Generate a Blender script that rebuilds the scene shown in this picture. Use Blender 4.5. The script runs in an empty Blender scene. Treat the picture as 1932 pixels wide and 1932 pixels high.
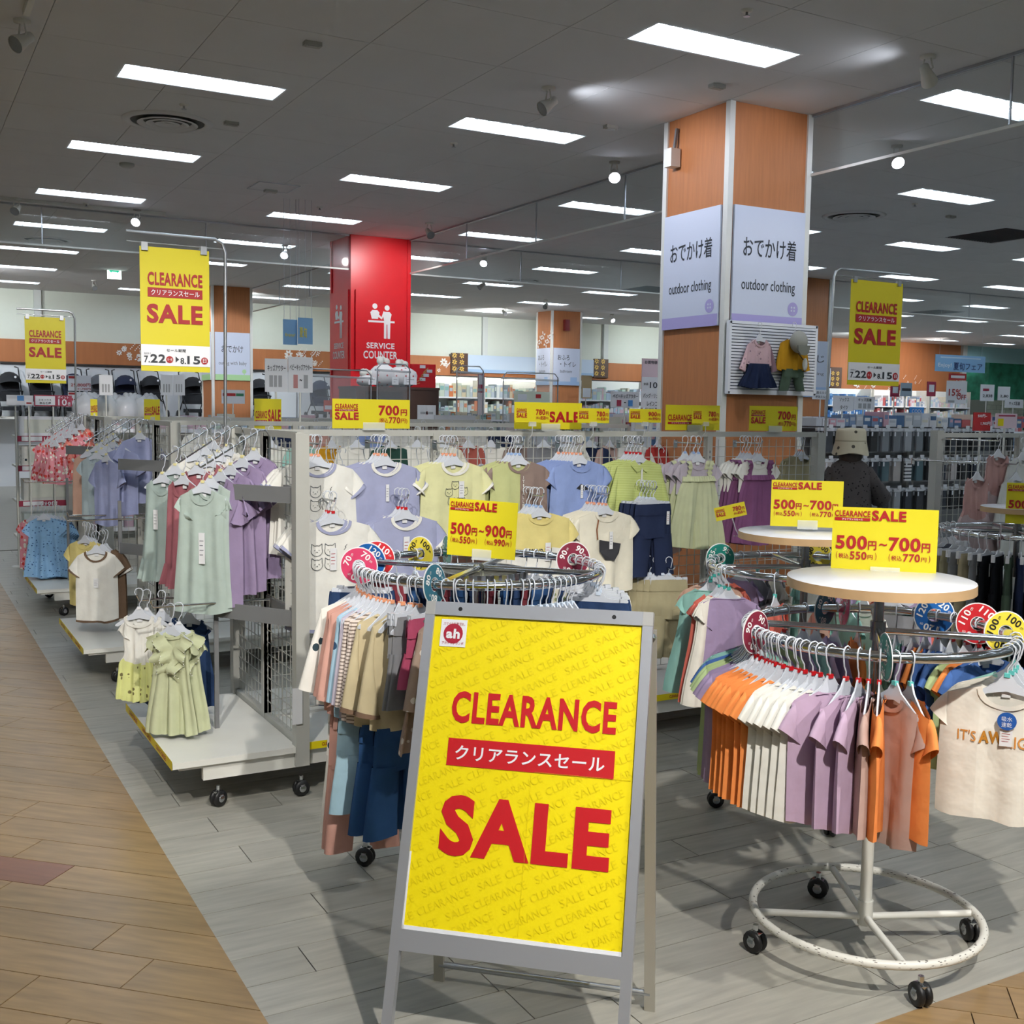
import bpy, bmesh, math, random
from mathutils import Vector, Matrix
sc = bpy.context.scene
COL = sc.collection
RN = random.Random(11)
PI = math.pi

# ---------------------------------------------------------------- camera, world, exposure
EYE = Vector((0, 0, 1.7))
FPX = 2112.0
YAW, PITCH, ROLL = [math.radians(a) for a in (-29.034, -5.1855, 0.8604)]
_f = Vector((0, math.cos(PITCH), math.sin(PITCH)))
_r = Vector((1, 0, 0)); _u = _r.cross(_f)
_r2 = math.cos(ROLL) * _r + math.sin(ROLL) * _u
_u2 = -math.sin(ROLL) * _r + math.cos(ROLL) * _u
_M = Matrix.Rotation(YAW, 3, 'Z')
CR, CU, CF = _M @ _r2, _M @ _u2, _M @ _f
cam = bpy.data.cameras.new('camera')
cam.sensor_width = 36; cam.sensor_fit = 'HORIZONTAL'; cam.lens = FPX / 1932 * 36
cam.clip_start = .05; cam.clip_end = 200
co = bpy.data.objects.new('camera', cam); COL.objects.link(co)
co.matrix_world = Matrix(((CR.x, CU.x, -CF.x, EYE.x), (CR.y, CU.y, -CF.y, EYE.y), (CR.z, CU.z, -CF.z, EYE.z), (0, 0, 0, 1)))
sc.camera = co
wd = bpy.data.worlds.new('world'); sc.world = wd; wd.use_nodes = True
wd.node_tree.nodes['Background'].inputs[0].default_value = (.5, .55, .6, 1)
wd.node_tree.nodes['Background'].inputs[1].default_value = .25
sc.view_settings.view_transform = 'Standard'; sc.view_settings.look = 'None'
sc.view_settings.exposure = 0.0; sc.view_settings.gamma = 1; sc.view_settings.use_curve_mapping = False
sc.cycles.use_denoising = True
sc.cycles.max_bounces = 5; sc.cycles.diffuse_bounces = 3; sc.cycles.glossy_bounces = 3
sc.cycles.transmission_bounces = 4; sc.cycles.transparent_max_bounces = 12
sc.cycles.caustics_reflective = False; sc.cycles.caustics_refractive = False
sc.cycles.sample_clamp_indirect = 4
sc.cycles.use_adaptive_sampling = True; sc.cycles.adaptive_threshold = .08
TUBE_W = 27.0      # emission of the fluorescent tubes
SPOT_W = 400.0     # spotlights shining on the racks from behind the camera

def spot(loc, aim, watts, size=35, blend=.35, col=(1, .95, .87), rad=.05):  # serves both the shop's spotlights and the added fill beams
    l = bpy.data.lights.new('spot_and_fill_beam', 'SPOT'); l.energy = watts; l.spot_size = math.radians(size)
    l.spot_blend = blend; l.color = col; l.shadow_soft_size = rad
    o = bpy.data.objects.new('spot_and_fill_beam', l); COL.objects.link(o); o.location = loc
    o.rotation_euler = (Vector(aim) - Vector(loc)).to_track_quat('-Z', 'Y').to_euler()
    return o
spot((1.15, -.3, 3.8), (1.6, 3.3, .6), SPOT_W * 1.7, 62)
spot((-.3, 1.6, 3.8), (1.7, 6.2, .6), SPOT_W, 50)
spot((3.4, -.3, 3.8), (3.2, 2.4, .3), SPOT_W * .8, 50)

spot((6.1, 1.6, 3.8), (6.0, 5.6, 2.3), 110, 30)  # added beam without a fixture, brightens the right sale banner
spot((1.6, 6.8, 3.8), (1.2, 10.5, 2.15), 330, 28)  # made-up fill beam that lifts the far left sale banner
spot((4.3, 7.07, 3.8), (4.95, 6.95, 3.97), 6, 120, 1, (.85, .9, 1), .05)
spot((5.78, 5.25, 3.8), (5.2, 5.6, 3.97), 4, 120, 1, (.85, .9, 1), .05)
spot((.2, 2.4, 3.8), (1.0, 7.4, .8), 120, 30)

spot((5.0, 11.4, 3.8), (5.2, 13.3, 1.9), 110, 40, .5, (1, .98, .96))  # fill beam put in to whiten the gift sacks on the counter
spot((5.2, 18.6, 3.8), (5.8, 21.8, 2.6), 260, 34, .5, (.92, .95, 1))  # extra beam added to brighten the sign on the left wood column

# ---------------------------------------------------------------- geometry helpers
def ray(x, y): return CF * FPX + CR * (x - 966) - CU * (y - 966)
def on_z(x, y, z=0.0): d = ray(x, y); return EYE + d * ((z - EYE.z) / d.z)
def on_x(x, y, v): d = ray(x, y); return EYE + d * (v / d.x)
def on_y(x, y, v): d = ray(x, y); return EYE + d * (v / d.y)
def at(x, y, d): return EYE + ray(x, y) * (d / FPX)
def proj(P): v = Vector(P) - EYE; w = v.dot(CF); return (966 + FPX * v.dot(CR) / w, 966 - FPX * v.dot(CU) / w, w)

def lin(c):
    if isinstance(c, str): c = tuple(int(c[i:i + 2], 16) / 255 for i in (0, 2, 4))
    return tuple((v / 12.92 if v <= .04045 else ((v + .055) / 1.055) ** 2.4) for v in c)

class MB:
    def __init__(s): s.v = []; s.f = []; s.m = []; s.s = []
    def add(s, vs, fs, mi=0, smooth=False):
        o = len(s.v); s.v += [tuple(v) for v in vs]
        for f in fs: s.f.append(tuple(i + o for i in f)); s.m.append(mi); s.s.append(smooth)
        return s
    def box(s, x0, y0, z0, x1, y1, z1, mi=0):
        vs = [(x, y, z) for z in (z0, z1) for y in (y0, y1) for x in (x0, x1)]
        return s.add(vs, [(0, 2, 3, 1), (4, 5, 7, 6), (0, 1, 5, 4), (2, 6, 7, 3), (0, 4, 6, 2), (1, 3, 7, 5)], mi)
    def bar(s, p, q, w, h, mi=0, up=(0, 0, 1)):
        p = Vector(p); q = Vector(q); d = (q - p).normalized(); up = Vector(up)
        if abs(d.dot(up)) > .98: up = Vector((0, 1, 0))
        a = d.cross(up).normalized(); b = a.cross(d)
        vs = [e + a * (i * w / 2) + b * (j * h / 2) for e in (p, q) for j in (-1, 1) for i in (-1, 1)]
        return s.add(vs, [(0, 2, 3, 1), (4, 5, 7, 6), (0, 1, 5, 4), (2, 6, 7, 3), (0, 4, 6, 2), (1, 3, 7, 5)], mi)
    def tube(s, pts, r, n=8, closed=False, mi=0, caps=True):
        pts = [Vector(p) for p in pts]; m = len(pts); vs = []; prev = None
        for i, p in enumerate(pts):
            a = pts[(i - 1) % m] if (closed or i > 0) else p; b = pts[(i + 1) % m] if (closed or i < m - 1) else p
            d = (b - a).normalized()
            if prev is None:
                up = Vector((0, 0, 1)) if abs(d.z) < .9 else Vector((1, 0, 0)); x = d.cross(up).normalized()
            else: x = (prev - d * prev.dot(d)).normalized()
            prev = x; y = d.cross(x); rr = r[i] if isinstance(r, (list, tuple)) else r
            vs += [p + (x * math.cos(t) + y * math.sin(t)) * rr for t in (2 * PI * k / n for k in range(n))]
        fs = []
        for i in range(m if closed else m - 1):
            j = (i + 1) % m
            for k in range(n): k2 = (k + 1) % n; fs.append((i * n + k, i * n + k2, j * n + k2, j * n + k))
        s.add(vs, fs, mi, True)
        if caps and not closed: s.add(vs[:n], [tuple(range(n))[::-1]], mi); s.add(vs[-n:], [tuple(range(n))], mi)
        return s
    def prism(s, poly, y0, y1, mi=0, axis='y'):
        n = len(poly)
        if axis == 'y': vs = [(a, y0, b) for a, b in poly] + [(a, y1, b) for a, b in poly]
        elif axis == 'z': vs = [(a, b, y0) for a, b in poly] + [(a, b, y1) for a, b in poly]
        else: vs = [(y0, a, b) for a, b in poly] + [(y1, a, b) for a, b in poly]
        return s.add(vs, [tuple(range(n)), tuple(range(2 * n - 1, n - 1, -1))] + [(i, n + i, n + (i + 1) % n, (i + 1) % n) for i in range(n)], mi)
    def lathe(s, prof, n=24, c=(0, 0, 0), mi=0, smooth=True, caps=True):
        vs = [(c[0] + r * math.cos(2 * PI * k / n), c[1] + r * math.sin(2 * PI * k / n), c[2] + z) for r, z in prof for k in range(n)]
        m = len(prof); fs = [(i * n + k, i * n + (k + 1) % n, (i + 1) * n + (k + 1) % n, (i + 1) * n + k) for i in range(m - 1) for k in range(n)]
        s.add(vs, fs, mi, smooth)
        if caps: s.add(vs[:n], [tuple(range(n))[::-1]], mi); s.add(vs[-n:], [tuple(range(n))], mi)
        return s
    def grid(s, fn, nu, nv, mi=0, smooth=True, flip=False):
        vs = [fn(i, j) for j in range(nv + 1) for i in range(nu + 1)]
        fs = [(j * (nu + 1) + i, j * (nu + 1) + i + 1, (j + 1) * (nu + 1) + i + 1, (j + 1) * (nu + 1) + i) for j in range(nv) for i in range(nu)]
        if flip: fs = [f[::-1] for f in fs]
        return s.add(vs, fs, mi, smooth)
    def ball(s, c, rx, ry=None, rz=None, n=10, m=7, mi=0):
        ry = ry or rx; rz = rz or rx; vs = []; fs = []
        for j in range(m + 1):
            a = -PI / 2 + PI * j / m
            for k in range(n): b = 2 * PI * k / n; vs.append((c[0] + rx * math.cos(a) * math.cos(b), c[1] + ry * math.cos(a) * math.sin(b), c[2] + rz * math.sin(a)))
        for j in range(m):
            for k in range(n): fs.append((j * n + k, j * n + (k + 1) % n, (j + 1) * n + (k + 1) % n, (j + 1) * n + k))
        return s.add(vs, fs, mi, True)
    def xf(s, M): s.v = [tuple(M @ Vector(v)) for v in s.v]; return s
    def join(s, o, M=None, mi=None):
        vs = [M @ Vector(v) for v in o.v] if M is not None else o.v
        k = len(s.v); s.v += [tuple(v) for v in vs]; s.f += [tuple(i + k for i in f) for f in o.f]
        s.m += ([mi] * len(o.m) if mi is not None else o.m); s.s += o.s; return s
    def mesh(s, name, mats):
        me = bpy.data.meshes.new(name); me.from_pydata(s.v, [], s.f)
        for m in (mats if isinstance(mats, (list, tuple)) else [mats]): me.materials.append(m)
        me.polygons.foreach_set('material_index', s.m); me.polygons.foreach_set('use_smooth', s.s); me.update(); return me
    def build(s, name, mats, parent=None, loc=None, rz=0):
        o = bpy.data.objects.new(name, s.mesh(name, mats)); COL.objects.link(o)
        if parent: o.parent = parent
        if loc is not None: o.location = loc
        if rz: o.rotation_euler = (0, 0, rz)
        return o

def ob(name, me, parent=None, loc=None, rz=0):
    o = bpy.data.objects.new(name, me); COL.objects.link(o)
    if parent: o.parent = parent
    if loc is not None: o.location = loc
    if rz: o.rotation_euler = (0, 0, rz)
    return o
def tag(o, label, cat, group=None):
    o['label'] = label; o['category'] = cat
    if group: o['group'] = group
    return o
def thing(name, label, cat, loc=(0, 0, 0), rz=0, group=None):
    o = bpy.data.objects.new(name, None); COL.objects.link(o); o.empty_display_size = .05
    o.location = loc; o.rotation_euler = (0, 0, rz); return tag(o, label, cat, group)
def struct(o): o['kind'] = 'structure'; return o
def dup(r, loc=None, rz=None, label=None, group=None, rot=None):
    def cp(o, p):
        c = o.copy(); COL.objects.link(c)
        if p: c.parent = p
        for ch in KIDS.get(o.name, ()) if o.name in KIDS else o.children: cp(ch, c)
        return c
    n = cp(r, None)
    if loc is not None: n.location = loc
    if rz is not None: n.rotation_euler = (0, 0, rz)
    if rot is not None: n.rotation_euler = rot
    if label: n['label'] = label
    if group: n['group'] = group
    return n
KIDS = {}

# ---------------------------------------------------------------- materials
_mc = {}
def mat(name, rgb, rough=.6, metal=0, noise=0, nscale=8, pat=None, c2=None, ps=60, bump=0, spec=None, alpha=1, emit=0, stretch=None, trans=0, coat=0, rnd=0, bs=0, bd=.002):
    key = (name,)
    if key in _mc: return _mc[key]
    m = bpy.data.materials.new(name); _mc[key] = m; m.use_nodes = True
    nt = m.node_tree; N = nt.nodes; Lk = nt.links; b = N['Principled BSDF']
    b.inputs['Roughness'].default_value = rough; b.inputs['Metallic'].default_value = metal
    if spec is not None: b.inputs['Specular IOR Level'].default_value = spec
    if alpha < 1: b.inputs['Alpha'].default_value = alpha
    if trans: b.inputs['Transmission Weight'].default_value = trans
    if coat: b.inputs['Coat Weight'].default_value = coat
    c = (*lin(rgb), 1); b.inputs['Base Color'].default_value = c
    if emit: b.inputs['Emission Color'].default_value = c; b.inputs['Emission Strength'].default_value = emit
    tc = N.new('ShaderNodeTexCoord'); mp = N.new('ShaderNodeMapping'); Lk.new(tc.outputs['Object'], mp.inputs[0])
    if stretch: mp.inputs['Scale'].default_value = stretch
    src = None
    if pat:
        mx = N.new('ShaderNodeMix'); mx.data_type = 'RGBA'; mx.inputs[6].default_value = c; mx.inputs[7].default_value = (*lin(c2), 1)
        if pat in ('dots', 'floral'):
            vo = N.new('ShaderNodeTexVoronoi'); vo.inputs['Scale'].default_value = ps; Lk.new(mp.outputs[0], vo.inputs['Vector'])
            th = N.new('ShaderNodeMath'); th.operation = 'LESS_THAN'; th.inputs[1].default_value = .22 if pat == 'dots' else .42
            Lk.new(vo.outputs['Distance'], th.inputs[0]); Lk.new(th.outputs[0], mx.inputs[0])
            if pat == 'floral':
                hs = N.new('ShaderNodeMix'); hs.data_type = 'RGBA'; hs.inputs[6].default_value = (*lin(c2), 1); hs.inputs[7].default_value = (.9, .88, .8, 1)
                cr = N.new('ShaderNodeMath'); cr.operation = 'GREATER_THAN'; cr.inputs[1].default_value = .6
                sp = N.new('ShaderNodeSeparateColor'); Lk.new(vo.outputs['Color'], sp.inputs[0]); Lk.new(sp.outputs[0], cr.inputs[0])
                Lk.new(cr.outputs[0], hs.inputs[0]); Lk.new(hs.outputs[2], mx.inputs[7])
        elif pat in ('hstripe', 'vstripe', 'check'):
            sx = N.new('ShaderNodeSeparateXYZ'); Lk.new(mp.outputs[0], sx.inputs[0])
            def st(sock):
                a = N.new('ShaderNodeMath'); a.operation = 'MULTIPLY'; a.inputs[1].default_value = ps; Lk.new(sock, a.inputs[0])
                q = N.new('ShaderNodeMath'); q.operation = 'SINE'; Lk.new(a.outputs[0], q.inputs[0])
                g = N.new('ShaderNodeMath'); g.operation = 'GREATER_THAN'; g.inputs[1].default_value = .45; Lk.new(q.outputs[0], g.inputs[0]); return g.outputs[0]
            if pat == 'hstripe': Lk.new(st(sx.outputs[2]), mx.inputs[0])
            elif pat == 'vstripe': Lk.new(st(sx.outputs[0]), mx.inputs[0])
            else:
                q = N.new('ShaderNodeMath'); q.operation = 'MAXIMUM'; Lk.new(st(sx.outputs[0]), q.inputs[0]); Lk.new(st(sx.outputs[2]), q.inputs[1]); Lk.new(q.outputs[0], mx.inputs[0])
        src = mx.outputs[2]; Lk.new(src, b.inputs['Base Color'])
    if noise or rnd:
        hv = N.new('ShaderNodeHueSaturation')
        if src: Lk.new(src, hv.inputs['Color'])
        else: hv.inputs['Color'].default_value = c
        no = N.new('ShaderNodeTexNoise'); no.inputs['Scale'].default_value = nscale; no.inputs['Detail'].default_value = 3
        Lk.new(mp.outputs[0], no.inputs['Vector'])
        mr = N.new('ShaderNodeMapRange'); mr.inputs[1].default_value = .3; mr.inputs[2].default_value = .7; mr.inputs[3].default_value = 1 - noise; mr.inputs[4].default_value = 1 + noise
        Lk.new(no.outputs[0], mr.inputs[0]); out = mr.outputs[0]
        if rnd:
            oi = N.new('ShaderNodeObjectInfo'); m2 = N.new('ShaderNodeMapRange'); m2.inputs[3].default_value = 1 - rnd; m2.inputs[4].default_value = 1 + rnd
            Lk.new(oi.outputs['Random'], m2.inputs[0]); mu = N.new('ShaderNodeMath'); mu.operation = 'MULTIPLY'; Lk.new(out, mu.inputs[0]); Lk.new(m2.outputs[0], mu.inputs[1]); out = mu.outputs[0]
            mp2 = N.new('ShaderNodeVectorMath'); mp2.operation = 'ADD'; sc2 = N.new('ShaderNodeMath'); sc2.operation = 'MULTIPLY'; sc2.inputs[1].default_value = 37
            Lk.new(oi.outputs['Random'], sc2.inputs[0]); Lk.new(mp.outputs[0], mp2.inputs[0]); Lk.new(sc2.outputs[0], mp2.inputs[1]); Lk.new(mp2.outputs[0], no.inputs['Vector'])
        Lk.new(out, hv.inputs['Value']); Lk.new(hv.outputs[0], b.inputs['Base Color'])
    if bump:
        nb = N.new('ShaderNodeTexNoise'); nb.inputs['Scale'].default_value = bs or nscale * 6; nb.inputs['Detail'].default_value = 3; bp = N.new('ShaderNodeBump'); bp.inputs['Strength'].default_value = bump; bp.inputs['Distance'].default_value = bd
        Lk.new(tc.outputs['Object'], nb.inputs['Vector']); Lk.new(nb.outputs[0], bp.inputs['Height']); Lk.new(bp.outputs[0], b.inputs['Normal'])
    return m
def fab(name, rgb, **k):
    k.setdefault('noise', .05); k.setdefault('nscale', 14); k.setdefault('bump', .55); k.setdefault('bs', 11); k.setdefault('bd', .012)
    return mat('fabric_' + name, rgb, rough=.9, spec=.15, **k)
def glassy(name, rgb, a, rough=.1):
    return mat(name, rgb, rough=rough, alpha=a)
CHROME = mat('chrome', 'd5d8dc', .12, 1)
STEEL = mat('brushed_metal', 'b8bbc0', .32, .9)
GREYP = mat('grey_paint', 'b4b4ae', .5, noise=.03)
DGREY = mat('dark_grey_metal', '77787a', .5, noise=.03)
WHITEP = mat('white_paint', 'e4e4de', .4, noise=.02)
PAPER = mat('white_card', 'eceef4', .55)
YELLOW = mat('yellow_card', 'f5e010', .35)
YEL2 = mat('yellow_print_pale', 'ecd70e', .35)
REDI = mat('red_ink', 'a3141a', .45)
REDB = mat('bright_red_ink', 'c31820', .4)
DARK = mat('dark_ink', '2c3038', .5)
GREYI = mat('grey_ink', '6a6d76', .5)
BLACKR = mat('black_rubber', '18181a', .45)
CLEARP = glassy('clear_plastic', 'eef3f8', .32)
HANGP = mat('hanger_plastic', 'd3d8e2', .22)
TAGW = mat('tag_card', 'e6e7ea', .5)
WOODO = mat('orange_wood', 'b67446', .5, noise=.08, nscale=5, stretch=(9, 9, .7))
DKWOOD = mat('dark_brown_wood', '4a3228', .5, noise=.1, nscale=4)
CEILM = mat('ceiling_board', 'dededf', .85, noise=.015, nscale=3)
REDP = mat('red_panel', 'd6121f', .35)

# ---------------------------------------------------------------- lettering
_tx = {}
def glyphs(s, bold):
    k = (s, bold)
    if k not in _tx:
        cu = bpy.data.curves.new('t', 'FONT'); cu.body = s; cu.size = 1; cu.offset = bold * .8; cu.resolution_u = 3; cu.space_character = 1 + bold * 2.2
        o = bpy.data.objects.new('t', cu); COL.objects.link(o); bpy.context.view_layer.update()
        me = bpy.data.meshes.new_from_object(o.evaluated_get(bpy.context.evaluated_depsgraph_get()))
        vs = [(v.co.x, v.co.y) for v in me.vertices]; fs = [tuple(p.vertices) for p in me.polygons]
        bpy.data.objects.remove(o); bpy.data.curves.remove(cu); bpy.data.meshes.remove(me)
        if not vs: vs = [(0, 0), (1, 0), (0, 1)]
        xs = [v[0] for v in vs]; ys = [v[1] for v in vs]
        _tx[k] = (vs, fs, min(xs), min(ys), max(xs), max(ys))
    return _tx[k]
def put_text(mb, s, x0, z0, x1, z1, y=-.002, bold=.02, mi=0, keep=False, warp=None):
    vs, fs, a, b, c, d = glyphs(s, bold)
    sx = (x1 - x0) / max(c - a, 1e-4); sz = (z1 - z0) / max(d - b, 1e-4)
    if keep: sx = min(sx, sz); sz = sx; x0 = (x0 + x1) / 2 - sx * (c - a) / 2
    pts = [(x0 + (p[0] - a) * sx, y, z0 + (p[1] - b) * sz) for p in vs]
    if warp: pts = [warp(p) for p in pts]
    mb.add(pts, fs, mi)
def disc_pts(cx, cz, r, n=20, r2=None): return [(cx + r * math.cos(2 * PI * k / n), cz + (r2 or r) * math.sin(2 * PI * k / n)) for k in range(n)]
def flat(mb, poly, y=-.002, mi=0): mb.add([(a, y, b) for a, b in poly], [tuple(range(len(poly)))], mi)
def rect(mb, x0, z0, x1, z1, y=-.002, mi=0): flat(mb, [(x0, z0), (x1, z0), (x1, z1), (x0, z1)], y, mi)

class Board:
    """flat printed board in the xz plane facing -y; fractions measured from the top left"""
    def __init__(s, w, h, x0=0, z0=0): s.w, s.h, s.x0, s.z0 = w, h, x0, z0; s.l = {}
    def box(s, a, b, c, d): return (s.x0 + a * s.w, s.z0 - d * s.h, s.x0 + c * s.w, s.z0 - b * s.h)
    def layer(s, m): return s.l.setdefault(m, MB())
    def text(s, t, a, b, c, d, m, bold=.02, y=-.003, keep=False): put_text(s.layer(m), t, *s.box(a, b, c, d), y=y, bold=bold, keep=keep)
    def rect(s, a, b, c, d, m, y=-.0022): rect(s.layer(m), *s.box(a, b, c, d), y=y)
    def disc(s, cx, cy, r, m, y=-.0026, n=20): flat(s.layer(m), disc_pts(s.x0 + cx * s.w, s.z0 - cy * s.h, r * s.w, n), y)
    def poly(s, pts, m, y=-.0026): flat(s.layer(m), [(s.x0 + a * s.w, s.z0 - b * s.h) for a, b in pts], y)
    def done(s, parent, names):
        for i, (m, mb) in enumerate(s.l.items()): mb.build(names.get(m, 'print') if isinstance(names, dict) else names, m, parent)
# ---------------------------------------------------------------- the room shell
CEIL = 4.0
BX, BY = .864, 2.12            # edges of the pale floor field
GREYW = mat('pale_grey_planks', 'a3a198', .34, noise=.13, nscale=5, stretch=(.9, 7, 1), rnd=.06, bump=.05)
BROWNW = mat('brown_planks', '967a54', .33, noise=.2, nscale=5, stretch=(.9, 7, 1), rnd=.09, bump=.05)
REDW = mat('reddish_planks', '7d543f', .33, noise=.12, nscale=5, stretch=(.9, 7, 1), bump=.05)
JOINT = mat('floor_joint', '3a352f', .8)
floor = struct(MB().box(-6, -4, -.06, 46, 31, -.008).build('floor', JOINT))
def clip(poly, a, b, c):     # keep a*x+b*y<=c
    out = []
    for i, p in enumerate(poly):
        q = poly[(i + 1) % len(poly)]; dp = a * p[0] + b * p[1] - c; dq = a * q[0] + b * q[1] - c
        if dp <= 0: out.append(p)
        if dp * dq < 0: t = dp / (dp - dq); out.append((p[0] + (q[0] - p[0]) * t, p[1] + (q[1] - p[1]) * t))
    return out
def seen(x, y, z=0, m=90):
    a, b, w = proj((x, y, z)); return w > .3 and -m < a < 1932 + m and -m < b < 1932 + m
planks = []
PL = 1.066; g = .0018
joints = {3: 2.582, 4: 2.849, 5: 1.531, 6: 2.58, 7: 1.47, 8: 1.077, 9: 2.678, 10: 1.24, 11: 1.481, 12: .42, 13: 1.133, 14: 1.693, 15: 1.10, 16: 1.42, 17: 1.028}
for k in range(-2, 76):
    y0 = 2.226 + (k - 3) * .1785; y1 = y0 + .1785
    if y1 < BY or y0 > 14: continue
    j = joints.get(k, RN.uniform(0, PL))
    x = j - PL * math.ceil((j - BX) / PL) - 0
    while x < 12:
        p = [(x + g, y0 + g), (x + PL - g, y0 + g), (x + PL - g, y1 - g), (x + g, y1 - g)]
        p = clip(p, -1, 0, -BX); p = clip(p, 0, -1, -BY) if p else p
        if len(p) > 2: planks.append((p, GREYW, 0.0))
        x += PL
A = math.radians(-43.22); tx, ty = math.cos(A), math.sin(A); nx, ny = -ty, tx
bj = {14: -2.078, 15: -2.653, 16: -2.528, 17: -2.80, 18: -2.0, 19: -3.087, 13: -1.859, 12: -2.128, 11: -1.890}
for k in range(-30, 92):
    n0 = 2.943 + (k - 14) * .1817
    j = bj.get(k, RN.uniform(0, PL))
    for i in range(-22, 18):
        s0 = j + i * PL
        c = [(s0 + g, n0 + g), (s0 + PL - g, n0 + g), (s0 + PL - g, n0 + .1817 - g), (s0 + g, n0 + .1817 - g)]
        w = [(a * tx + b * nx, a * ty + b * ny) for a, b in c]
        cx, cy = sum(p[0] for p in w) / 4, sum(p[1] for p in w) / 4
        if cy > 14.6 or cx < -3 or cx > 8 or cy < -1: continue
        red = (k, i) in ((16, -1), (21, 0), (27, 0), (33, -1), (40, 0))
        for q in (clip(w, 1, 0, BX), clip(clip(w, -1, 0, -BX) or [], 0, 1, BY) if cx > BX - 1 else []):
            if len(q) > 2: planks.append((q, REDW if red else BROWNW, A))
def pdist(p): cx = sum(a[0] for a in p[0]) / len(p[0]); cy = sum(a[1] for a in p[0]) / len(p[0]); return (cx * cx + cy * cy + 2.9, cx, cy)
vis = sorted([p for p in planks if any(seen(a, b, 0, 10) for a, b in p[0])], key=lambda p: pdist(p)[0])
near = vis[:296]; ids = set(id(p) for p in near); rest = [p for p in planks if id(p) not in ids]
for p, m, a in near:
    c, s_ = math.cos(-a), math.sin(-a); ox, oy = p[0]
    loc = [((x - ox) * c - (y - oy) * s_, (x - ox) * s_ + (y - oy) * c) for x, y in p]
    MB().prism(loc, -.008, 0, axis='z').build('plank', m, floor, (ox, oy, 0), a)
for m, nm in ((GREYW, 'far_pale_planks'), (BROWNW, 'far_brown_planks')):
    mb = MB(); a = 0.0 if m is GREYW else A; c, s_ = math.cos(-a), math.sin(-a)
    for p, mm, _ in rest:
        if mm is m or (m is BROWNW and mm is REDW): mb.prism([(x * c - y * s_, x * s_ + y * c) for x, y in p], -.008, 0, axis='z')
    if m is GREYW: mb.box(12, 2.1, -.008, 46, 14.1, 0); mb.box(BX, 14.1, -.008, 46, 31, 0)
    o = mb.build(nm, m, floor, (0, 0, 0), a); o['kind'] = 'stuff'
far = MB().box(-6, 14.6, -.008, BX, 31, 0).build('far_brown_floor', BROWNW, floor)

# ceiling boards on a .914 grid with openings for the light troughs
LX = [2.03 + 2.585 * i for i in range(-2, 16)]
LY = [5.77 + 2.545 * j for j in range(-3, 8)]
COLS = [(5.48, 6.65, 6.29, 7.45), (5.43, 14.3, 6.29, 15.1), (5.45, 21.8, 6.24, 22.6), (13.35, 22.3, 14.17, 23.0), (13.3, 14.3, 14.1, 15.1)]
DARKSQ = [(12.4, 9.7), (12.6, 17.4), (20.2, 9.7), (20.3, 17.4)]
fix = []
for x in LX:
    for y in LY:
        if any(a - .5 < x < c + .5 and b - .1 < y < d + .1 for a, b, c, d in COLS): continue
        if x > 31 and y > 20: continue
        fix.append((x, y))
holes = [(x - .5625, y - .17, x + .5625, y + .17) for x, y in fix] + [(x - .46, y - .46, x + .46, y + .46) for x, y in DARKSQ]
ceiling = struct(MB().box(-6, -4, CEIL + .16, 46, 31, CEIL + .3).build('ceiling', CEILM))
def cut(r, h):
    a, b, c, d = r; e, f_, g_, k = h
    if e >= c or g_ <= a or f_ >= d or k <= b: return [r]
    o = []
    if e > a: o.append((a, b, e, d)); a = e
    if g_ < c: o.append((g_, b, c, d)); c = g_
    if f_ > b: o.append((a, b, c, f_))
    if k < d: o.append((a, k, c, d))
    return o
tiles = []
for i in range(-8, 46):
    for j in range(-10, 32):
        x0 = .90 + .914 * i; y0 = .455 + .914 * j
        if x0 > 45 or y0 > 30.5: continue
        rs = [(x0 + .002, y0 + .002, x0 + .912, y0 + .912)]
        for h in holes:
            if abs(h[0] - x0) < 2.4 and abs(h[1] - y0) < 2.4:
                rs = [q for r in rs for q in cut(r, h)]
        if rs: tiles.append((x0 ** 2 + y0 ** 2 + (0 if seen(x0 + .45, y0 + .45, CEIL, 150) else 5000), rs))
tiles.sort(key=lambda t: t[0])
for k, (d, rs) in enumerate(tiles[:290]):
    mb = MB()
    for r in rs: mb.box(r[0], r[1], CEIL, r[2], r[3], CEIL + .012)
    mb.build('ceiling_panel', CEILM, ceiling)
mb = MB()
for d, rs in tiles[290:]:
    for r in rs: mb.box(r[0], r[1], CEIL, r[2], r[3], CEIL + .012)
o = mb.build('far_ceiling_panels', CEILM, ceiling); o['kind'] = 'stuff'
struct(MB().box(-6, -4, CEIL + .05, 46, 31, CEIL + .06).build('trim_1', mat('ceiling_void', '35363a', .9), None)).hide_render = False
bpy.data.objects.remove(bpy.data.objects['trim_1'])

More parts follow.
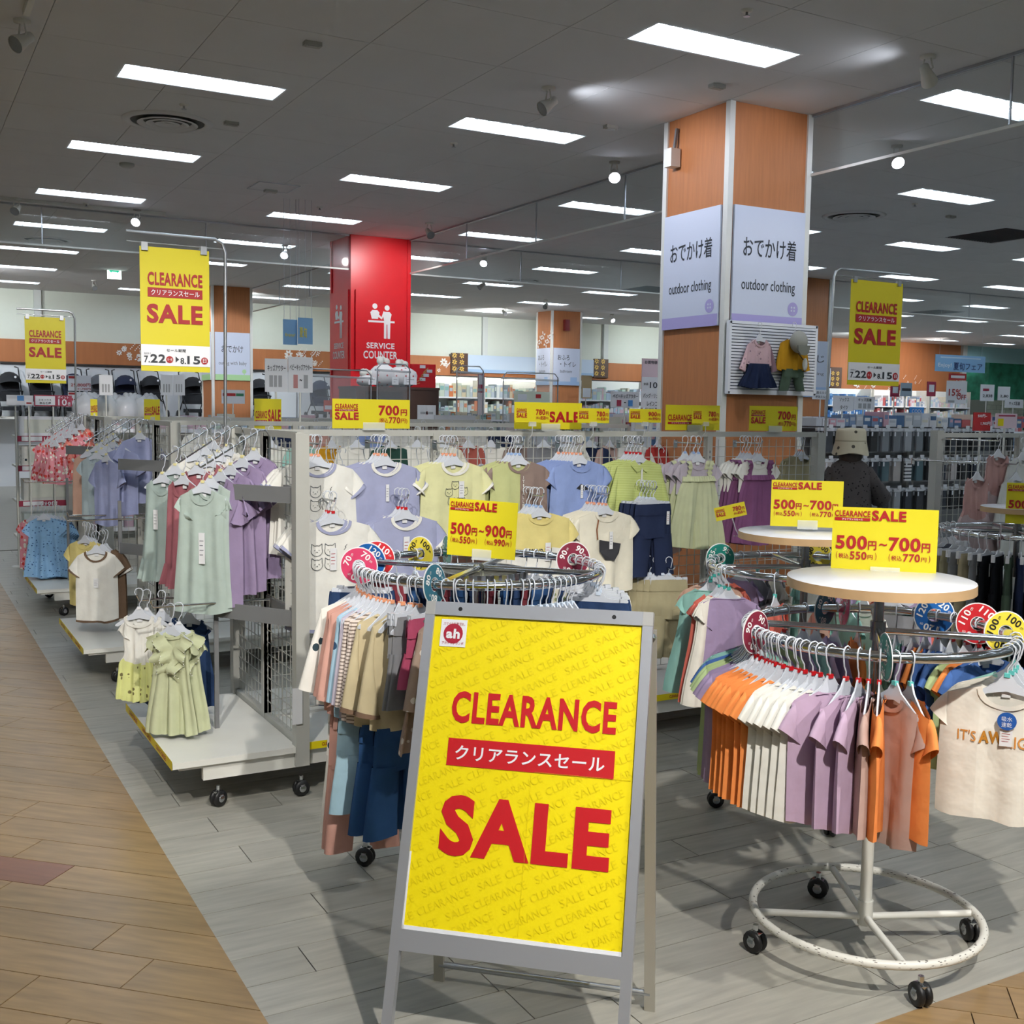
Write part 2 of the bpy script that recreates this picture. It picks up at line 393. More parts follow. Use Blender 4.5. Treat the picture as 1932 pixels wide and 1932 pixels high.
# fluorescent light troughs
TUBE = mat('lit_tube', 'e2f1ff', .5, emit=TUBE_W)
REFL = mat('trough_reflector', 'f4f6f6', .35)
def make_light():
    t = thing('ceiling_light', 'white recessed fluorescent light trough in the ceiling grid', 'light', (0, 0, CEIL), 0, 'ceiling light troughs')
    mb = MB(); L_, W_, H_ = .5615, .169, .1
    mb.add([(-L_, -W_, 0), (L_, -W_, 0), (L_, W_, 0), (-L_, W_, 0), (-L_ + .03, -W_ + .05, H_), (L_ - .03, -W_ + .05, H_), (L_ - .03, W_ - .05, H_), (-L_ + .03, W_ - .05, H_)],
           [(0, 1, 5, 4), (1, 2, 6, 5), (2, 3, 7, 6), (3, 0, 4, 7), (4, 5, 6, 7)])
    mb.add([(-L_ - .012, -W_ - .012, -.004), (L_ + .012, -W_ - .012, -.004), (L_ + .012, W_ + .012, -.004), (-L_ - .012, W_ + .012, -.004), (-L_, -W_, -.004), (L_, -W_, -.004), (L_, W_, -.004), (-L_, W_, -.004)],
           [(0, 4, 5, 1), (1, 5, 6, 2), (2, 6, 7, 3), (3, 7, 4, 0)])
    mb.build('housing', REFL, t)
    for s in (-1, 1):
        MB().tube([(-.53, s * .065, .04), (.53, s * .065, .04)], .017, 6).build('tube', TUBE, t)
    lv = MB()
    for i in range(1, 10): lv.box(-.56 + i * .112 - .0015, -.16, .003, -.56 + i * .112 + .0015, .16, .02)
    lv.build('louvre', REFL, t)
    return t
L0 = make_light(); KIDS[L0.name] = list(L0.children)
ORD = ['nearest', 'second', 'third', 'fourth', 'fifth', 'sixth', 'seventh', 'eighth', 'ninth', 'tenth', 'eleventh', 'twelfth']
vr = [y for y in LY if any(q[1] == y and seen(q[0], y, CEIL, 0) for q in fix)]
for i, (x, y) in enumerate(fix):
    o = L0 if i == 0 else dup(L0, (x, y, CEIL))
    if i == 0: L0.location = (x, y, CEIL)
    if y in vr and seen(x, y, CEIL, 0):
        k = vr.index(y); same = [q[0] for q in fix if q[1] == y and seen(q[0], y, CEIL, 0)]; j = same.index(x)
        if k < 6 and j < 12: o['label'] = 'white ceiling light trough, %s row of lights, %s from the left' % (ORD[k], ORD[j] if j else 'first'); o['group'] = 'ceiling lights of the %s row' % ORD[k]
# round air diffusers
def diffuser(x, y, lab):
    t = thing('air_diffuser', lab, 'vent', (x, y, CEIL))
    MB().lathe([(.36, -.001), (.35, -.012), (.31, -.02), (.29, -.005)], 36, caps=False).build('rim', CEILM, t)
    for r in (.24, .17, .1): MB().lathe([(r, -.022), (r - .015, -.03), (r - .05, -.002)], 28, caps=False).build('ring', CEILM, t)
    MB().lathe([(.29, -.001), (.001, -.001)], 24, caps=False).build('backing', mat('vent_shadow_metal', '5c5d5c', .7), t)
for x, y, l in ((2.05, 9.57, 'round ringed air diffuser nearest the left front lights'), (2.0, 17.25, 'round air diffuser far back on the left, beyond the glass barrier'),
                (9.82, 9.65, 'round ringed air diffuser right of the big wood column'), (9.9, 17.55, 'round air diffuser between the red column and the bathroom column'), (14.7, 15.7, 'round air diffuser far back behind the big wood column')): diffuser(x, y, l)
for i, (x, y) in enumerate(DARKSQ):
    t = thing('return_grille', ['dark square air grille right of the big wood column', 'dark square air grille behind the big wood column', 'dark square air grille above the far right displays', 'farthest dark square air grille on the right'][i], 'vent', (x, y, CEIL))
    MB().box(-.459, -.459, .02, .459, .459, .03).build('backing', mat('grille_dark', '3a3a3a', .8), t)
    s = MB()
    for k in range(18): s.box(-.45 + k * .05, -.45, 0, -.444 + k * .05, .45, .02)
    s.build('slats', mat('grille_metal', '55565a', .6), t)
# small ceiling fittings
for x, y, l in ((2.045, 8.97, 'small sprinkler head beside the near left air diffuser'), (4.347, 8.97, 'small sprinkler head left of the near middle light'), (4.357, 5.17, 'small sprinkler head at the top middle of the ceiling'),
                (2.05, 13.9, 'small sprinkler head in the left ceiling'), (4.4, 12.6, 'small sprinkler head near the red column'), (9.8, 8.75, 'small sprinkler head near the right air diffuser')):
    t = thing('sprinkler', l, 'sprinkler', (x, y, CEIL)); MB().lathe([(.035, 0), (.03, -.01), (.01, -.012)], 14).build('plate', WHITEP, t); MB().lathe([(.008, -.01), (.008, -.03), (.02, -.034), (.02, -.037)], 10).build('nozzle', STEEL, t)
for x, y, l, a in ((2.41, 7.035, 'grey slotted sensor plate above the left lights', 0), (2.5, 9.3, 'grey slotted sensor plate beside the near left diffuser', 0), (5.155, 6.41, 'beige detector box left of the big wood column', 0), (5.16, 7.75, 'beige detector box near the round spotlight', 0), (10.72, 9.04, 'dark bracket box on the right ceiling', 0)):
    tag(MB().box(-.055, -.03, -.025, .055, .03, 0).box(-.04, -.02, -.03, .04, .02, -.025).build('ceiling_box', GREYP, None, (x, y, CEIL)), l, 'sensor')
t = thing('smoke_detector', 'round beige detector left of the near left lights', 'detector', (2.06, 11.42, CEIL)); MB().lathe([(.07, 0), (.07, -.02), (.05, -.035), (.001, -.036)], 20).build('cap', GREYP, t)
t = thing('access_hatch', 'square ceiling access hatch with a thin frame left of the red column', 'hatch', (3.6, 11.75, CEIL))
fr = MB()
for a in ((-.22, -.22, .22, -.21), (-.22, .21, .22, .22), (-.22, -.22, -.21, .22), (.21, -.22, .22, .22)): fr.box(a[0], a[1], -.008, a[2], a[3], 0)
fr.build('frame', STEEL, t); MB().box(-.21, -.21, -.004, .21, .21, 0).build('panel', CEILM, t); MB().box(-.05, .12, -.03, .08, .2, -.004).build('latch', GREYP, t)

# ceiling spotlights
def spotlamp(loc, az, lit, lab, tilt=55):
    t = thing('ceiling_spotlight', lab, 'spotlight', loc, az)
    MB().lathe([(.05, 0), (.05, -.015), (.02, -.02)], 16).build('base', WHITEP if not lit else GREYP, t)
    MB().tube([(0, -.02, -.018), (0, -.035, -.08), (0, 0, -.11)], .006, 6).tube([(0, .02, -.018), (0, .035, -.08), (0, 0, -.11)], .006, 6).build('arm', WHITEP, t)
    M = Matrix.Translation((0, 0, -.12)) @ Matrix.Rotation(math.radians(tilt), 4, 'Y')
    MB().lathe([(.001, .075), (.03, .07), (.034, .02), (.04, .0), (.052, -.05), (.053, -.065)], 16, caps=False).xf(M).build('lamp_head', WHITEP, t)
    MB().lathe([(.05, -.062), (.001, -.06)], 16, caps=False).xf(M).build('lens', mat('lit_lens', 'e8ecff', .3, emit=25) if lit else mat('unlit_lens', '9a9da0', .2), t)
S_ = [((4.185, 7.095, CEIL), 0, 0, 'white spotlight on the ceiling left of the big wood column'), ((5.88, 5.2, CEIL), 200, 0, 'white spotlight on the ceiling right of the near right light'),
      ((5.92, 8.815, CEIL), 60, 1, 'lit round spotlight behind left of the big wood column'), ((7.59, 7.0, CEIL), 60, 1, 'lit spotlight under the glass barrier on the right'),
      ((.77, 7.566, CEIL), 30, 0, 'pale spotlight at the top left corner'), ((2.63, 14.0, CEIL), 60, 1, 'lit spotlight above the large left sale banner'),
      ((1.32, 14.0, CEIL), 60, 0, 'white spotlight at the left end of the track'), ((5.925, 12.9, CEIL), 90, 0, 'spotlight aimed at the top of the red column'),
      ((7.74, 14.9, CEIL), 50, 1, 'lit spotlight right of the red column'), ((5.8, 15.9, CEIL), 60, 1, 'brightest lit spotlight beside the red column'), ((5.0, 15.8, CEIL), 60, 1, 'second bright spotlight beside the red column'),
      ((12.0, 20.3, CEIL), 40, 0, 'grey spotlight left of the bathroom column'), ((15.3, 20.6, CEIL), 140, 0, 'grey spotlight right of the bathroom column'), ((9.2, 17.8, CEIL), 0, 0, 'grey spotlight on the middle ceiling'), ((11.9, 12.6, CEIL), 30, 0, 'grey spotlight behind the right sale banner')]
for loc, az, lit, lab in S_: spotlamp(loc, math.radians(az), lit, lab)
spot((4.28, 7.1, 3.83), (5.75, 7.1, 2.9), 60, 90, .6, (.85, .88, 1)); spot((5.75, 5.35, 3.83), (5.8, 6.8, 3.0), 45, 90, .6, (.85, .88, 1))
spot((5.9, 12.95, 3.83), (5.87, 14.4, 2.9), 70, 90, .6, (1, .95, .95)); spot((4.9, 22.0, 3.8), (5.5, 22, 2.7), 40, 90, .6, (1, .95, .9)); spot((12.1, 20.4, 3.8), (13.6, 22.6, 2.8), 60, 80, .6, (.85, .88, 1))
tag(MB().bar((.6, 14.0, CEIL - .02), (2.96, 14.0, CEIL - .02), .035, .04).build('light_track', WHITEP), 'white spotlight track at the left above the sale banners', 'track')
tag(MB().bar((.77, 7.35, CEIL - .02), (.77, 3.5, CEIL - .02), .035, .04).build('light_track', WHITEP), 'dark spotlight track in the top left corner', 'track')

# wall washers on the far track
for i in range(9):
    x = .5 + 2.9 * i; spotlamp((x, 22.3, CEIL), PI / 2, 1 if i in (2, 5) else 0, 'white spotlight on the far wall track, ' + ORD[i] + ' from the left')
    if i % 2 == 0: spot((x, 22.4, 3.8), (x + .5, 25, 2.9), 170, 120, .8, (.94, 1, .97), .1)
spot((27, 22.4, 3.8), (27, 25, 2.2), 260, 120, .8, (1, .95, .9), .1); spot((1.0, 20.6, 3.8), (4, 24.6, 1.6), 200, 110, .8, (.95, .97, 1), .1); spot((12.5, 21.5, 3.8), (12.5, 24.5, 1.4), 90, 120, .8, (1, .98, .95), .1)
# walls
CREAM = mat('cream_wall', 'd9ded4', .8, noise=.01)
WALLW = mat('wood_wall', 'a9683c', .6, noise=.06, nscale=2, stretch=(6, 6, .5))
STRIP = mat('pale_strip', 'd0d4d2', .6)
wb = struct(MB().box(-6, 25, 0, 23.5, 25.2, 4.06).build('wall_back', CREAM))
struct(MB().box(23.5, 24.9, 0, 30.4, 25.2, 4.06).build('wall_back_right', WALLW)); struct(MB().box(-6.2, -4, 0, -6, 31, 4.1).build('wall_left', CREAM)); struct(MB().box(-6, -4.2, 0, 46, -4, 4.1).build('wall_front', CREAM)); struct(MB().box(46, -4, 0, 46.2, 31, 4.1).build('wall_right', CREAM))
struct(MB().box(30.4, 30.9, 0, 46, 31, 4.1).build('wall_far_right', mat('dark_shop_wall', '14171c', .7)))  # near-black wall of the neighbouring shop
struct(MB().box(30.4, 24.9, 3.9, 46, 31, 3.98).build('ceiling_far_right', mat('dark_shop_ceiling', '101216', .8)))  # near-black ceiling of the neighbouring shop
struct(MB().box(30.4, 24.85, 3.5, 46, 24.95, 4.0).build('wall_lintel', mat('pale_teal_lintel', 'a9d2d6', .5)))
struct(MB().box(-6, 24.93, 2.53, 23.5, 25, 2.99).build('trim_2', WALLW)); struct(MB().box(-6, 24.9, 2.49, 23.5, 25, 2.53).build('trim_3', mat('black_trim', '221d1c', .5)))
struct(MB().box(-6, 24.96, 0, 23.5, 25, 2.49).build('trim_4', mat('display_wall_white', 'dfe3ea', .6)))
for x in (2.7, 6.1, 9.4, 13.0, 16.6, 20.1): struct(MB().box(x - .07, 24.92, 2.99, x + .07, 25, 4.0).build('trim_5', STRIP))
struct(MB().box(30.3, 24.8, 0, 30.5, 25.2, 4.0).build('trim_6', WHITEP))
# flower prints along the wood band
FLW = mat('white_flower_print', 'e9e6e2', .6)
def flower(mb, x, z, r, n=6, ring=False, y=24.925):
    for k in range(n):
        a = 2 * PI * k / n + .3; cx, cz = x + math.cos(a) * r * .62, z + math.sin(a) * r * .62
        flat(mb, [(cx + math.cos(a) * r * .4 * math.cos(t) - math.sin(a) * r * .24 * math.sin(t), cz + math.sin(a) * r * .4 * math.cos(t) + math.cos(a) * r * .24 * math.sin(t)) for t in (2 * PI * q / 8 for q in range(8))], y)
def flowers(name, lab, x0, x1, z0, z1, n, y=24.925, seed=1, m=None):
    rr = random.Random(seed); mb = MB()
    for i in range(n): flower(mb, rr.uniform(x0, x1), rr.uniform(z0, z1), rr.choice((.05, .06, .1)), rr.choice((4, 6, 7)), y=y - i * .0003)
    for k in range(n):
        x, z = rr.uniform(x0, x1), rr.uniform(z0, z1)
        for q in range(4): flat(mb, disc_pts(x + .03 * q, z + .035 * q, .014, 6), y - .02)
    flower(mb, (x0 + x1) / 2, z0 + .13, .15, 7, y=y - .03)
    return tag(mb.build(name, m or FLW), lab, 'decal')
flowers('flower_decal', 'white flower decal on the wood band between the two left sale banners', 4.25, 5.3, 2.6, 2.95, 12)
flowers('flower_decal', 'white flower decal on the wood band left of the red column', 7.9, 8.7, 2.6, 2.95, 10, seed=2)
flowers('flower_decal', 'white flower decal on the wood band right of the red column', 11.6, 13.0, 2.6, 2.95, 14, seed=3)
flowers('flower_decal', 'white flower decal low on the far right wood wall', 25.5, 28.5, 2.2, 2.9, 16, y=24.88, seed=4)
# dark flower board with blue sign (bathroom section), repeated to the right
def section_board(x0, x1, z0, z1, y, lab, dk):
    t = thing('section_board', lab, 'sign', ((x0 + x1) / 2, y, z0)); w = (x1 - x0) / 2; h = z1 - z0
    MB().box(-w, -.04, 0, w, 0, h).build('panel', mat('pale_blue_panel', 'c3d3e8', .5), t)
    for s, a in ((-1, -w - .45), (1, w)):
        if dk & (1 if s < 0 else 2): MB().box(a, -.05, -.03, a + .45, -.01, h + .03).build('end_panel', mat('dark_brown_panel', '4b3226', .5), t); fl = MB(); [flower(fl, a + .08 + .1 * (q % 4), .05 + .16 * (q // 4) + .03, .07, 6, y=-.055) for q in range(0, 12, 2)]; fl.build('flower_print', mat('yellow_flower', 'd9b45a', .6), t)
    MB().box(-w, -.043, 0, w, -.04, .08).build('blue_stripe', mat('blue_stripe', '9ab8dc', .5), t); return t
sb1 = section_board(12.5, 16.2, 2.62, 3.05, 24.92, 'pale blue section board with dark flower ends behind the bathroom column', 3)
section_board(21.3, 24.6, 2.55, 3.1, 24.89, 'pale blue section board with dark flower ends behind the right sale banner', 3)

# columns
def column(k, b, lab):
    x0, y0, x1, y1 = b
    t = thing('column', lab, 'column', (x0, y0, 0)); w, d = x1 - x0, y1 - y0
    m = REDP if k == 'red' else WOODO
    MB().box(.012, .012, 0, w - .012, d - .012, CEIL - .001).build('core', m, t)
    for a in ((-.005, -.005), (w - .045, -.005), (-.005, d - .045), (w - .045, d - .045)):
        MB().box(a[0], a[1], 0, a[0] + .05, a[1] + .05, CEIL - .002).build('corner_trim', REDP if k == 'red' else WHITEP, t)
    return t, w, d
LAV = mat('lavender_stripe', 'b1a8dc', .5); SIGNB = mat('pale_blue_sign', 'd5dcee', .5)
def face(parent, side, x0, x1, z0, z1, w, d):
    """a sign board hung on a column face; side 'f' (towards -y) or 'l' (towards -x)"""
    e = bpy.data.objects.new('sign_board', None); COL.objects.link(e); e.parent = parent
    W = x1 - x0
    MB().box(0, -.02, z0, W, 0, z1).build('board', SIGNB, e)
    if side == 'f': e.location = (x0, 0, 0)
    else: e.location = (0, x1, 0); e.rotation_euler = (0, 0, -PI / 2)
    return e, Board(W, z1 - z0, 0, z1)
c1, w, d = column('wood', COLS[0], 'big orange wood column with outdoor clothing signs')
for side, ww in (('f', w), ('l', d)):
    e, B = face(c1, side, .055, ww - .055, 2.36, 3.25, w, d)
    for l in B.l: pass
    B.rect(0, .9, 1, 1, LAV, y=-.021)
    B.text('おでかけ着', .13, .25, .88, .42, DARK, .008, y=-.022); B.text('outdoor clothing', .12, .6, .88, .72, DARK, .004, y=-.022)
    B.disc(.86, .83, .075, LAV, y=-.022)
    for a, b in ((-.02, -.014), (.02, -.014), (-.02, .014), (.02, .014)): B.disc(.86 + a, .83 + b * 1.0, .012, SIGNB, y=-.023, n=10)
    B.done(e, {LAV: 'button_print', DARK: 'lettering', SIGNB: 'button_holes'})
c2, w, d = column('red', COLS[1], 'bright red service counter column')
for side, ww in (('f', w), ('l', d)):
    WHI = mat('white_print', 'f4f4f4', .5)
    e = bpy.data.objects.new('sign_board', None); COL.objects.link(e); e.parent = c2; W = ww - .12
    MB().box(0, -.02, 2.22, W, 0, 3.28).build('board', REDP, e)
    if side == 'f': e.location = (.06, 0, 0)
    else: e.location = (0, ww - .06, 0); e.rotation_euler = (0, 0, -PI / 2)
    B = Board(W, 1.06, 0, 3.28)
    B.text('SERVICE', .21, .655, .76, .73, WHI, .03, y=-.022); B.text('COUNTER', .15, .76, .82, .86, WHI, .03, y=-.022)
    B.rect(.24, .375, .76, .40, WHI, y=-.022)
    for cx, cy, s in ((.37, .225, 1), (.61, .24, 1)):
        B.disc(cx, cy - .03, .05, WHI, y=-.022, n=14)
        B.poly([(cx - .09, cy + .05), (cx - .05, cy + .02), (cx + .05, cy + .02), (cx + .09, cy + .05), (cx + .06, cy + .13), (cx - .06, cy + .13)], WHI, y=-.0225)
    B.poly([(.44, .29), (.5, .33), (.54, .25), (.56, .26), (.51, .36), (.44, .33)], WHI, y=-.0228)
    B.poly([(.55, .27), (.68, .27), (.67, .6), (.62, .6), (.615, .42), (.60, .42), (.60, .6), (.55, .6)], WHI, y=-.0222)
    B.done(e, 'lettering')
c3, w, d = column('wood', COLS[2], 'orange wood column behind the large left sale banner')
GRN = mat('green_stripe', 'b5dfa4', .5)
for side, ww in (('f', w), ('l', d)):
    e, B = face(c3, side, .055, ww - .055, 2.2, 3.12, w, d)
    B.rect(0, .88, 1, 1, GRN, y=-.021); B.text('おでかけ', .18, .27, .8, .42, DARK, .005, y=-.022); B.text('outing with baby', .1, .6, .9, .7, GREYI, .003, y=-.022)
    B.disc(.83, .81, .06, GRN, y=-.022); B.rect(.82, .82, .84, .9, GRN, y=-.0215); B.done(e, 'lettering')
c4, w, d = column('wood', COLS[3], 'orange wood column with bathroom signs')
BLU = mat('pale_blue_stripe', 'a9c6ea', .5)
for side, ww in (('f', w), ('l', d)):
    e, B = face(c4, side, .055, ww - .055, 2.3, 3.15, w, d)
    B.rect(0, .9, 1, 1, BLU, y=-.021); B.text('おふろ', .15, .18, .6, .32, DARK, .005, y=-.022); B.text('・トイレ', .25, .36, .85, .5, DARK, .005, y=-.022); B.text('bathroom', .25, .58, .7, .66, GREYI, .004, y=-.022); B.rect(.65, .78, .9, .9, BLU, y=-.0215); B.done(e, 'lettering')
fl = MB(); [flower(fl, .1 + .12 * k, 3.25 + .1 * (k % 3), .1, 4, y=0) for k in range(6)]
e = fl.build('flower_print', FLW, c4); e.rotation_euler = (0, 0, -PI / 2); e.location = (-.012, d, 0)
t = MB().box(.3, -.1, 3.55, .42, -.012, 3.8).build('fire_alarm_sign', mat('dark_red', '7a1f20', .4), c4)
c5, w, d = column('wood', COLS[4], 'orange wood column half hidden behind the big wood column')
for side, ww in (('f', w), ('l', d)):
    e, B = face(c5, side, .055, ww - .055, 2.0, 2.95, w, d)
    B.rect(0, .82, 1, 1, BLU, y=-.021); B.text('まじ', .3, .25, .9, .38, DARK, .005, y=-.022); B.text('feeding', .3, .55, .9, .62, GREYI, .004, y=-.022); B.done(e, 'lettering')
t = thing('security_camera', 'small white box camera at the top of the big wood column', 'camera', (5.45, 7.3, 3.62)); MB().box(-.06, -.06, 0, .03, .03, .14).build('housing', WHITEP, t); MB().bar((-.0, -.02, .14), (.02, -.02, .3), .02, .02).build('bracket', DGREY, t)

# glass smoke barriers hanging from the ceiling
GLASS = mat('barrier_glass', 'c6d2d0', .05, alpha=.13)
def barrier(p, q, lab):
    p = Vector((*p, 0)); q = Vector((*q, 0)); t = thing('smoke_barrier', lab, 'glass barrier', (0, 0, 0)); u = (q - p).normalized(); L_ = (q - p).length
    MB().bar(p + Vector((0, 0, 3.99)), q + Vector((0, 0, 3.99)), .03, .02).build('top_rail', STEEL, t); MB().bar(p + Vector((0, 0, 3.545)), q + Vector((0, 0, 3.545)), .018, .02).build('bottom_rail', WHITEP, t)
    n = max(1, round(L_ / 1.82))
    for k in range(n):
        a = p + u * (L_ * k / n + .002); b = p + u * (L_ * (k + 1) / n - .002)
        MB().bar(a + Vector((0, 0, 3.767)), b + Vector((0, 0, 3.767)), .005, .426).build('pane', GLASS, t)
        if k: MB().bar(p + u * (L_ * k / n) + Vector((0, 0, 3.56)), p + u * (L_ * k / n) + Vector((0, 0, 3.98)), .012, .012).build('divider', STEEL, t)
barrier((6.29, -3.9), (6.29, 6.64), 'clear glass smoke barrier right of the big wood column')
barrier((6.29, 7.46), (6.29, 14.3), 'clear glass smoke barrier between the wood column and the red column')
barrier((-6, 14.35), (5.43, 14.35), 'clear glass smoke barrier left of the red column')
barrier((6.3, 14.35), (13.3, 14.35), 'clear glass smoke barrier right of the red column')
barrier((14.1, 14.35), (30, 14.35), 'clear glass smoke barrier behind the right sale banner')
barrier((6.26, 15.1), (6.26, 21.8), 'clear glass smoke barrier behind the red column')
# ---------------------------------------------------------------- wheels and shop fittings
def caster_mb(z=.09):
    wh = MB(); M = Matrix.Rotation(PI / 2, 4, 'X')
    for s in (-.012, .012): wh.join(MB().lathe([(.012, s - .009), (.033, s - .008), (.036, s), (.033, s + .008), (.012, s + .009)], 16).xf(M))
    wh.xf(Matrix.Translation((0, 0, .036)))
    fk = MB().tube([(0, 0, .06), (0, 0, z)], .009, 8).box(-.02, -.012, .05, .02, .012, .066).bar((0, .026, .036), (0, .016, .06), .02, .004).bar((0, -.026, .036), (0, -.016, .06), .02, .004)
    return wh, fk
_wh, _fk = caster_mb()
WHM = _wh.mesh('wheel', BLACKR); FKM = _fk.mesh('fork', CHROME)
HUBS = [MB().join(MB().lathe([(.001, -.024), (.014, -.024), (.016, -.022)], 12).xf(Matrix.Translation((0, 0, .036)) @ Matrix.Rotation(PI / 2, 4, 'X'))).mesh('hub_cap', STEEL), MB().join(MB().lathe([(.016, .022), (.014, .024), (.001, .024)], 12).xf(Matrix.Translation((0, 0, .036)) @ Matrix.Rotation(PI / 2, 4, 'X'))).mesh('hub_cap', STEEL)]
def caster(parent, x, y, a=0):
    w = ob('caster', WHM, parent, (x, y, 0), a); ob('fork', FKM, w); [ob('hub_cap', h_, w) for h_ in HUBS]

def mesh_panel(parent, p, q, z0, z1, cell=.056, r=.0035):
    p = Vector(p); q = Vector(q); L_ = (q - p).length; u = (q - p).normalized(); mb = MB(); n = max(1, round(L_ / cell))
    for k in range(n + 1): a = p + u * (L_ * k / n); mb.bar((a.x, a.y, z0), (a.x, a.y, z1), r, r)
    k = z0
    while k <= z1 + 1e-6: mb.bar((p.x, p.y, k), (q.x, q.y, k), r, r); k += cell * 1.02
    return mb.build('wire_mesh', STEEL if 0 else GREYP, parent)
STRIPM = [YELLOW, REDI]
def yellow_strip(parent, x0, x1, y, z, side='f'):
    L_ = x1 - x0; B = Board(L_, .034, 0, 0); B.rect(0, 0, 1, 1, YELLOW, y=-.001)
    n = max(1, int(L_ / .3))
    for k in range(n):
        a = (k + .3) / n; B.text('CLEARANCE', a, .25, a + .16 / L_ * .5, .7, REDI, .03, y=-.003); B.text('SALE', a + .09 / L_, .2, a + .17 / L_, .75, REDI, .04, y=-.003)
    e = bpy.data.objects.new('sale_strip', None); COL.objects.link(e); e.parent = parent; e.location = (x0, y, z)
    if side == 'l': e.location = (y, x1, z); e.rotation_euler = (0, math.radians(0), -PI / 2)
    B.done(e, {YELLOW: 'strip', REDI: 'lettering'})

def gondola(x0, x1, y0, y1, lab, ztop=1.58, end=True, sides=3, nb=None, strip=False):
    """mesh-backed double sided clothes stand running along x; origin on the floor at its near left corner"""
    yc = (y0 + y1) / 2 - y0; L_ = x1 - x0; D = y1 - y0
    t = thing('mesh_display_stand', lab, 'display stand', (x0, y0, 0)); nb = nb or max(1, round(L_ / .9))
    for k in range(nb + 1):
        x = L_ * k / nb
        MB().box(x - .018, yc - .02, .14, x + .018, yc + .02, ztop + .0).build('upright', GREYP, t)
        sl = MB()
        for q in range(40): sl.box(x - .004, yc - .0215, .3 + q * .03, x + .004, yc - .0195, .315 + q * .03)
        sl.build('slots', DGREY, t)
    for k in range(nb):
        a, b = L_ * k / nb + .02, L_ * (k + 1) / nb - .02
        mesh_panel(t, (a, yc, 0), (b, yc, 0), .25, ztop - .03)
        for s, (ya, yb) in enumerate(((0, yc - .02), (yc + .02, D))):
            if sides >> s & 1: MB().box(a - .018, ya, .2, b + .018, yb, .225).build('base_shelf', WHITEP, t)
        MB().bar((a - .02, yc, ztop), (b + .02, yc, ztop), .03, .03).build('top_rail', GREYP, t)
    [MB().box(.05, q, .13, L_ - .05, q + .03, .2).build('base_rail', WHITEP, t) for q in (.02, D - .05)]
    for x in (() if end else (.1,)) + (L_ / 2, L_ - .1):
        caster(t, x, .06); caster(t, x, D - .06)
    if strip: yellow_strip(t, 0, L_, -.001, .235)
    if end:
        for y in (0, D): MB().box(-.03, y - .03, .14, .03, y + .03, ztop + .01).build('end_post', GREYP, t)
        MB().box(-.02, yc - .02, .14, .02, yc + .02, ztop).build('end_post', GREYP, t)
        mesh_panel(t, (0, .03, 0), (0, yc - .02, 0), .25, ztop - .03); mesh_panel(t, (0, yc + .02, 0), (0, D - .03, 0), .25, ztop - .03)
        MB().bar((0, 0, ztop), (0, D, ztop), .03, .03).bar((0, 0, .235), (0, D, .235), .035, .03).build('end_rail', GREYP, t)
        e0 = -.555
        MB().box(e0, -.02, .2, -.02, D, .226).build('end_shelf', WHITEP, t)
        [MB().box(e0 + .13, q, .13, -.02, q + .03, .2).build('end_shelf_frame', WHITEP, t) for q in (0, D - .05)]
        [MB().box(e0 + .03, q, .185, e0 + .13, q + .04, .2).build('end_bracket', WHITEP, t) for q in (0, D - .04)]
        caster(t, e0 + .2, .03, .5); caster(t, e0 + .2, D - .06, .2); caster(t, .0, .0, .1)
        B = Board(D + .02, .04, 0, 0); B.rect(0, 0, 1, 1, YELLOW, y=-.001)
        for k in range(3):
            a = .1 + .3 * k; B.text('CLEARANCE', a, .25, a + .1, .7, REDI, .03, y=-.003); B.text('SALE', a + .11, .2, a + .19, .75, REDI, .04, y=-.003)
        e = bpy.data.objects.new('sale_strip', None); COL.objects.link(e); e.parent = t; e.location = (e0 - .001, D, .235); e.rotation_euler = (0, 0, -PI / 2); B.done(e, {YELLOW: 'strip', REDI: 'lettering'})
        # half frame that braces the end panel
        MB().bar((-.26, .42, .226), (-.26, .42, ztop - .5), .02, .012).build('brace_post', DGREY, t)
        for zz in (.78, 1.32):
            MB().bar((-.26, .42, zz), (0, .02, zz), .012, .07).bar((0, .04, zz), (.0, yc, zz), .014, .07).build('brace', DGREY, t)
    return t
G1 = gondola(1.53, 5.02, 4.63, 5.65, 'grey mesh display stand facing the aisle in front, nearest the clearance sign', strip=True)
G2 = gondola(1.53, 5.3, 7.06, 8.15, 'second grey mesh display stand from the front, beside the brown aisle', ztop=1.585)
G3 = gondola(1.53, 5.3, 9.5, 10.55, 'third grey mesh display stand from the front, beside the brown aisle', ztop=1.585)
G4 = gondola(6.02, 9.3, 4.7, 5.5, 'grey mesh display stand at the right edge behind the far right round rack', end=False)
for x in (0, ): MB().box(x - .03, .37, .05, x + .03, .43, 1.61).build('end_post', GREYP, G4)
MB().box(3.45, .48, .14, 3.51, .54, 1.59).build('end_post', GREYP, G1)

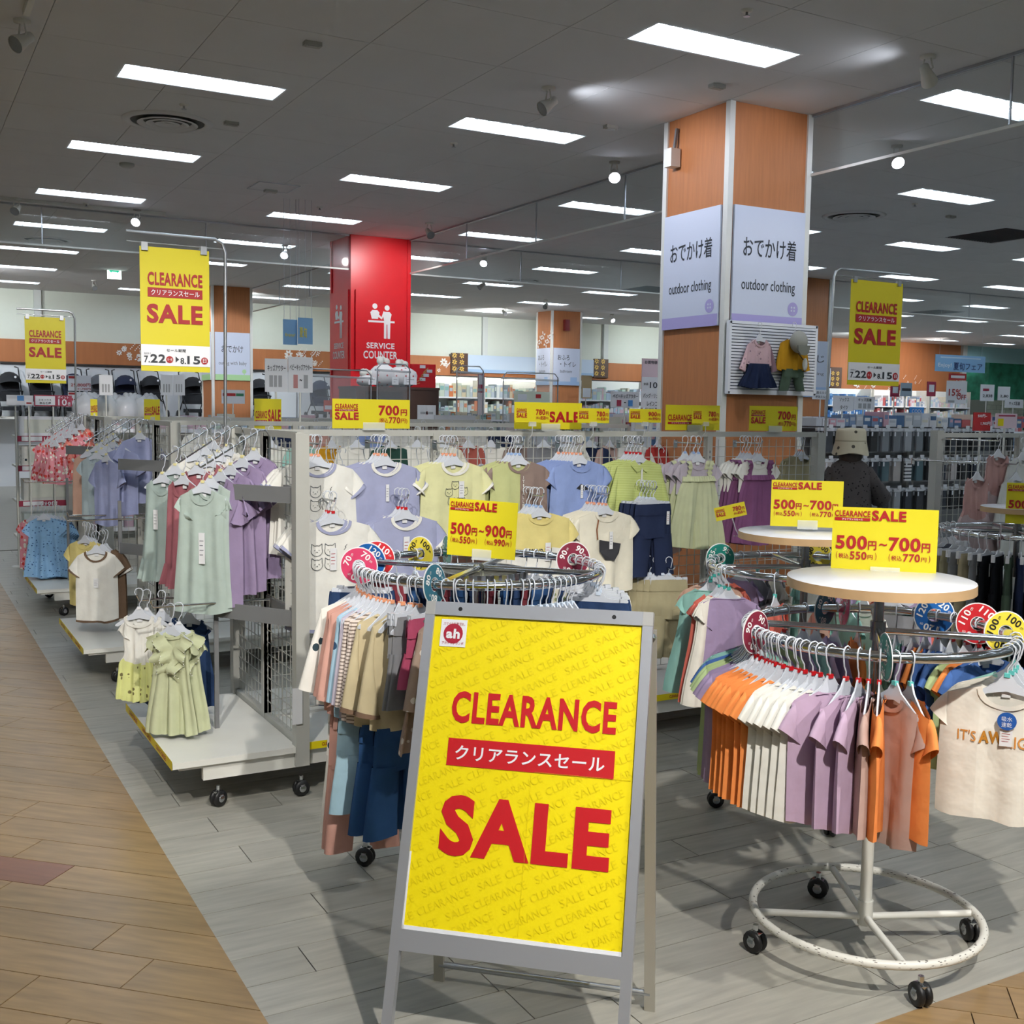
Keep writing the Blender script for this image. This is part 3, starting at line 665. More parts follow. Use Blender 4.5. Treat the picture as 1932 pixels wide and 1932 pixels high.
def arm_rod(px0, px1, lab, g):
    top = on_x(*px1, 1.47); low = on_y(*px0, top.y); t = thing('sloping_arm', lab, 'hanging arm', (0, 0, 0), 0, g)
    MB().tube([low + Vector((-.012, 0, .012)), low, top, top + Vector((.03, 0, .0)), top + Vector((.045, 0, -.03)), top + Vector((.045, 0, -.22))], .0045, 7).build('rod', CHROME, t)
    s = MB()
    for k in range(1, 8): a = low + (top - low) * (k / 8); s.bar(a, a + Vector((-.012, 0, .03)), .005, .005)
    s.build('stops', STEEL, t); return low, top
A1 = [arm_rod(a, b, 'sloping chrome arm on the nearest display stand end', 'sloping arms of the nearest stand') for a, b in (((304, 868), (408, 801)), ((337, 873), (443, 804)), ((379, 882), (490, 812)))]
A2 = [arm_rod(a, b, 'sloping chrome arm on the second display stand end', 'sloping arms of the second stand') for a, b in (((161, 834), (232, 790)), ((178, 836), (248, 791)), ((197, 840), (268, 792)))]
A3 = [arm_rod(a, b, 'sloping chrome arm on the third display stand end', 'sloping arms of the third stand') for a, b in (((88, 815), (141, 780)), ((98, 817), (150, 781)), ((103, 817), (159, 782)))]
def low_rod(x0, x1, y, z, lab):
    t = thing('hanging_bar', lab, 'hanging bar', (0, 0, 0)); MB().tube([(x0 - .01, y, z + .025), (x0, y, z), (x1, y, z), (x1, y, z - .05)], .005, 7).build('bar', CHROME, t); return (x0, x1, y, z)
LB1 = low_rod(.98, 1.5, 5.3, .80, 'lower chrome bar holding the pale yellow dresses'); LB2 = low_rod(.98, 1.5, 4.98, .82, 'lower chrome bar in front of the pale yellow dresses')
LB3 = low_rod(.95, 1.5, 7.45, .97, 'lower chrome bar holding the white and brown tops'); LB4 = low_rod(.95, 1.5, 10.0, 1.05, 'lower chrome bar holding the blue shark print tops'); LB5 = low_rod(1.0, 1.5, 7.75, .97, 'lower chrome bar holding the yellow tops')

# ---------------------------------------------------------------- round racks
def ring_pts(R, z, n=48): return [(R * math.cos(2 * PI * k / n), R * math.sin(2 * PI * k / n), z) for k in range(n)]
CHIP = mat('chipped_white_paint', 'e2e1da', .45, noise=.0, pat='dots', c2='6f6a64', ps=90, stretch=(.5, .5, 2.5))
def round_rack(c, R, zr, zt, lab, kind, rt=.28, spin=0):
    t = thing('round_rack', lab, 'clothes rack', (c[0], c[1], 0), spin)
    MB().tube(ring_pts(R, zr), .0155, 10, closed=True).build('rail', CHROME, t)
    for k in range(4):
        a = PI / 4 + PI / 2 * k; MB().tube([(.02 * math.cos(a), .02 * math.sin(a), zr), (R * math.cos(a), R * math.sin(a), zr)], .011, 8).build('spoke', CHROME, t)
    if kind == 'ring':
        MB().tube([(0, 0, .09), (0, 0, .8)], .019, 14).build('lower_pole', WHITEP, t); MB().tube([(0, 0, .8), (0, 0, zt - .02)], .016, 14).lathe([(.024, zr - .03), (.024, zr + .03)], 14).build('upper_pole', mat('dark_chrome', '8d8f94', .25, 1), t)
        MB().tube(ring_pts(.353, .115, 56), .0135, 10, closed=True).build('base_ring', CHIP, t)
        MB().lathe([(.024, .075), (.024, .155)], 14).build('socket', WHITEP, t)
        for k in range(4):
            a = math.radians(-28 + 90 * k - spin * 57.3); MB().tube([(.01 * math.cos(a), .01 * math.sin(a), .1), (.35 * math.cos(a), .35 * math.sin(a), .112)], .0115, 8).build('base_spoke', WHITEP, t)
            a += .12; caster(t, .365 * math.cos(a), .365 * math.sin(a), RN.uniform(0, 3))
        MB().lathe([(.001, zt), (rt, zt), (rt + .001, zt - .004)], 48, caps=False).lathe([(rt, zt - .03), (.001, zt - .03)], 48, caps=False).build('table_top', mat('white_laminate', 'e9eaee', .3), t)
        MB().lathe([(rt + .001, zt - .001), (rt + .002, zt - .03)], 48, caps=False).build('table_edge', mat('wood_edge_band', 'c3a178', .5, noise=.1, nscale=9), t)
    else:
        MB().tube([(0, 0, .13), (0, 0, zt - .02)], .02, 14).build('pole', CHROME, t)
        for a in (math.radians(140), math.radians(50)):
            x, y = .46 * math.cos(a), .46 * math.sin(a)
            MB().bar((-x, -y, .13), (x, y, .13), .035, .035).build('base_leg', CHROME, t)
            for s in (-1, 1): caster(t, s * x * .92, s * y * .92, a)
        MB().lathe([(.05, .11), (.05, .16), (.03, .2)], 16).build('socket', CHROME, t)
        MB().lathe([(rt - .03, zt), (.001, zt - .002)], 40, caps=False).build('table_top', mat('smoked_mirror', '9c9a90', .15, .7), t)
        n = 72; MB().add([((rt + (.004 if k % 2 else -.002)) * math.cos(2 * PI * k / n), (rt + (.004 if k % 2 else -.002)) * math.sin(2 * PI * k / n), z) for z in (zt + .004, zt - .022) for k in range(n)], [(k, (k + 1) % n, n + (k + 1) % n, n + k) for k in range(n)]).build('fluted_edge', CHROME, t)
        MB().lathe([(rt, zt + .004), (rt - .03, zt)], 40, caps=False).build('rim', CHROME, t)
    return t
RK = {'R1': ((2.69, 2.47), .40, 1.03), 'R0': ((1.826, 3.522), .43, 1.14), 'R2': ((3.42, 3.56), .40, 1.05), 'R3': ((5.57, 4.13), .41, 1.06)}
round_rack(*RK['R1'], 1.195, 'round chrome clothes rack at front right with a white table top and chipped ring base', 'ring', .282)
round_rack(*RK['R0'], 1.13, 'round chrome clothes rack behind the large yellow floor sign', 'cross', .17)
round_rack(*RK['R2'], 1.2, 'round chrome rack with a white table top behind the front right rack', 'ring', .285, .4)
round_rack(*RK['R3'], 1.2, 'round chrome rack of dark trousers at the right edge', 'ring', .2, .2)

# size marker discs on the rails
def size_disc(rk, deg, num, col, ink, lab, yaw=0):
    (cx, cy), R, z = RK[rk]; a = math.radians(deg)
    t = thing('size_disc', lab, 'size marker', (cx + R * math.cos(a), cy + R * math.sin(a), z)); t.rotation_euler = (RN.uniform(-.1, .1), 0, a + math.radians(yaw))
    n = 40; m = mat('disc_' + col, col, .35); W_ = mat('disc_white', 'f2f2f4', .4)
    def annulus(mb, r0, r1, y):
        vs = [(r * math.cos(2 * PI * k / n), y, r * math.sin(2 * PI * k / n)) for r in (r0, r1) for k in range(n)]; mb.add(vs, [(k, (k + 1) % n, n + (k + 1) % n, n + k) for k in range(n)])
    b = MB(); annulus(b, .021, .068, -.001); annulus(b, .021, .068, .001)
    for r in (.021, .068): b.add([(r * math.cos(2 * PI * k / n), y, r * math.sin(2 * PI * k / n)) for y in (-.001, .001) for k in range(n)], [(k, (k + 1) % n, n + (k + 1) % n, n + k) for k in range(n)])
    b.build('disc', W_, t); f_ = MB(); annulus(f_, .0235, .0645, -.0022); annulus(f_, .0235, .0645, .0022); f_.build('coloured_face', m, t)
    tx_ = MB()
    for y, fl in ((-.0035, 1), (.0035, -1)):
        for rot in (0, 100, 200):
            g = MB(); w = .017 if len(num) == 2 else .024; put_text(g, num, -w, .033, w, .056, y=0, bold=.03); put_text(g, 'cm', w + .004, .035, w + .014, .042, y=0, bold=0)
            tx_.join(g, Matrix.Translation((0, y, 0)) @ (Matrix.Rotation(PI if fl < 0 else 0, 4, 'Z') @ Matrix.Rotation(math.radians(35 - rot), 4, 'Y')))
    tx_.build('lettering', mat('ink_' + ink, ink, .5), t); return t
WK = 'f5f5f5'
for a in ((('R1', 159, '90', '84293f', WK, 'maroon 90 cm size disc at the left end of the front right rack', 35)), ('R1', 69, '80', '356f84', WK, 'grey-blue 80 cm size disc at the back of the front right rack', -55), ('R1', 59, '70', 'd9476f', WK, 'pink 70 cm size disc at the back of the front right rack', 0),
          ('R1', 16, '120', '1d62ae', WK, 'blue 120 cm size disc at the back right of the front right rack', -50), ('R1', 352, '110', 'c8242e', WK, 'red 110 cm size disc at the right of the front right rack', -40), ('R1', 331, '100', 'f0dc4a', '1e1c1a', 'yellow 100 cm size disc at the right end of the front right rack', 0),
          ('R1', 226, '95', '1d8478', WK, 'green 95 cm size disc at the front of the front right rack', 12), ('R0', 152, '70', 'd9476f', WK, 'large pink 70 cm size disc on the rack behind the floor sign', -5), ('R0', 134, '120', '1d62ae', WK, 'blue size disc peeping out behind the pink 70 cm disc', 0),
          ('R0', 126, '110', 'c8242e', WK, 'red 110 cm size disc beside the pink 70 cm disc', 30), ('R0', 95, '100', 'f0dc4a', '1e1c1a', 'yellow size disc seen nearly edge-on behind the floor sign rack', 20), ('R0', 80, '95', '1d8478', WK, 'green size disc seen edge-on left of the 900 yen sign', 0),
          ('R0', 223, '80', '356f84', WK, 'grey-blue 80 cm size disc above the top left of the floor sign', -10), ('R0', 7, '90', '84293f', WK, 'maroon 90 cm size disc at the right of the rack behind the floor sign', -20),
          ('R2', 114, '95', '1d8478', WK, 'green 95 cm size disc on the rack below the half hidden price sign', 45), ('R2', 38, '100', 'f0dc4a', '1e1c1a', 'yellow size disc below the edge of the middle white table top', -60), ('R3', 205, '90', '84293f', WK, 'maroon 90 cm size disc on the far right rack of dark trousers', 15)): size_disc(*a)

# ---------------------------------------------------------------- sale signs
YELB = mat('yellow_sign_card', 'd8ca1e', .45)  # darker copy of the yellow card, dimmer light put into its colour
def yb(t, w, h):
    MB().box(0, 0, 0, w, .002, h).build('board', YELB, t)
def sale_sign(loc, rz, w, h, kind, lab, p1='500', t1='550', p2='700', t2='770', foot=True, tilt=0, name='sale_sign'):
    t = thing(name, lab, 'price sign', loc, rz); t.rotation_euler = (0, tilt, rz); yb(t, w, h); B = Board(w, h, 0, h)
    I = REDI
    if kind == 'two':
        B.text('CLEARANCE', .02, .05, .36, .14, I, .035); B.rect(.02, .155, .36, .2, I); B.text('クリアランスセール', .09, .163, .29, .193, PAPER, .01, y=-.004); B.text('SALE', .375, .035, .70, .19, I, .05)
        for a, p, tt in ((0, p1, t1), (.505, p2, t2)):
            B.text(p, .04 + a, .42, .34 + a, .625, I, .04); B.text('円', .35 + a, .49, .43 + a, .625, I, .03); B.text('(', .045 + a, .665, .06 + a, .78, I, 0); B.text('税込', .07 + a, .69, .17 + a, .765, I, .015); B.text(tt, .18 + a, .655, .34 + a, .775, I, .03); B.text('円', .35 + a, .7, .4 + a, .765, I, .015); B.text(')', .42 + a, .665, .435 + a, .78, I, 0)
        B.text('~', .455, .52, .53, .56, I, .03)
    elif kind == 'one':
        B.text('CLEARANCE', .03, .17, .32, .33, I, .035); B.rect(.03, .35, .32, .41, I); B.text('クリアランスセール', .08, .36, .27, .40, PAPER, .01, y=-.004); B.text('SALE', .03, .45, .33, .71, I, .05)
        B.text(p1, .585, .2, .855, .55, I, .04); B.text('円', .875, .33, .96, .55, I, .03); B.text('(税込', .59, .63, .71, .82, I, .012); B.text(t1, .72, .6, .87, .82, I, .03); B.text('円)', .88, .65, .965, .83, I, .012)
    else:
        B.text('CLEARANCE', .04, .38, .47, .62, I, .035); B.rect(.04, .67, .47, .76, I); B.text('クリアランスセール', .1, .685, .42, .745, PAPER, .01, y=-.004); B.text('SALE', .5, .33, .97, .74, I, .05)
    B.done(t, {I: 'lettering', PAPER: 'white_lettering'})
    if foot: MB().box(w * .38, -.012, -.008, w * .66, -.009, .03).box(w * .38, -.02, -.008, w * .66, .03, -.005).box(w * .38, .004, -.008, w * .66, .007, .03).build('clear_stand', CLEARP, t)
    return t
def on_rack(px, py, d, rz, w): p = at(px, py, d); return (p.x, p.y, p.z)
a = math.radians
sale_sign(tuple(at(1567, 1081, 3.72)), a(-46), .328, .222, 'two', 'yellow 500 to 700 yen clearance sign on the nearest white table top')
sale_sign(tuple(at(1453, 992, 4.85)), a(-40), .30, .2, 'two', 'yellow 500 to 700 yen clearance sign partly hidden, on the middle white table top')
sale_sign(tuple(at(843, 1046, 4.0)), a(-40), .248, .203, 'two', 'yellow 500 to 900 yen clearance sign on the rack behind the floor sign', '500', '550', '900', '990', tilt=.045)
sale_sign(tuple(at(1896, 987, 6.2)), a(-50), .32, .225, 'two', 'yellow clearance sign cut off by the right edge')
yr = 5.14
def psign(x0, x1, ytop, ybot, kind, lab, y=5.12, **k):
    p = on_y(x0, ybot, y); q = on_y(x1, ybot, y); r = on_y(x0, ytop, y)
    sale_sign((p.x, y, max(p.z, 1.602) if y < 5.3 else p.z), 0, q.x - p.x, r.z - p.z, kind, lab, **k)
psign(627, 773, 757, 813, 'one', 'yellow 700 yen sign on the top rail left of the middle', p1='700', t1='770')
psign(970, 1097, 762, 813, 'big', 'wide yellow CLEARANCE SALE sign on the top rail behind the 780 yen signs', y=5.2)
psign(972, 1037, 765, 797, 'one', 'small yellow 780 yen sign in front of the wide SALE sign', y=5.0, p1='780', t1='858', foot=False)
psign(1090, 1149, 770, 798, 'one', 'small yellow 780 yen sign overlapping the right end of the wide SALE sign', y=5.0, p1='780', t1='858', foot=False)
psign(1187, 1247, 771, 797, 'one', 'small yellow 900 yen sign beside the big wood column', y=5.0, p1='900', t1='990', foot=False)
psign(1255, 1357, 767, 815, 'big', 'yellow CLEARANCE sign in front of the left face of the big wood column', y=5.15)
psign(1306, 1357, 770, 799, 'one', 'small yellow 780 yen sign over the right half of another sign', y=5.0, p1='780', t1='858', foot=False)
psign(1413, 1503, 768, 815, 'one', 'yellow 700 yen sign in front of the right face of the big wood column', p1='700', t1='770')
for x0, x1 in ((972, 1037), (1090, 1149), (1187, 1247), (1306, 1357)):
    p = on_y((x0 + x1) / 2, 797, 5.0); t = thing('sign_clip', 'clear plastic clip under a small yellow price sign', 'sign clip', (p.x, 5.0, p.z), 0, 'clear sign clips'); MB().box(-.02, -.006, -.02, .02, .006, .004).build('jaw', CLEARP, t); MB().tube([(0, 0, -.02), (0, 0, -.06), (.01, .05, -.09)], .003, 6).build('stem', CLEARP, t)
psign(480, 531, 752, 812, 'big', 'golden CLEARANCE SALE sign on the second stand near its right side', y=7.6)
psign(272, 302, 753, 793, 'big', 'small golden SALE sign behind the large left sale banner pole', y=9.8); psign(171, 184, 753, 786, 'big', 'narrow golden sale sign seen edge-on at the left', y=10.4)
sale_sign(tuple(at(1352, 984, 5.6)), a(-30), .155, .068, 'one', 'small tilted yellow 780 yen sign on a peg in front of the purple dresses', '780', '858', foot=False, tilt=-.24)

_s = bpy.data.objects['sale_sign.015']; MB().tube([(.08, 0, 0), (.085, 0, -.06), (.1, .03, -.1), (.1, .2, -.12)], .003, 6).build('clip_stem', CLEARP, _s)
def banner(p0, w, h, lab, pole, right=True):
    """hanging sale banner; p0 = top left corner of the sheet"""
    t = thing('sale_banner', lab, 'banner', tuple(p0)); MB().box(0, 0, -h, w, .003, 0).build('sheet', YELB, t); B = Board(w, h, 0, 0)
    B.text('CLEARANCE', .105, .2, .895, .305, REDI, .04, y=-.004); B.rect(.105, .325, .895, .4, REDI, y=-.003); B.text('クリアランスセール', .15, .34, .85, .385, PAPER, .012, y=-.006); B.text('SALE', .09, .455, .895, .61, REDI, .05, y=-.004)
    B.rect(0, .785, 1, .955, PAPER, y=-.003); B.text('セール期間', .36, .815, .64, .84, DARK, .012, y=-.006); B.text('2021', .04, .85, .13, .864, GREYI, 0, y=-.006)
    B.text('7.', .04, .877, .12, .932, DARK, .02, y=-.006); B.text('22', .13, .862, .345, .932, DARK, .035, y=-.006); B.disc(.405, .903, .052, REDI, y=-.0055); B.text('木・祝', .37, .89, .44, .915, PAPER, 0, y=-.007)
    B.poly([(.49, .875), (.54, .9), (.49, .925)], DARK, y=-.006); B.text('8.', .56, .885, .64, .935, DARK, .02, y=-.006); B.text('15', .66, .868, .85, .935, DARK, .035, y=-.006); B.disc(.915, .905, .052, REDI, y=-.0055); B.text('日', .89, .888, .94, .922, PAPER, .01, y=-.007)
    B.done(t, {REDI: 'red_lettering', DARK: 'dark_lettering', PAPER: 'white_print', GREYI: 'year'})
    for x in (.05, .9): MB().box(x * w - .01, -.012, -.02, x * w + .02, .012, .02).build('clip', STEEL, t)
    pt = thing('banner_pole', 'chrome hook pole holding the ' + lab, 'pole', pole); z1 = p0[2] + .06 - pole[2]; s = -1 if right else 1
    xe = (p0[0] - pole[0] - .06) if right else (p0[0] + w - pole[0] + .06)
    y = p0[1] - pole[1]
    MB().tube([(0, 0, 0), (0, y, z1 - .06), (s * .015, y, z1 - .02), (s * .05, y, z1), (xe, y, z1 + .003)], .0085, 8).build('pole', STEEL, pt)
    MB().tube([(0, y, z1 - .045), (xe, y, z1 - .042)], .004, 6).build('cross_rod', STEEL, pt)
banner((1.065, 5.62, 2.456), .33, .592, 'large left yellow sale banner', (1.475, 5.66, 1.1))
banner((1.03, 10.5, 2.44), .325, .565, 'smaller yellow sale banner at the far left', (1.435, 10.56, 1.1))
banner((5.72, 5.62, 2.62), .495, .71, 'yellow sale banner on the right of the big wood column', (5.56, 5.66, .9), False)
MB().box(5.03 - 5.56, -.03, .25, .02, .03, .28).build('pole_bracket', DGREY, bpy.data.objects['banner_pole.002'])

# ---------------------------------------------------------------- the big floor sign
def floor_sign():
    t = thing('a_frame_sign', 'large silver A-frame floor sign with a yellow CLEARANCE SALE poster', 'floor sign')
    t.location = (0, 0, 0)
    hx = Vector((.7263, -.6874, 0)); vz = Vector((.213, .248, .945)).normalized(); nn = hx.cross(vz).normalized()   # nn points away from the viewer
    if nn.y < 0: nn = -nn
    O = Vector((1.348, 2.868, 1.114))          # visible top left of the poster
    M = Matrix(((hx.x, nn.x, vz.x, O.x), (hx.y, nn.y, vz.y, O.y), (hx.z, nn.z, vz.z, O.z), (0, 0, 0, 1)))
    e = bpy.data.objects.new('front_frame', None); COL.objects.link(e); e.parent = t; e.matrix_basis = M
    W, Hh, st = .594, .849, .028; leg = 1.114 / vz.z
    AL = mat('silver_frame', 'c3c5cc', .33, .6); CAPM = mat('grey_corner', 'a9a9a9', .5)
    MB().box(-st, -.012, -leg, 0, .012, .0).build('left_stile', AL, e); MB().box(W, -.012, -leg, W + st, .012, 0).build('right_stile', AL, e)
    MB().box(0, -.012, 0, W, .012, .038).build('top_bar', AL, e); MB().box(0, -.012, -Hh - .055, W, .012, -Hh).build('bottom_bar', AL, e)
    for x in (-st, W - 0): MB().box(x, -.013, 0, x + st, .013, .038).build('corner_cap', CAPM, e)
    MB().box(-.002, -.004, -Hh, W + .002, .006, 0).build('poster', YELLOW, e)
    MB().box(0, -.0065, -Hh, W, -.0045, -Hh + .01).box(0, -.0065, -Hh, .004, -.0045, -Hh + .2).build('white_margin', PAPER, e)
    for x in (.075, .515): MB().lathe([(.001, -.0005), (.006, 0)], 14).xf(Matrix.Translation((x, -.0125, .019)) @ Matrix.Rotation(PI / 2, 4, 'X')).build('screw', BLACKR, e)
    B = Board(W, Hh, 0, 0); y = -.0062
    B.text('CLEARANCE', .13, .247, .908, .35, REDB, .04, y=y); B.rect(.13, .4, .912, .487, REDB, y=y); B.text('クリアランスセール', .168, .421, .868, .467, PAPER, .02, y=y - .0015); B.text('SALE', .13, .577, .916, .766, REDB, .055, y=y)
    B.rect(.036, .013, .165, .104, PAPER, y=y); LG = mat('maroon_logo', 'a81e36', .4)
    B.text('スマイルな育児を。', .048, .022, .155, .033, LG, 0, y=y - .001); B.disc(.1, .06, .048, LG, y=y - .001); B.text('ah', .066, .044, .134, .077, PAPER, .05, y=y - .002); B.text('アカチャンホンポ', .048, .087, .155, .097, LG, .01, y=y - .001)
    B.rect(.535, .49, .537, .985, YEL2, y=y); B.rect(.55, .485, .99, .4865, YEL2, y=y)
    B.done(e, {REDB: 'red_lettering', PAPER: 'white_lettering', LG: 'logo', YEL2: 'fold_lines'})
    # pale diagonal word pattern, trimmed to the sheet
    wm = MB(); ca, sa = math.cos(a(27)), math.sin(a(27))
    for r in range(-16, 24):
        for k in range(-3, 6):
            g = MB(); u0 = k * .262 + (r % 2) * .13 + r * .02; put_text(g, 'SALE', u0, 0, u0 + .068, .021, y=0, bold=.0); put_text(g, 'CLEARANCE', u0 + .082, 0, u0 + .235, .021, y=0, bold=.0)
            z = -r * .0395; vs = [(u * ca - (zz + z) * sa, y + .0008, -Hh * .75 + u * sa + (zz + z) * ca + .2) for u, _, zz in g.v]
            if min(v[0] for v in vs) < W and max(v[0] for v in vs) > 0 and min(v[2] for v in vs) < 0 and max(v[2] for v in vs) > -Hh: wm.add(vs, g.f)
    me = wm.mesh('pattern', YEL2); bm = bmesh.new(); bm.from_mesh(me)
    for p, n in (((.006, 0, 0), (-1, 0, 0)), ((W - .004, 0, 0), (1, 0, 0)), ((0, 0, -.004), (0, 0, 1)), ((0, 0, -Hh + .012), (0, 0, -1))):
        bmesh.ops.bisect_plane(bm, geom=bm.verts[:] + bm.edges[:] + bm.faces[:], plane_co=p, plane_no=n, clear_outer=True)
    bm.to_mesh(me); bm.free(); ob('word_pattern', me, e)
    P = lambda x, yy, z: M @ Vector((x, yy, z))
    tl = P(-.012, .025, .0); tr = P(W + .02, .025, 0); bl = Vector((1.385, 2.9, 0)); br = Vector((1.845, 2.47, 0))
    ALB = mat('beige_silver_leg', 'b9b5ab', .4, .5)
    for p, q in ((tl, bl), (tr, br)): MB().bar(q, p, .014, .03, up=hx).build('rear_leg', ALB, t)
    h = (br - bl).normalized(); MB().tube([bl + Vector((0, 0, .05)), br + Vector((0, 0, .05))], .0095, 10).build('rear_bar', STEEL, t)
    for s, p in ((-1, P(-.01, 0, -.1)), (1, P(W + .01, 0, -.1))):
        MB().tube([P(-.03 if s < 0 else W + .03, .0, -.02), P(-.03 if s < 0 else W + .03, .02, -.02)], .006, 8).build('hinge_pin', CHROME, t)
floor_sign()
# ---------------------------------------------------------------- clothes and hangers
# local frame of every hanger and garment: origin at the centre of the rod it hangs on, x = across the shoulders, -y = front
def make_hanger(name, body_mat, dot, w=.105, clip=False, wide=.03, label='', group=None):
    t = thing(name, label, 'hanger', (0, 0, 0), 0, group)
    pts = [(-.019 * math.cos(k), 0, .002 + .019 * math.sin(k)) for k in (math.radians(v) for v in (-40, 0, 40, 80, 120, 160, 190))] + [(.012, 0, -.035), (.001, 0, -.052), (0, 0, -.08)]
    MB().tube(pts, .0024, 5).build('hook', body_mat, t)
    b = MB()
    if not clip:
        b.prism([(-.01, -.07), (.01, -.07), (.028, -.096), (w, -.146), (w + .002, -.154), (w - .01, -.157), (.05, -.13), (0, -.12), (-.05, -.13), (-w + .01, -.157), (-w - .002, -.154), (-w, -.146), (-.028, -.096)], -.0025, .0025)
        b.build('shoulders', body_mat, t)
    else:
        b.prism([(-.012, -.07), (.012, -.07), (.03, -.088), (w, -.094), (w, -.106), (-w, -.106), (-w, -.094), (-.03, -.088)], -.003, .003).build('bar', body_mat, t)
        for s in (-1, 1): MB().box(s * (w - .015) - .012, -.009, -.128, s * (w - .015) + .012, .009, -.088).build('clip', body_mat, t)
    if dot: MB().box(-.008, -.006, -.078, .008, .006, -.066).build('size_marker', mat('marker_' + dot, dot, .4), t)
    KIDS[t.name] = list(t.children)
    return t
_hp = {}
def hang(kind, dot, loc, rot, label, group):
    k = (kind, dot)
    if k not in _hp:
        bm_ = {'clear': HANGP, 'white': mat('white_plastic', 'eeeef2', .35)}[kind.split('_')[0]]
        _hp[k] = make_hanger('clothes_hanger', bm_, dot, clip='clip' in kind, label=label, group=group); r = _hp[k]; r.location = loc; r.rotation_euler = rot; r['label'] = label; r['group'] = group; return r
    return dup(_hp[k], loc, rot=rot, label=label, group=group)

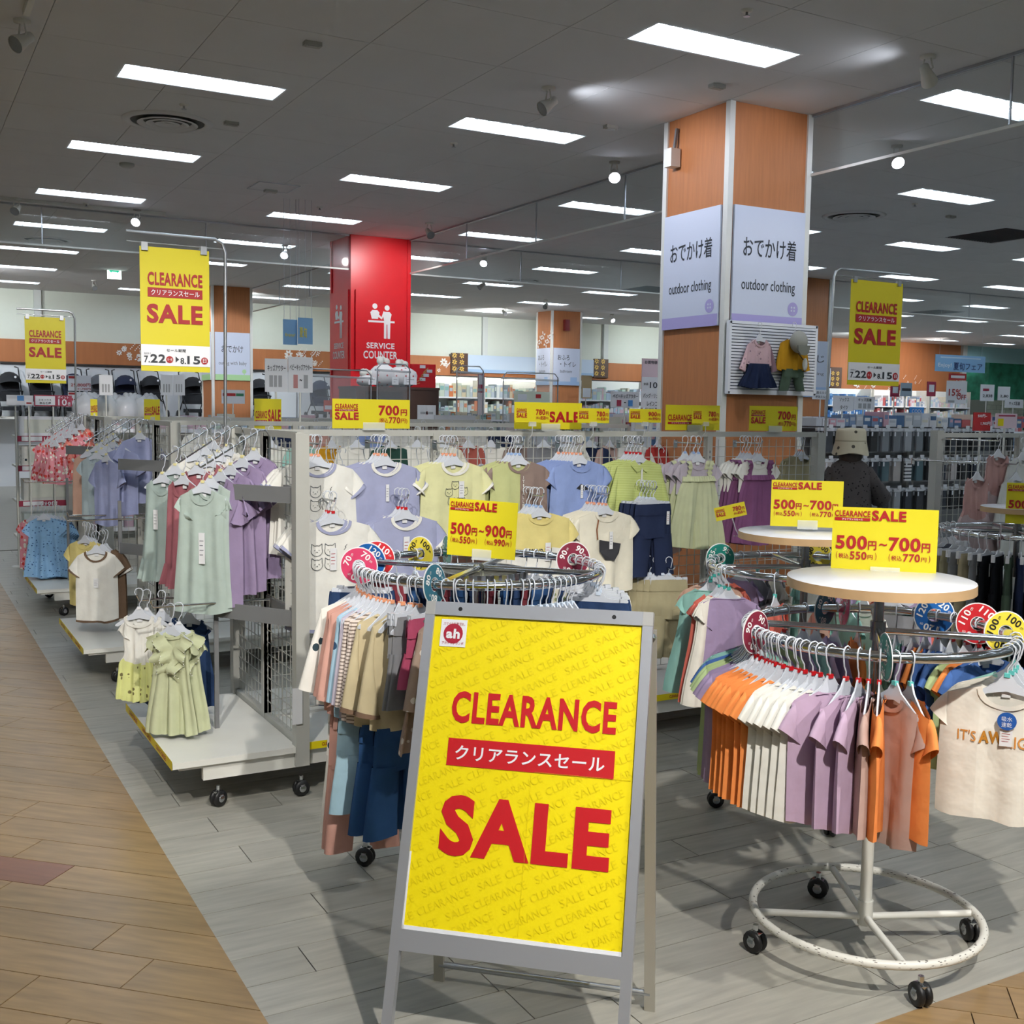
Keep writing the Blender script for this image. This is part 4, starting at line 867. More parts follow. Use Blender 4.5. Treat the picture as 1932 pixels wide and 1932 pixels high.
class Cloth:
    """a two-sheet garment body hanging below a hanger"""
    def __init__(s, prof, top=-.108, L=.36, nw=.052, nd=.045, drop=.03, T=.016, fold=.005, freq=4.0, seed=0, nv=12, curve=.012, gather=0, gfreq=9, ws=None, t0=.8):
        s.t0 = t0; s.prof, s.top, s.L, s.nw, s.nd, s.drop, s.T, s.fold, s.freq, s.nv, s.curve, s.gather, s.gfreq = prof, top, L, nw, nd, drop, T, fold, freq, nv, curve, gather, gfreq
        r = random.Random(seed); s.p = [r.uniform(0, 6.28) for _ in range(6)]; s.ws = prof[0][1]
        n = nw / s.ws; s.us = [-1, -.9, -.75, -(n + .75) / 2, -n * 1.001, -n * .96, -n * .7, -n * .35, 0, n * .35, n * .7, n * .96, n * 1.001, (n + .75) / 2, .75, .9, 1]
        if gather: s.us = [-1 + i / 16 for i in range(33)]
    def half(s, v):
        for (a, x), (b, y) in zip(s.prof, s.prof[1:]):
            if v <= b: t = (v - a) / max(b - a, 1e-6); t = t * t * (3 - 2 * t) * .5 + t * .5; return x + (y - x) * t
        return s.prof[-1][1]
    def zt(s, x, front):
        ax = abs(x)
        if s.nw and ax < s.nw: return s.top - (s.nd if front else s.nd * .22) * math.sqrt(max(0, 1 - (ax / s.nw) ** 2))
        return s.top - s.drop * (ax - s.nw) / max(s.ws - s.nw, 1e-4)
    def y(s, u, v, side):
        amp = s.fold * min(1, .04 + 1.6 * v) + s.gather * max(0, v - .0) ** .8
        f = amp * math.sin(s.freq * u * 2 + s.p[0] + 1.2 * v) + amp * .5 * math.sin(s.freq * 3.3 * u + s.p[1] - v)
        if s.gather: f += s.gather * v * math.sin(s.gfreq * u * 3.1 + s.p[2]) + s.gather * .4 * v * math.sin(s.gfreq * u * 7 + s.p[4])
        th = s.T * (s.t0 + (1 - s.t0) * min(1, v * 3)) * math.sqrt(max(0, 1 - u * u)) ** .7
        return side * th + f
    def P(s, u, v, side):
        x0 = u * s.ws; x = u * s.half(v) * (1 + .02 * math.sin(3 * v + s.p[3])); z0 = s.zt(x0, side < 0)
        zh = s.top - s.L + s.curve * u * u - .004 * math.sin(5 * u + s.p[5]); z = z0 + (zh - z0) * v
        return (x, s.y(u, v, side), z)
    def body(s, mb=None, v0=0, v1=1, mi=0, off=0):
        mb = mb or MB(); us = s.us
        for side in (-1, 1):
            def fn(i, j, side=side):
                p = s.P(us[i], v0 + (v1 - v0) * j / s.nv, side); return (p[0] * (1 + off * 2), p[1] + side * off * .6, p[2])
            mb.grid(fn, len(us) - 1, s.nv, mi=mi, flip=side > 0)
        return mb
    def front(s, x, z, d=.0035):
        """point on the front sheet under (x, z)"""
        v = min(1, max(0, (s.top - .02 - z) / (s.L - .02)))
        for _ in range(3):
            h = s.half(v); u = max(-1, min(1, x / h)); z0 = s.zt(u * s.ws, True); zh = s.top - s.L + s.curve * u * u; v = min(1, max(0, (z0 - z) / (z0 - zh)))
        return (x, s.y(u, v, -1) - d, z)
    def collar(s, w=.013):
        mb = MB(); n = 12
        for side in (-1, 1):
            def fn(i, j, side=side):
                a = PI * i / n; x = -math.cos(a); k = 1 + j * w / s.nw; d = (s.nd if side < 0 else s.nd * .22) * (1 + j * w / max(s.nd, .02) * .9)
                xx = x * s.nw * k; zz = s.top + .001 - d * math.sin(a) - (s.drop * .25 * j * abs(x) ** 4); u = xx / s.ws
                return (xx, s.y(u, .06 + .1 * math.sin(a), side) + side * .004, zz)
            mb.grid(fn, n, 1, flip=side > 0)
        return mb
    def hem(s, h=.014): v0 = 1 - h / s.L; return s.body(MB(), v0, 1.002, off=.006)
    def sleeve(s, sx, L=.09, ang=48, wr=.075, va=.28, mb=None, flutter=0, seed=0, n=12, m=5, t0=0, t1=1, off=0, bend=0):
        mb = mb or MB(); h = s.ws * .985; S = Vector((sx * h, 0, s.top - s.drop + .001)); A = Vector((sx * s.half(va) * .93, 0, s.top - s.L * va))
        a = math.radians(ang); r = random.Random(seed); ph = r.uniform(0, 6)
        vs = []
        for j in range(m + 1):
            q = t0 + (t1 - t0) * j / m; aa = a + math.radians(bend) * q; d = Vector((sx * math.cos(aa), 0, -math.sin(aa))); nrm = Vector((-sx * math.sin(aa), 0, -math.cos(aa)))
            S2 = S + d * L * q + Vector((0, 0, .006 * math.sin(PI * q))); E2 = S + d * L; B2 = E2 + nrm * wr; bot = A.lerp(B2, q) if q > 0 else A
            c = (S2 + bot) / 2; hv = (S2 - bot) / 2; yo = s.y(sx * .95, .15, 1) * .5
            for k in range(n):
                b = 2 * PI * k / n; yy = (.011 + .006 * q) * math.sin(b) * (1 + off * 30) + yo
                if flutter: yy += flutter * q * math.sin(4 * b + ph)
                p = c + hv * math.cos(b) * (1 + off); vs.append((p.x, p.y + yy + .003 * math.sin(3 * q + ph), p.z - (flutter * .5 * q * math.cos(5 * b) if flutter else 0)))
        return mb.add(vs, [(j * n + k, j * n + (k + 1) % n, (j + 1) * n + (k + 1) % n, (j + 1) * n + k)[::(1 if sx > 0 else -1)] for j in range(m) for k in range(n)], 0, True)

def price_tag(t, c, x, z, w=.018, h=.055, red=False):
    p = c.front(x, z - h / 2, .009); q = MB().box(x - w / 2, p[1] - .001, z - h, x + w / 2, p[1] + .0004, z); o = q.build('price_tag', TAGW, t)
    g = MB()
    for k in range(4): rect(g, x - w * .35, z - h * (.27 + .15 * k), x + w * (.3 - .1 * (k % 2)), z - h * (.245 + .15 * k), y=p[1] - .0016)
    g.build('tag_print', GREYI if not red else REDI, o)
def tee(name, label, m, collar=None, cuff=None, hem=None, W=.155, L=.36, Wh=None, slv=.085, sang=50, wr=.085, nw=.055, nd=.045, seed=0, fold=.008, flutter=0, sl_m=None, deco=None, tag_at=None, gather=0, cat='shirt', gfreq=9, yoke=None, group=None, T=.016, bend=0, neck_label=True, lower=None, va=.26, drop=.03, lv=.6):
    t = thing(name, label, cat, (0, 0, 0), 0, group); Wh = Wh or W * 1.03
    prof = [(0, W * .93), (.25, W), (1, Wh)] if not yoke else [(0, W * .8), (.2, W * .86), (yoke, W * .82), (yoke + .12, W * 1.12), (1, Wh)]
    c = Cloth(prof, L=L, nw=nw, nd=nd, seed=seed, fold=fold, gather=gather, gfreq=gfreq, T=T, drop=drop)
    if lower: c.body(v0=0, v1=lv).build('body', m, t); c.body(v0=lv, v1=1).build('lower_panel', lower, t)
    else: c.body().build('body', m, t)
    if slv:
        for sx in (-1, 1):
            c.sleeve(sx, slv, sang, wr, flutter=flutter, seed=seed + sx, bend=bend, va=va, n=24 if flutter else 12).build('sleeve', sl_m or m, t)
            if cuff: c.sleeve(sx, slv, sang, wr, t0=1 - .013 / slv, t1=1.01, off=.03, m=1, bend=bend, va=va).build('cuff', cuff, t)
    if nw:
        c.collar().build('neckband', collar or m, t)
        if neck_label: p = c.y(0, .02, 1); MB().box(-.012, p - .006, c.top - c.nd * .22 - .02, .012, p - .004, c.top - c.nd * .22 - .004).build('neck_label', TAGW, t)
    if hem: c.hem().build('hem_band', hem, t)
    if deco: deco(t, c)
    if tag_at: price_tag(t, c, *tag_at)
    return t
def warp(c, d=.004): return lambda p: c.front(p[0], p[2], d)
INKD = mat('print_dark', '3c4048', .8); INKW = mat('print_white', 'ecebe6', .8); INKO = mat('print_orange', 'cf8a3c', .8)
def outline(mb, pts, w, c, closed=True):
    n = len(pts)
    for i in range(n if closed else n - 1):
        (x0, z0), (x1, z1) = pts[i], pts[(i + 1) % n]; dx, dz = x1 - x0, z1 - z0; l = math.hypot(dx, dz) or 1; ox, oz = -dz / l * w / 2, dx / l * w / 2
        q = [(x0 + ox, z0 + oz), (x1 + ox, z1 + oz), (x1 - ox, z1 - oz), (x0 - ox, z0 - oz)]; mb.add([c.front(a, b, .004) for a, b in q], [(0, 1, 2, 3)])
def animal(mb, x, z, r, c, cat_ears=True):
    pts = [(x + r * math.cos(a_) * 1.05, z + r * math.sin(a_) * .95) for a_ in (2 * PI * k / 16 for k in range(16))]
    if cat_ears: pts[2] = (x + r * .95, z + r * 1.25); pts[6] = (x - r * .95, z + r * 1.25)
    else: pts[2] = (x + r * .85, z + r * 1.05); pts[6] = (x - r * .85, z + r * 1.05)
    outline(mb, pts, .0022, c)
    for s in (-1, 1): outline(mb, [(x + s * r * .4 - .002, z + r * .1), (x + s * r * .4 + .002, z + r * .1)], .003, c, False)
    outline(mb, [(x - r * .2, z - r * .3), (x, z - r * .15), (x + r * .2, z - r * .3)], .0018, c, False)
def deco_cats(t, c):
    mb = MB()
    for i, (x, z) in enumerate(((-.08, -.24), (-.018, -.24), (-.08, -.303), (-.018, -.303))): animal(mb, x, z, .025, c)
    outline(mb, [(.045, -.24), (.055, -.228), (.05, -.225), (.06, -.215)], .002, c, False); mb.build('cat_print', INKD, t)
def deco_bears(t, c):
    mb = MB()
    for x, z in ((.0, -.22), (-.035, -.255), (.045, -.25), (-.02, -.3), (.03, -.3)): animal(mb, x, z, .02, c, False)
    mb.build('bear_print', INKD, t)
def deco_text(s, x0, z0, x1, z1, m=INKD, bold=.01, vert=False):
    def f_(t, c):
        mb = MB()
        if vert:
            for k, ch in enumerate(s):
                if ch != ' ': put_text(mb, ch, x0, z1 - (z1 - z0) * (k + .8) / len(s), x1, z1 - (z1 - z0) * k / len(s), bold=bold, warp=warp(c), keep=True)
        else: put_text(mb, s, x0, z0, x1, z1, bold=bold, warp=warp(c))
        mb.build('lettering', m, t)
    return f_
def bow(t, m, x, y, z, r=.02):
    mb = MB()
    for s in (-1, 1): mb.ball((x + s * r * .8, y, z), r * .8, .006, r * .5, 8, 5)
    mb.ball((x, y - .004, z), r * .3, .006, r * .3, 6, 4); mb.build('bow', m, t)
def frill(t, m, c, v0, v1, amp=.012, w=1.1, freq=26, name='frill', nu=48):
    mb = MB()
    for side in (-1, 1):
        def fn(i, j, side=side):
            u = -1 + 2 * i / nu; p = c.P(u, v0, side); q = c.P(u, v1, side); k = j / 3
            return (p[0] + (q[0] - p[0]) * k + p[0] * (w - 1) * k, p[1] + side * (.004 + .008 * k) + amp * k * math.sin(freq * u), p[2] + (q[2] - p[2]) * k)
        mb.grid(fn, nu, 3, flip=side > 0)
    return mb.build(name, m, t)
def frill_line(mb, pts, w, dirn, amp=.01, freq=1.2):
    """ruffle along a polyline"""
    n = len(pts); vs = []
    for i, p in enumerate(pts):
        p = Vector(p); o = Vector((0, amp * math.sin(freq * i), 0)); vs += [p - Vector(dirn) * w * .3 + Vector((0, -.003, 0)), p + Vector((0, -.006, 0)), p + Vector(dirn) * w + o + Vector((0, -.004, 0))]
    mb.add(vs, [(3 * i + k, 3 * i + k + 1, 3 * i + k + 4, 3 * i + k + 3) for i in range(n - 1) for k in (0, 1)], 0, True); return mb
def trousers(name, label, m, W=.12, L=.36, crotch=.4, leg=.075, flare=1.0, seed=0, group=None, cat='trousers', top=-.1, pocket=False, tagx=None, fold=.006):
    t = thing(name, label, cat, (0, 0, 0), 0, group)
    c = Cloth([(0, W * .85), (.12, W * .9), (1, W * 1.05)], top=top, L=L, nw=0, nd=0, drop=.0, T=.02, fold=fold, seed=seed, curve=0, nv=8, ws=None); c.us = [-1 + i / 8 for i in range(17)]
    c.body(v0=0, v1=crotch + .05).build('hips', m, t)
    def leg_(sx):
        mb = MB(); n = 14; mm = 6; vs = []; r = random.Random(seed + sx); ph = r.uniform(0, 6)
        for j in range(mm + 1):
            q = j / mm; v = crotch + (1 - crotch) * q; x1 = sx * c.half(v) * (1 + .12 * q * (flare)); x0 = sx * .004 + sx * .02 * q * (1 if flare < 1.2 else .5)
            if flare < 1: x0 = x1 - sx * (abs(x1 - x0)) * (1 - (1 - flare) * q)
            cx = (x0 + x1) / 2; hx = (x1 - x0) / 2
            for k in range(n):
                b = 2 * PI * k / n; vs.append((cx + hx * math.cos(b), .019 * math.sin(b) + fold * math.sin(2.2 * b + ph + q * 2) + c.y(sx * .5, v, 0) * .5, top - L * v))
        return mb.add(vs, [(j * n + k, j * n + (k + 1) % n, (j + 1) * n + (k + 1) % n, (j + 1) * n + k)[::sx] for j in range(mm) for k in range(n)], 0, True)
    for sx in (-1, 1): leg_(sx).build('leg', m, t)
    wb = MB()
    for side in (-1, 1):
        def fn(i, j, side=side):
            u = -1 + i / 16; p = c.P(u, j * .03 / L * 1.0, side); return (p[0] * 1.01, p[1] + side * (.003 + .0015 * (i % 2)), p[2])
        wb.grid(fn, 32, 2, flip=side > 0)
    wb.build('waistband', m, t)
    if pocket:
        p = c.front(.05, top - L * .45, .006); MB().box(.02, p[1] - .003, top - L * .5, .09, p[1] + .006, top - L * .38).build('pocket_flap', m, t)
    if tagx is not None: price_tag(t, c, tagx, top - .04, .018, .07, True)
    return t
def strap_dress(name, label, top_m, m, seed=0, group=None, L=.5, W=.13, tag_at=None):
    t = tee(name, label, top_m, W=W * 1.08, L=.2, slv=.07, wr=.08, seed=seed, flutter=.004, cat='dress', group=group, nw=.05, nd=.05, T=.008, fold=.002)
    c = Cloth([(0, W * .85), (.3, W * 1.1), (1, W * 1.45)], top=-.2, L=L - .1, nw=0, nd=0, drop=0, T=.034, gather=.012, gfreq=8, seed=seed, curve=.02, t0=1)
    c.body().build('skirt', m, t); frill(t, m, c, 0, .07, .006, 1.03, 40, 'waist_frill')
    for sx in (-1, 1):
        mb = MB(); frill_line(mb, [(sx * (.075 - .012 * math.sin(k / 14 * PI)), -.02 - .006 * math.sin(k * .5), -.115 - k * .0075) for k in range(15)], .022, (sx, 0, 0), .008, 1.9); mb.build('ruffled_strap', m, t)
    if tag_at: price_tag(t, c, *tag_at)
    return t

def place(root, loc, rz=0, rx=0, ry=0, label=None, group=None, first=False):
    if root.name not in KIDS: KIDS[root.name] = list(root.children); [KIDS.__setitem__(k.name, list(k.children)) for k in root.children]
    if first: root.location = loc; root.rotation_euler = (rx, ry, rz); return root
    return dup(root, loc, rot=(rx, ry, rz), label=label, group=group)
used = set()
def put(root, loc, rz=0, label=None, group=None, hanger='clear', dot='e8a080', hlabel=None, hgroup=None, rx=0, ry=0, hook=True):
    """hang one garment together with its hanger"""
    if root.name in used: o = place(root, loc, rz, rx, ry, label, group)
    else:
        used.add(root.name); o = place(root, loc, rz, rx, ry, first=True)
        if label: o['label'] = label
        if group: o['group'] = group
    if hook: hang(hanger, dot, loc, (rx, ry, rz), hlabel or 'clear plastic hanger on a rail', hgroup)
    return o

# fabrics
F = {n: fab(n, c_) for n, c_ in dict(white='e9e8e2', ivory='e5e0cf', cream='e6e2d8', lilac='a3a7c6', periwinkle='9aa1c6', lavender='9d8cae', mauve='c0a6c0', orange='ee9150', teal='93c4bb', sage='a4b4b0', mint='b2c1ba', rose='a3646c', brick='a5574c', lemon='dbdaa8', lime='c2c68e', green='b2c692', taupe='8d7a72', beige='cdbf9c', sand='bcae8e', skyblue='8b9ecf', lightblue='a9cbdc', navy='262f4a', indigo='2b3f63', denim='2e4f7c', black='17181c', grey='84858a', charcoal='3c3c40', plum='7c4f74', pink='cf9f92', dusty='b89b92', peach='d3ab98', coral='c9695c', yellow='e2d38c', mustard='c08c22', olive='4b5a4b', pgreen='c5caa6', yellowpale='dbe08f', khaki='a89f80', burgundy='7d3640', brown='6d5847', darkgreen='2c4a42', blue='4d70b0', red='b23a36').items()}
F['pinkprint'] = fab('pink_print', 'e59aa6', pat='floral', c2='c8443f', ps=30); F['redprint'] = fab('salmon_print', 'e88f84', pat='floral', c2='d7433a', ps=26)
F['shark'] = fab('blue_shark_print', '8fb8de', pat='dots', c2='1f3f78', ps=34, stretch=(1, 1, 1.6)); F['stripeb'] = fab('thin_stripe', 'e3d6ce', pat='hstripe', c2='85756c', ps=520)
F['whitedots'] = fab('white_tree_print', 'e8e6e0', pat='dots', c2='34444c', ps=15); F['limestripe'] = fab('lime_stripe', 'c9d38a', pat='hstripe', c2='b3c06c', ps=700)
F['ydots'] = fab('yellow_floral', 'dfe39a', pat='dots', c2='77704a', ps=26); F['floralw'] = fab('cream_floral', 'd9d5c5', pat='floral', c2='8d9a70', ps=70); F['bluedots'] = fab('light_blue_print', 'a5c6da', pat='dots', c2='35506e', ps=16)
F['heart'] = fab('taupe_heart_print', 'a89284', pat='dots', c2='e6ded6', ps=20); F['darkdots'] = fab('dark_speckled', '4c4848', pat='dots', c2='242324', ps=34)

def short(s, n=12): return ' '.join(s.replace(',', '').split()[:n]).rstrip(' of')
# ---- front row on the nearest stand: five wall pegs above, four below, shirts facing the camera
def peg(loc, ln, lab, g, back=.0):
    t = thing('wall_peg', lab, 'peg', loc, 0, g); MB().tube([(0, ln, .0), (0, 0, 0), (0, -.012, .014)], .005, 7).build('pin', CHROME, t); MB().box(-.012, ln - .006, -.03, .012, ln, .012).build('bracket', CHROME, t); return t
def row(px, py, yb, n, root, labf, labb, hcol, dy=.022, ln=None, kindh='clear', back=None, jx=.006):
    p = on_y(px, py, yb); ln = 5.12 - yb; peg((p.x, yb, p.z - .012), ln, 'chrome wall peg on the nearest stand holding ' + labf.split(',')[0], None) if 0 else None
    t = peg((p.x, yb - .02, p.z - .023), ln + .01, 'chrome peg holding the ' + short(labf, 11), None)
    for k in range(n):
        x = p.x + (RN.uniform(-jx, jx) - .008 * k if k else 0)
        rt = root if k == 0 or back is None else back
        put(rt, (x, yb + dy * k, p.z - .002), RN.uniform(-.05, .05) - (.12 if k else 0), labf if k == 0 else labb, None if k == 0 else labb + 's', kindh, hcol, 'hanger of the ' + short(labf if k == 0 else labb), labb + ' hangers' if k else None)
cats = tee('t_shirt', 'x', F['white'], collar=F['lilac'], cuff=F['lilac'], hem=None, W=.185, L=.42, slv=.1, wr=.1, seed=3, deco=deco_cats, nw=.07, nd=.055)
row(600, 828, 4.86, 3, cats, 'white cat print tee with lilac collar, upper left of the nearest stand', 'white tee tucked behind the upper cat print tee', 'e8a080')
cats2 = tee('t_shirt', 'x', F['white'], collar=F['lilac'], cuff=F['lilac'], hem=F['lilac'], W=.185, L=.5, slv=.11, wr=.1, seed=4, deco=deco_cats, tag_at=(-.005, -.23, .03, .1, True), nw=.07, nd=.055)
row(628, 935, 4.72, 3, cats2, 'white cat print tee with price tag, lower left beside the grey end post', 'white tee tucked behind the lower cat print tee', 'c31820')
lil = tee('t_shirt', 'x', F['periwinkle'] if 0 else F['lilac'], collar=F['white'], cuff=F['white'], W=.175, L=.44, slv=.1, wr=.09, seed=5, tag_at=(.0, -.21, .016, .08), nw=.065, nd=.055)
row(727, 828, 4.88, 4, lil, 'lilac tee with white neckband, upper row left of the price sign', 'lilac tee behind the upper lilac tee', 'e8a080')
lil2 = tee('t_shirt', 'x', F['lilac'], collar=F['white'], cuff=F['white'], W=.17, L=.44, slv=.1, wr=.09, seed=6, tag_at=(-.005, -.2, .03, .1, True), nw=.065, nd=.055)
row(765, 929, 4.74, 3, lil2, 'lilac tee with white neckband and price tag, lower row above the round rack', 'lilac tee behind the lower lilac tee', 'c31820')
yel = tee('t_shirt', 'x', F['lemon'], collar=F['white'], cuff=F['white'], W=.175, L=.44, slv=.1, wr=.09, seed=7, deco=deco_bears, tag_at=(.03, -.2, .028, .08), nw=.065, nd=.055)
row(857, 829, 4.88, 4, yel, 'pale yellow bear print tee above the 500 to 900 yen sign', 'pale yellow tee behind the bear print tee', 'e8a080')
def deco_half(t, c):
    mb = MB(); us = [0 + i / 10 for i in range(11)]
    mb.grid(lambda i, j: (lambda p: (p[0] * 1.005, p[1] - .003, p[2]))(c.P(us[i], max(.001, j / 12), -1)), 10, 12, smooth=True); mb.build('taupe_half', F['taupe'], t)
    deco_text("IT'SALLRIGHT", .008, -.42, .022, -.18, INKW, .02, True)(t, Cloth(c.prof, L=c.L, nw=c.nw, nd=c.nd, seed=0, T=c.T + .004))
tau = tee('t_shirt', 'x', F['lime'], collar=F['taupe'], W=.165, L=.42, slv=.08, wr=.09, seed=8, sl_m=F['taupe'], deco=deco_half, nw=.06, nd=.05)
row(980, 829, 4.88, 4, tau, 'taupe and lime half-and-half tee with vertical white lettering', 'taupe and lime tee behind the half-and-half tee', '9ab6e0')
def deco_house(t, c):
    mb = MB(); mb.add([c.front(x, z) for x, z in ((-.03, -.25), (0, -.225), (.05, -.255), (.01, -.26))], [(0, 1, 2, 3)]); mb.build('black_print', mat('print_black', '1b1c22', .8), t)
blu = tee('t_shirt', 'x', F['skyblue'], W=.17, L=.4, slv=.085, wr=.1, seed=9, deco=deco_house, tag_at=(0, -.23, .014, .07), nw=.058, nd=.05)
row(1095, 829, 4.88, 7, blu, 'sky blue tee with a small black print, upper row', 'sky blue tee behind the printed one', 'e8a080')
ifo = tee('t_shirt', 'x', F['yellow'], W=.175, L=.4, slv=.1, wr=.09, seed=10, lower=F['white'], lv=.42, deco=deco_text('I FOUND YOU', -.08, -.305, .06, -.28, INKD, .03), tag_at=(.03, -.25, .03, .09, True), nw=.06, nd=.045)
row(1020, 927, 4.74, 5, ifo, 'yellow and white tee reading I FOUND YOU, right of the 500 to 900 yen sign', 'yellow and white tee behind the I FOUND YOU tee', '9ab6e0')
def deco_bag(t, c):
    mb = MB(); mb.add([c.front(x, z, .012) for x, z in ((-.05, -.25), (.085, -.275), (.075, -.325), (.04, -.36), (-.01, -.355), (-.045, -.31))], [(0, 1, 2, 3, 4, 5)]); mb.build('printed_bag', F['charcoal'], t)
    g = MB(); outline(g, [(-.05, -.14), (-.062, -.2), (-.055, -.25)], .009, c, False); g.build('printed_strap', mat('print_tan', '8e5a3a', .8), t)
bag = tee('t_shirt', 'x', F['ivory'], W=.175, L=.42, slv=.09, wr=.1, seed=11, deco=deco_bag, tag_at=(.02, -.21, .02, .09), nw=.06, nd=.045)
row(1143, 924, 4.74, 6, bag, 'off-white tee with a printed shoulder bag, lower row', 'off-white tee behind the shoulder bag tee', 'e8a080')
def deco_polo(t, c):
    for s in (-1, 1): mb = MB(); mb.add([c.front(x * s, z, .01) for x, z in ((.0, -.155), (.055, -.105), (.075, -.135), (.03, -.175))], [(0, 1, 2, 3)]); mb.build('collar_flap', F['limestripe'], t)
    g = MB(); g.box(-.005, c.front(0, -.2)[1] - .004, -.23, .005, c.front(0, -.2)[1], -.15); g.build('zip', WHITEP, t)
pol = tee('zip_shirt', 'x', F['limestripe'], W=.155, L=.42, slv=.26, sang=72, wr=.06, seed=12, deco=deco_polo, nw=.04, nd=.03, va=.3)
row(1208, 829, 4.9, 5, pol, 'lime green striped long-sleeved zip top', 'lime green striped top behind the zip top', 'c31820')
nav = trousers('shorts', 'x', F['navy'], W=.13, L=.38, crotch=.42, flare=1.1, seed=1, tagx=.085)
row(1233, 914, 4.76, 5, nav, 'dark navy trousers on a clip hanger, middle of the stand', 'dark navy trousers behind the tagged pair', 'd9e4f4', kindh='clear_clip')
lsd = strap_dress('strap_dress', 'x', fab('grey_lilac', 'b9b0bd'), F['pgreen'], seed=13, tag_at=None)
row(1318, 829, 4.9, 4, lsd, 'pale green ruffled strap dress over a grey-lilac tee', 'pale green strap dress behind the front one', '9ab6e0', jx=.02)
psd = strap_dress('strap_dress', 'x', F['white'], F['plum'], seed=14, W=.125)
row(1432, 829, 4.9, 5, psd, 'plum ruffled strap dress over a white tee', 'plum strap dress behind the front one', 'e8a080', jx=.02)
bei = tee('blouse', 'x', F['khaki'], W=.16, L=.36, slv=.2, sang=70, wr=.06, seed=15)
for k, (px, rootm) in enumerate(((1515, bei),)):
    p = on_y(px, 829, 5.3)
    for q in range(3): put(bei, (p.x + .01 * q, 5.3 + .03 * q, p.z), .1, 'khaki top hanging behind the right end of the nearest stand', 'khaki tops behind the stand', hlabel='hanger of a khaki top behind the stand', hgroup='hangers of khaki tops')
# folded khaki shorts rack right of the floor sign
kha = trousers('cargo_trousers', 'x', F['khaki'], W=.12, L=.42, crotch=.45, flare=1, pocket=True, seed=5)
p = on_y(1262, 1065, 4.72)
for k in range(6): put(kha, (p.x - .05 * k * .5, 4.72 + .022 * k, p.z + .02), -.3, 'khaki cargo trousers with a flap pocket in front of the orange floor edge' if k == 0 else 'khaki cargo trousers behind the front pair', None if k == 0 else 'khaki cargo trousers on the lower peg', 'clear_clip', 'd9e4f4', 'clip hanger of the khaki cargo trousers', 'khaki trouser hangers')
peg((p.x, 4.68, p.z - .02), .44, 'low chrome peg holding the khaki cargo trousers', None)
# clothes on the far side of the nearest stand, seen through the wire
back = [('teal', 605), ('teal', 622), ('mustard', 690), ('brown', 650), ('white', 700), ('darkgreen', 780), ('darkgreen', 812), ('ivory', 815), ('pink', 850), ('white', 870), ('brick', 905), ('white', 925), ('taupe', 950), ('grey', 1040), ('white', 1050), ('red', 1070), ('dusty', 1165), ('navy', 1150), ('white', 1180), ('brown', 640), ('dusty', 1225)]
_bt = {}
for i, (cn, px) in enumerate(back):
    if cn not in _bt: _bt[cn] = tee('hanging_blouse', 'x', F[cn], W=.15, L=.5, slv=.16, sang=65, wr=.07, seed=30 + i, neck_label=False)
    p = on_y(px, 840, 5.42); put(_bt[cn], (p.x, 5.3 + .05 * (i % 4), p.z - .03), PI + RN.uniform(-.5, .5), cn.replace('darkgreen', 'dark green') + ' top on the far side of the nearest stand, seen through the wire mesh', 'far-side ' + cn + ' tops', dot=None, hlabel='hanger on the far side of the nearest stand', hgroup='far-side hangers')

# ---- round rack at front right
def radial(rk, deg, root, label, group=None, hk='clear', dot='c31820', yaw=0, hl=None, hg=None, tilt=0, rr=0):
    (cx, cy), R, z = RK[rk]; a_ = math.radians(deg); R += rr
    return put(root, (cx + R * math.cos(a_), cy + R * math.sin(a_), z), a_ + math.radians(yaw), label, group, hk, dot, hl, hg, ry=tilt)
def tshort(cn, seed, **k):
    k.setdefault('W', .14); k.setdefault('L', .385); k.setdefault('slv', .085); k.setdefault('sang', 54); k.setdefault('wr', .105); k.setdefault('va', .3); k.setdefault('nw', .05); k.setdefault('nd', .04); k.setdefault('T', .018)
    return tee('short_sleeved_shirt', 'x', F[cn] if isinstance(cn, str) else cn, seed=seed, **k)
T1 = {c_: tshort(c_, 50 + i, fold=.006) for i, c_ in enumerate(('mauve', 'teal', 'blue', 'green', 'orange', 'white', 'lavender', 'dusty'))}
seq = [('lavender', 118), ('teal', 124), ('teal', 130), ('blue', 136), ('green', 142), ('green', 147), ('lavender', 152), ('lavender', 156.5), ('orange', 161), ('orange', 165), ('orange', 169), ('orange', 173), ('orange', 177), ('orange', 181.5), ('white', 186), ('white', 189.5), ('white', 193), ('white', 197), ('white', 200), ('mauve', 204.5), ('mauve', 211), ('mauve', 216), ('dusty', 220)]
nm = dict(mauve='mauve', teal='pale teal', blue='mid blue', green='light green', orange='orange', white='white', lavender='lavender', dusty='dusty pink')
HR1 = 'clear plastic hanger with a red marker packed on the front right round rail'
_cn = {}
for i, (c_, dg) in enumerate(seq):
    _cn[c_] = _cn.get(c_, 0) + 1
    radial('R1', dg, T1[c_], '%s %s short-sleeved top from the left on the front right round rack' % (ORD[_cn[c_] - 1].replace('nearest', 'first'), nm[c_]), nm[c_] + ' tops on the front right round rack', hl=HR1, hg='packed red-marker hangers', yaw=RN.uniform(-3, 3) - (.62 * max(0, dg - 163) if dg < 206 else (26 - (dg - 204) * 1.35)), tilt=0)
for k in range(9): hang('clear', 'c31820', (2.69 + .4 * math.cos(math.radians(150 + k * 5)), 2.47 + .4 * math.sin(math.radians(150 + k * 5)), 1.03), (0, 0, math.radians(150 + k * 5)), HR1, 'packed red-marker hangers')
radial('R1', 224, T1['orange'], 'orange top with drooping sleeves beside the dusty pink bodysuit', None, yaw=-3, hl='clear hanger of the orange top beside the bodysuit')
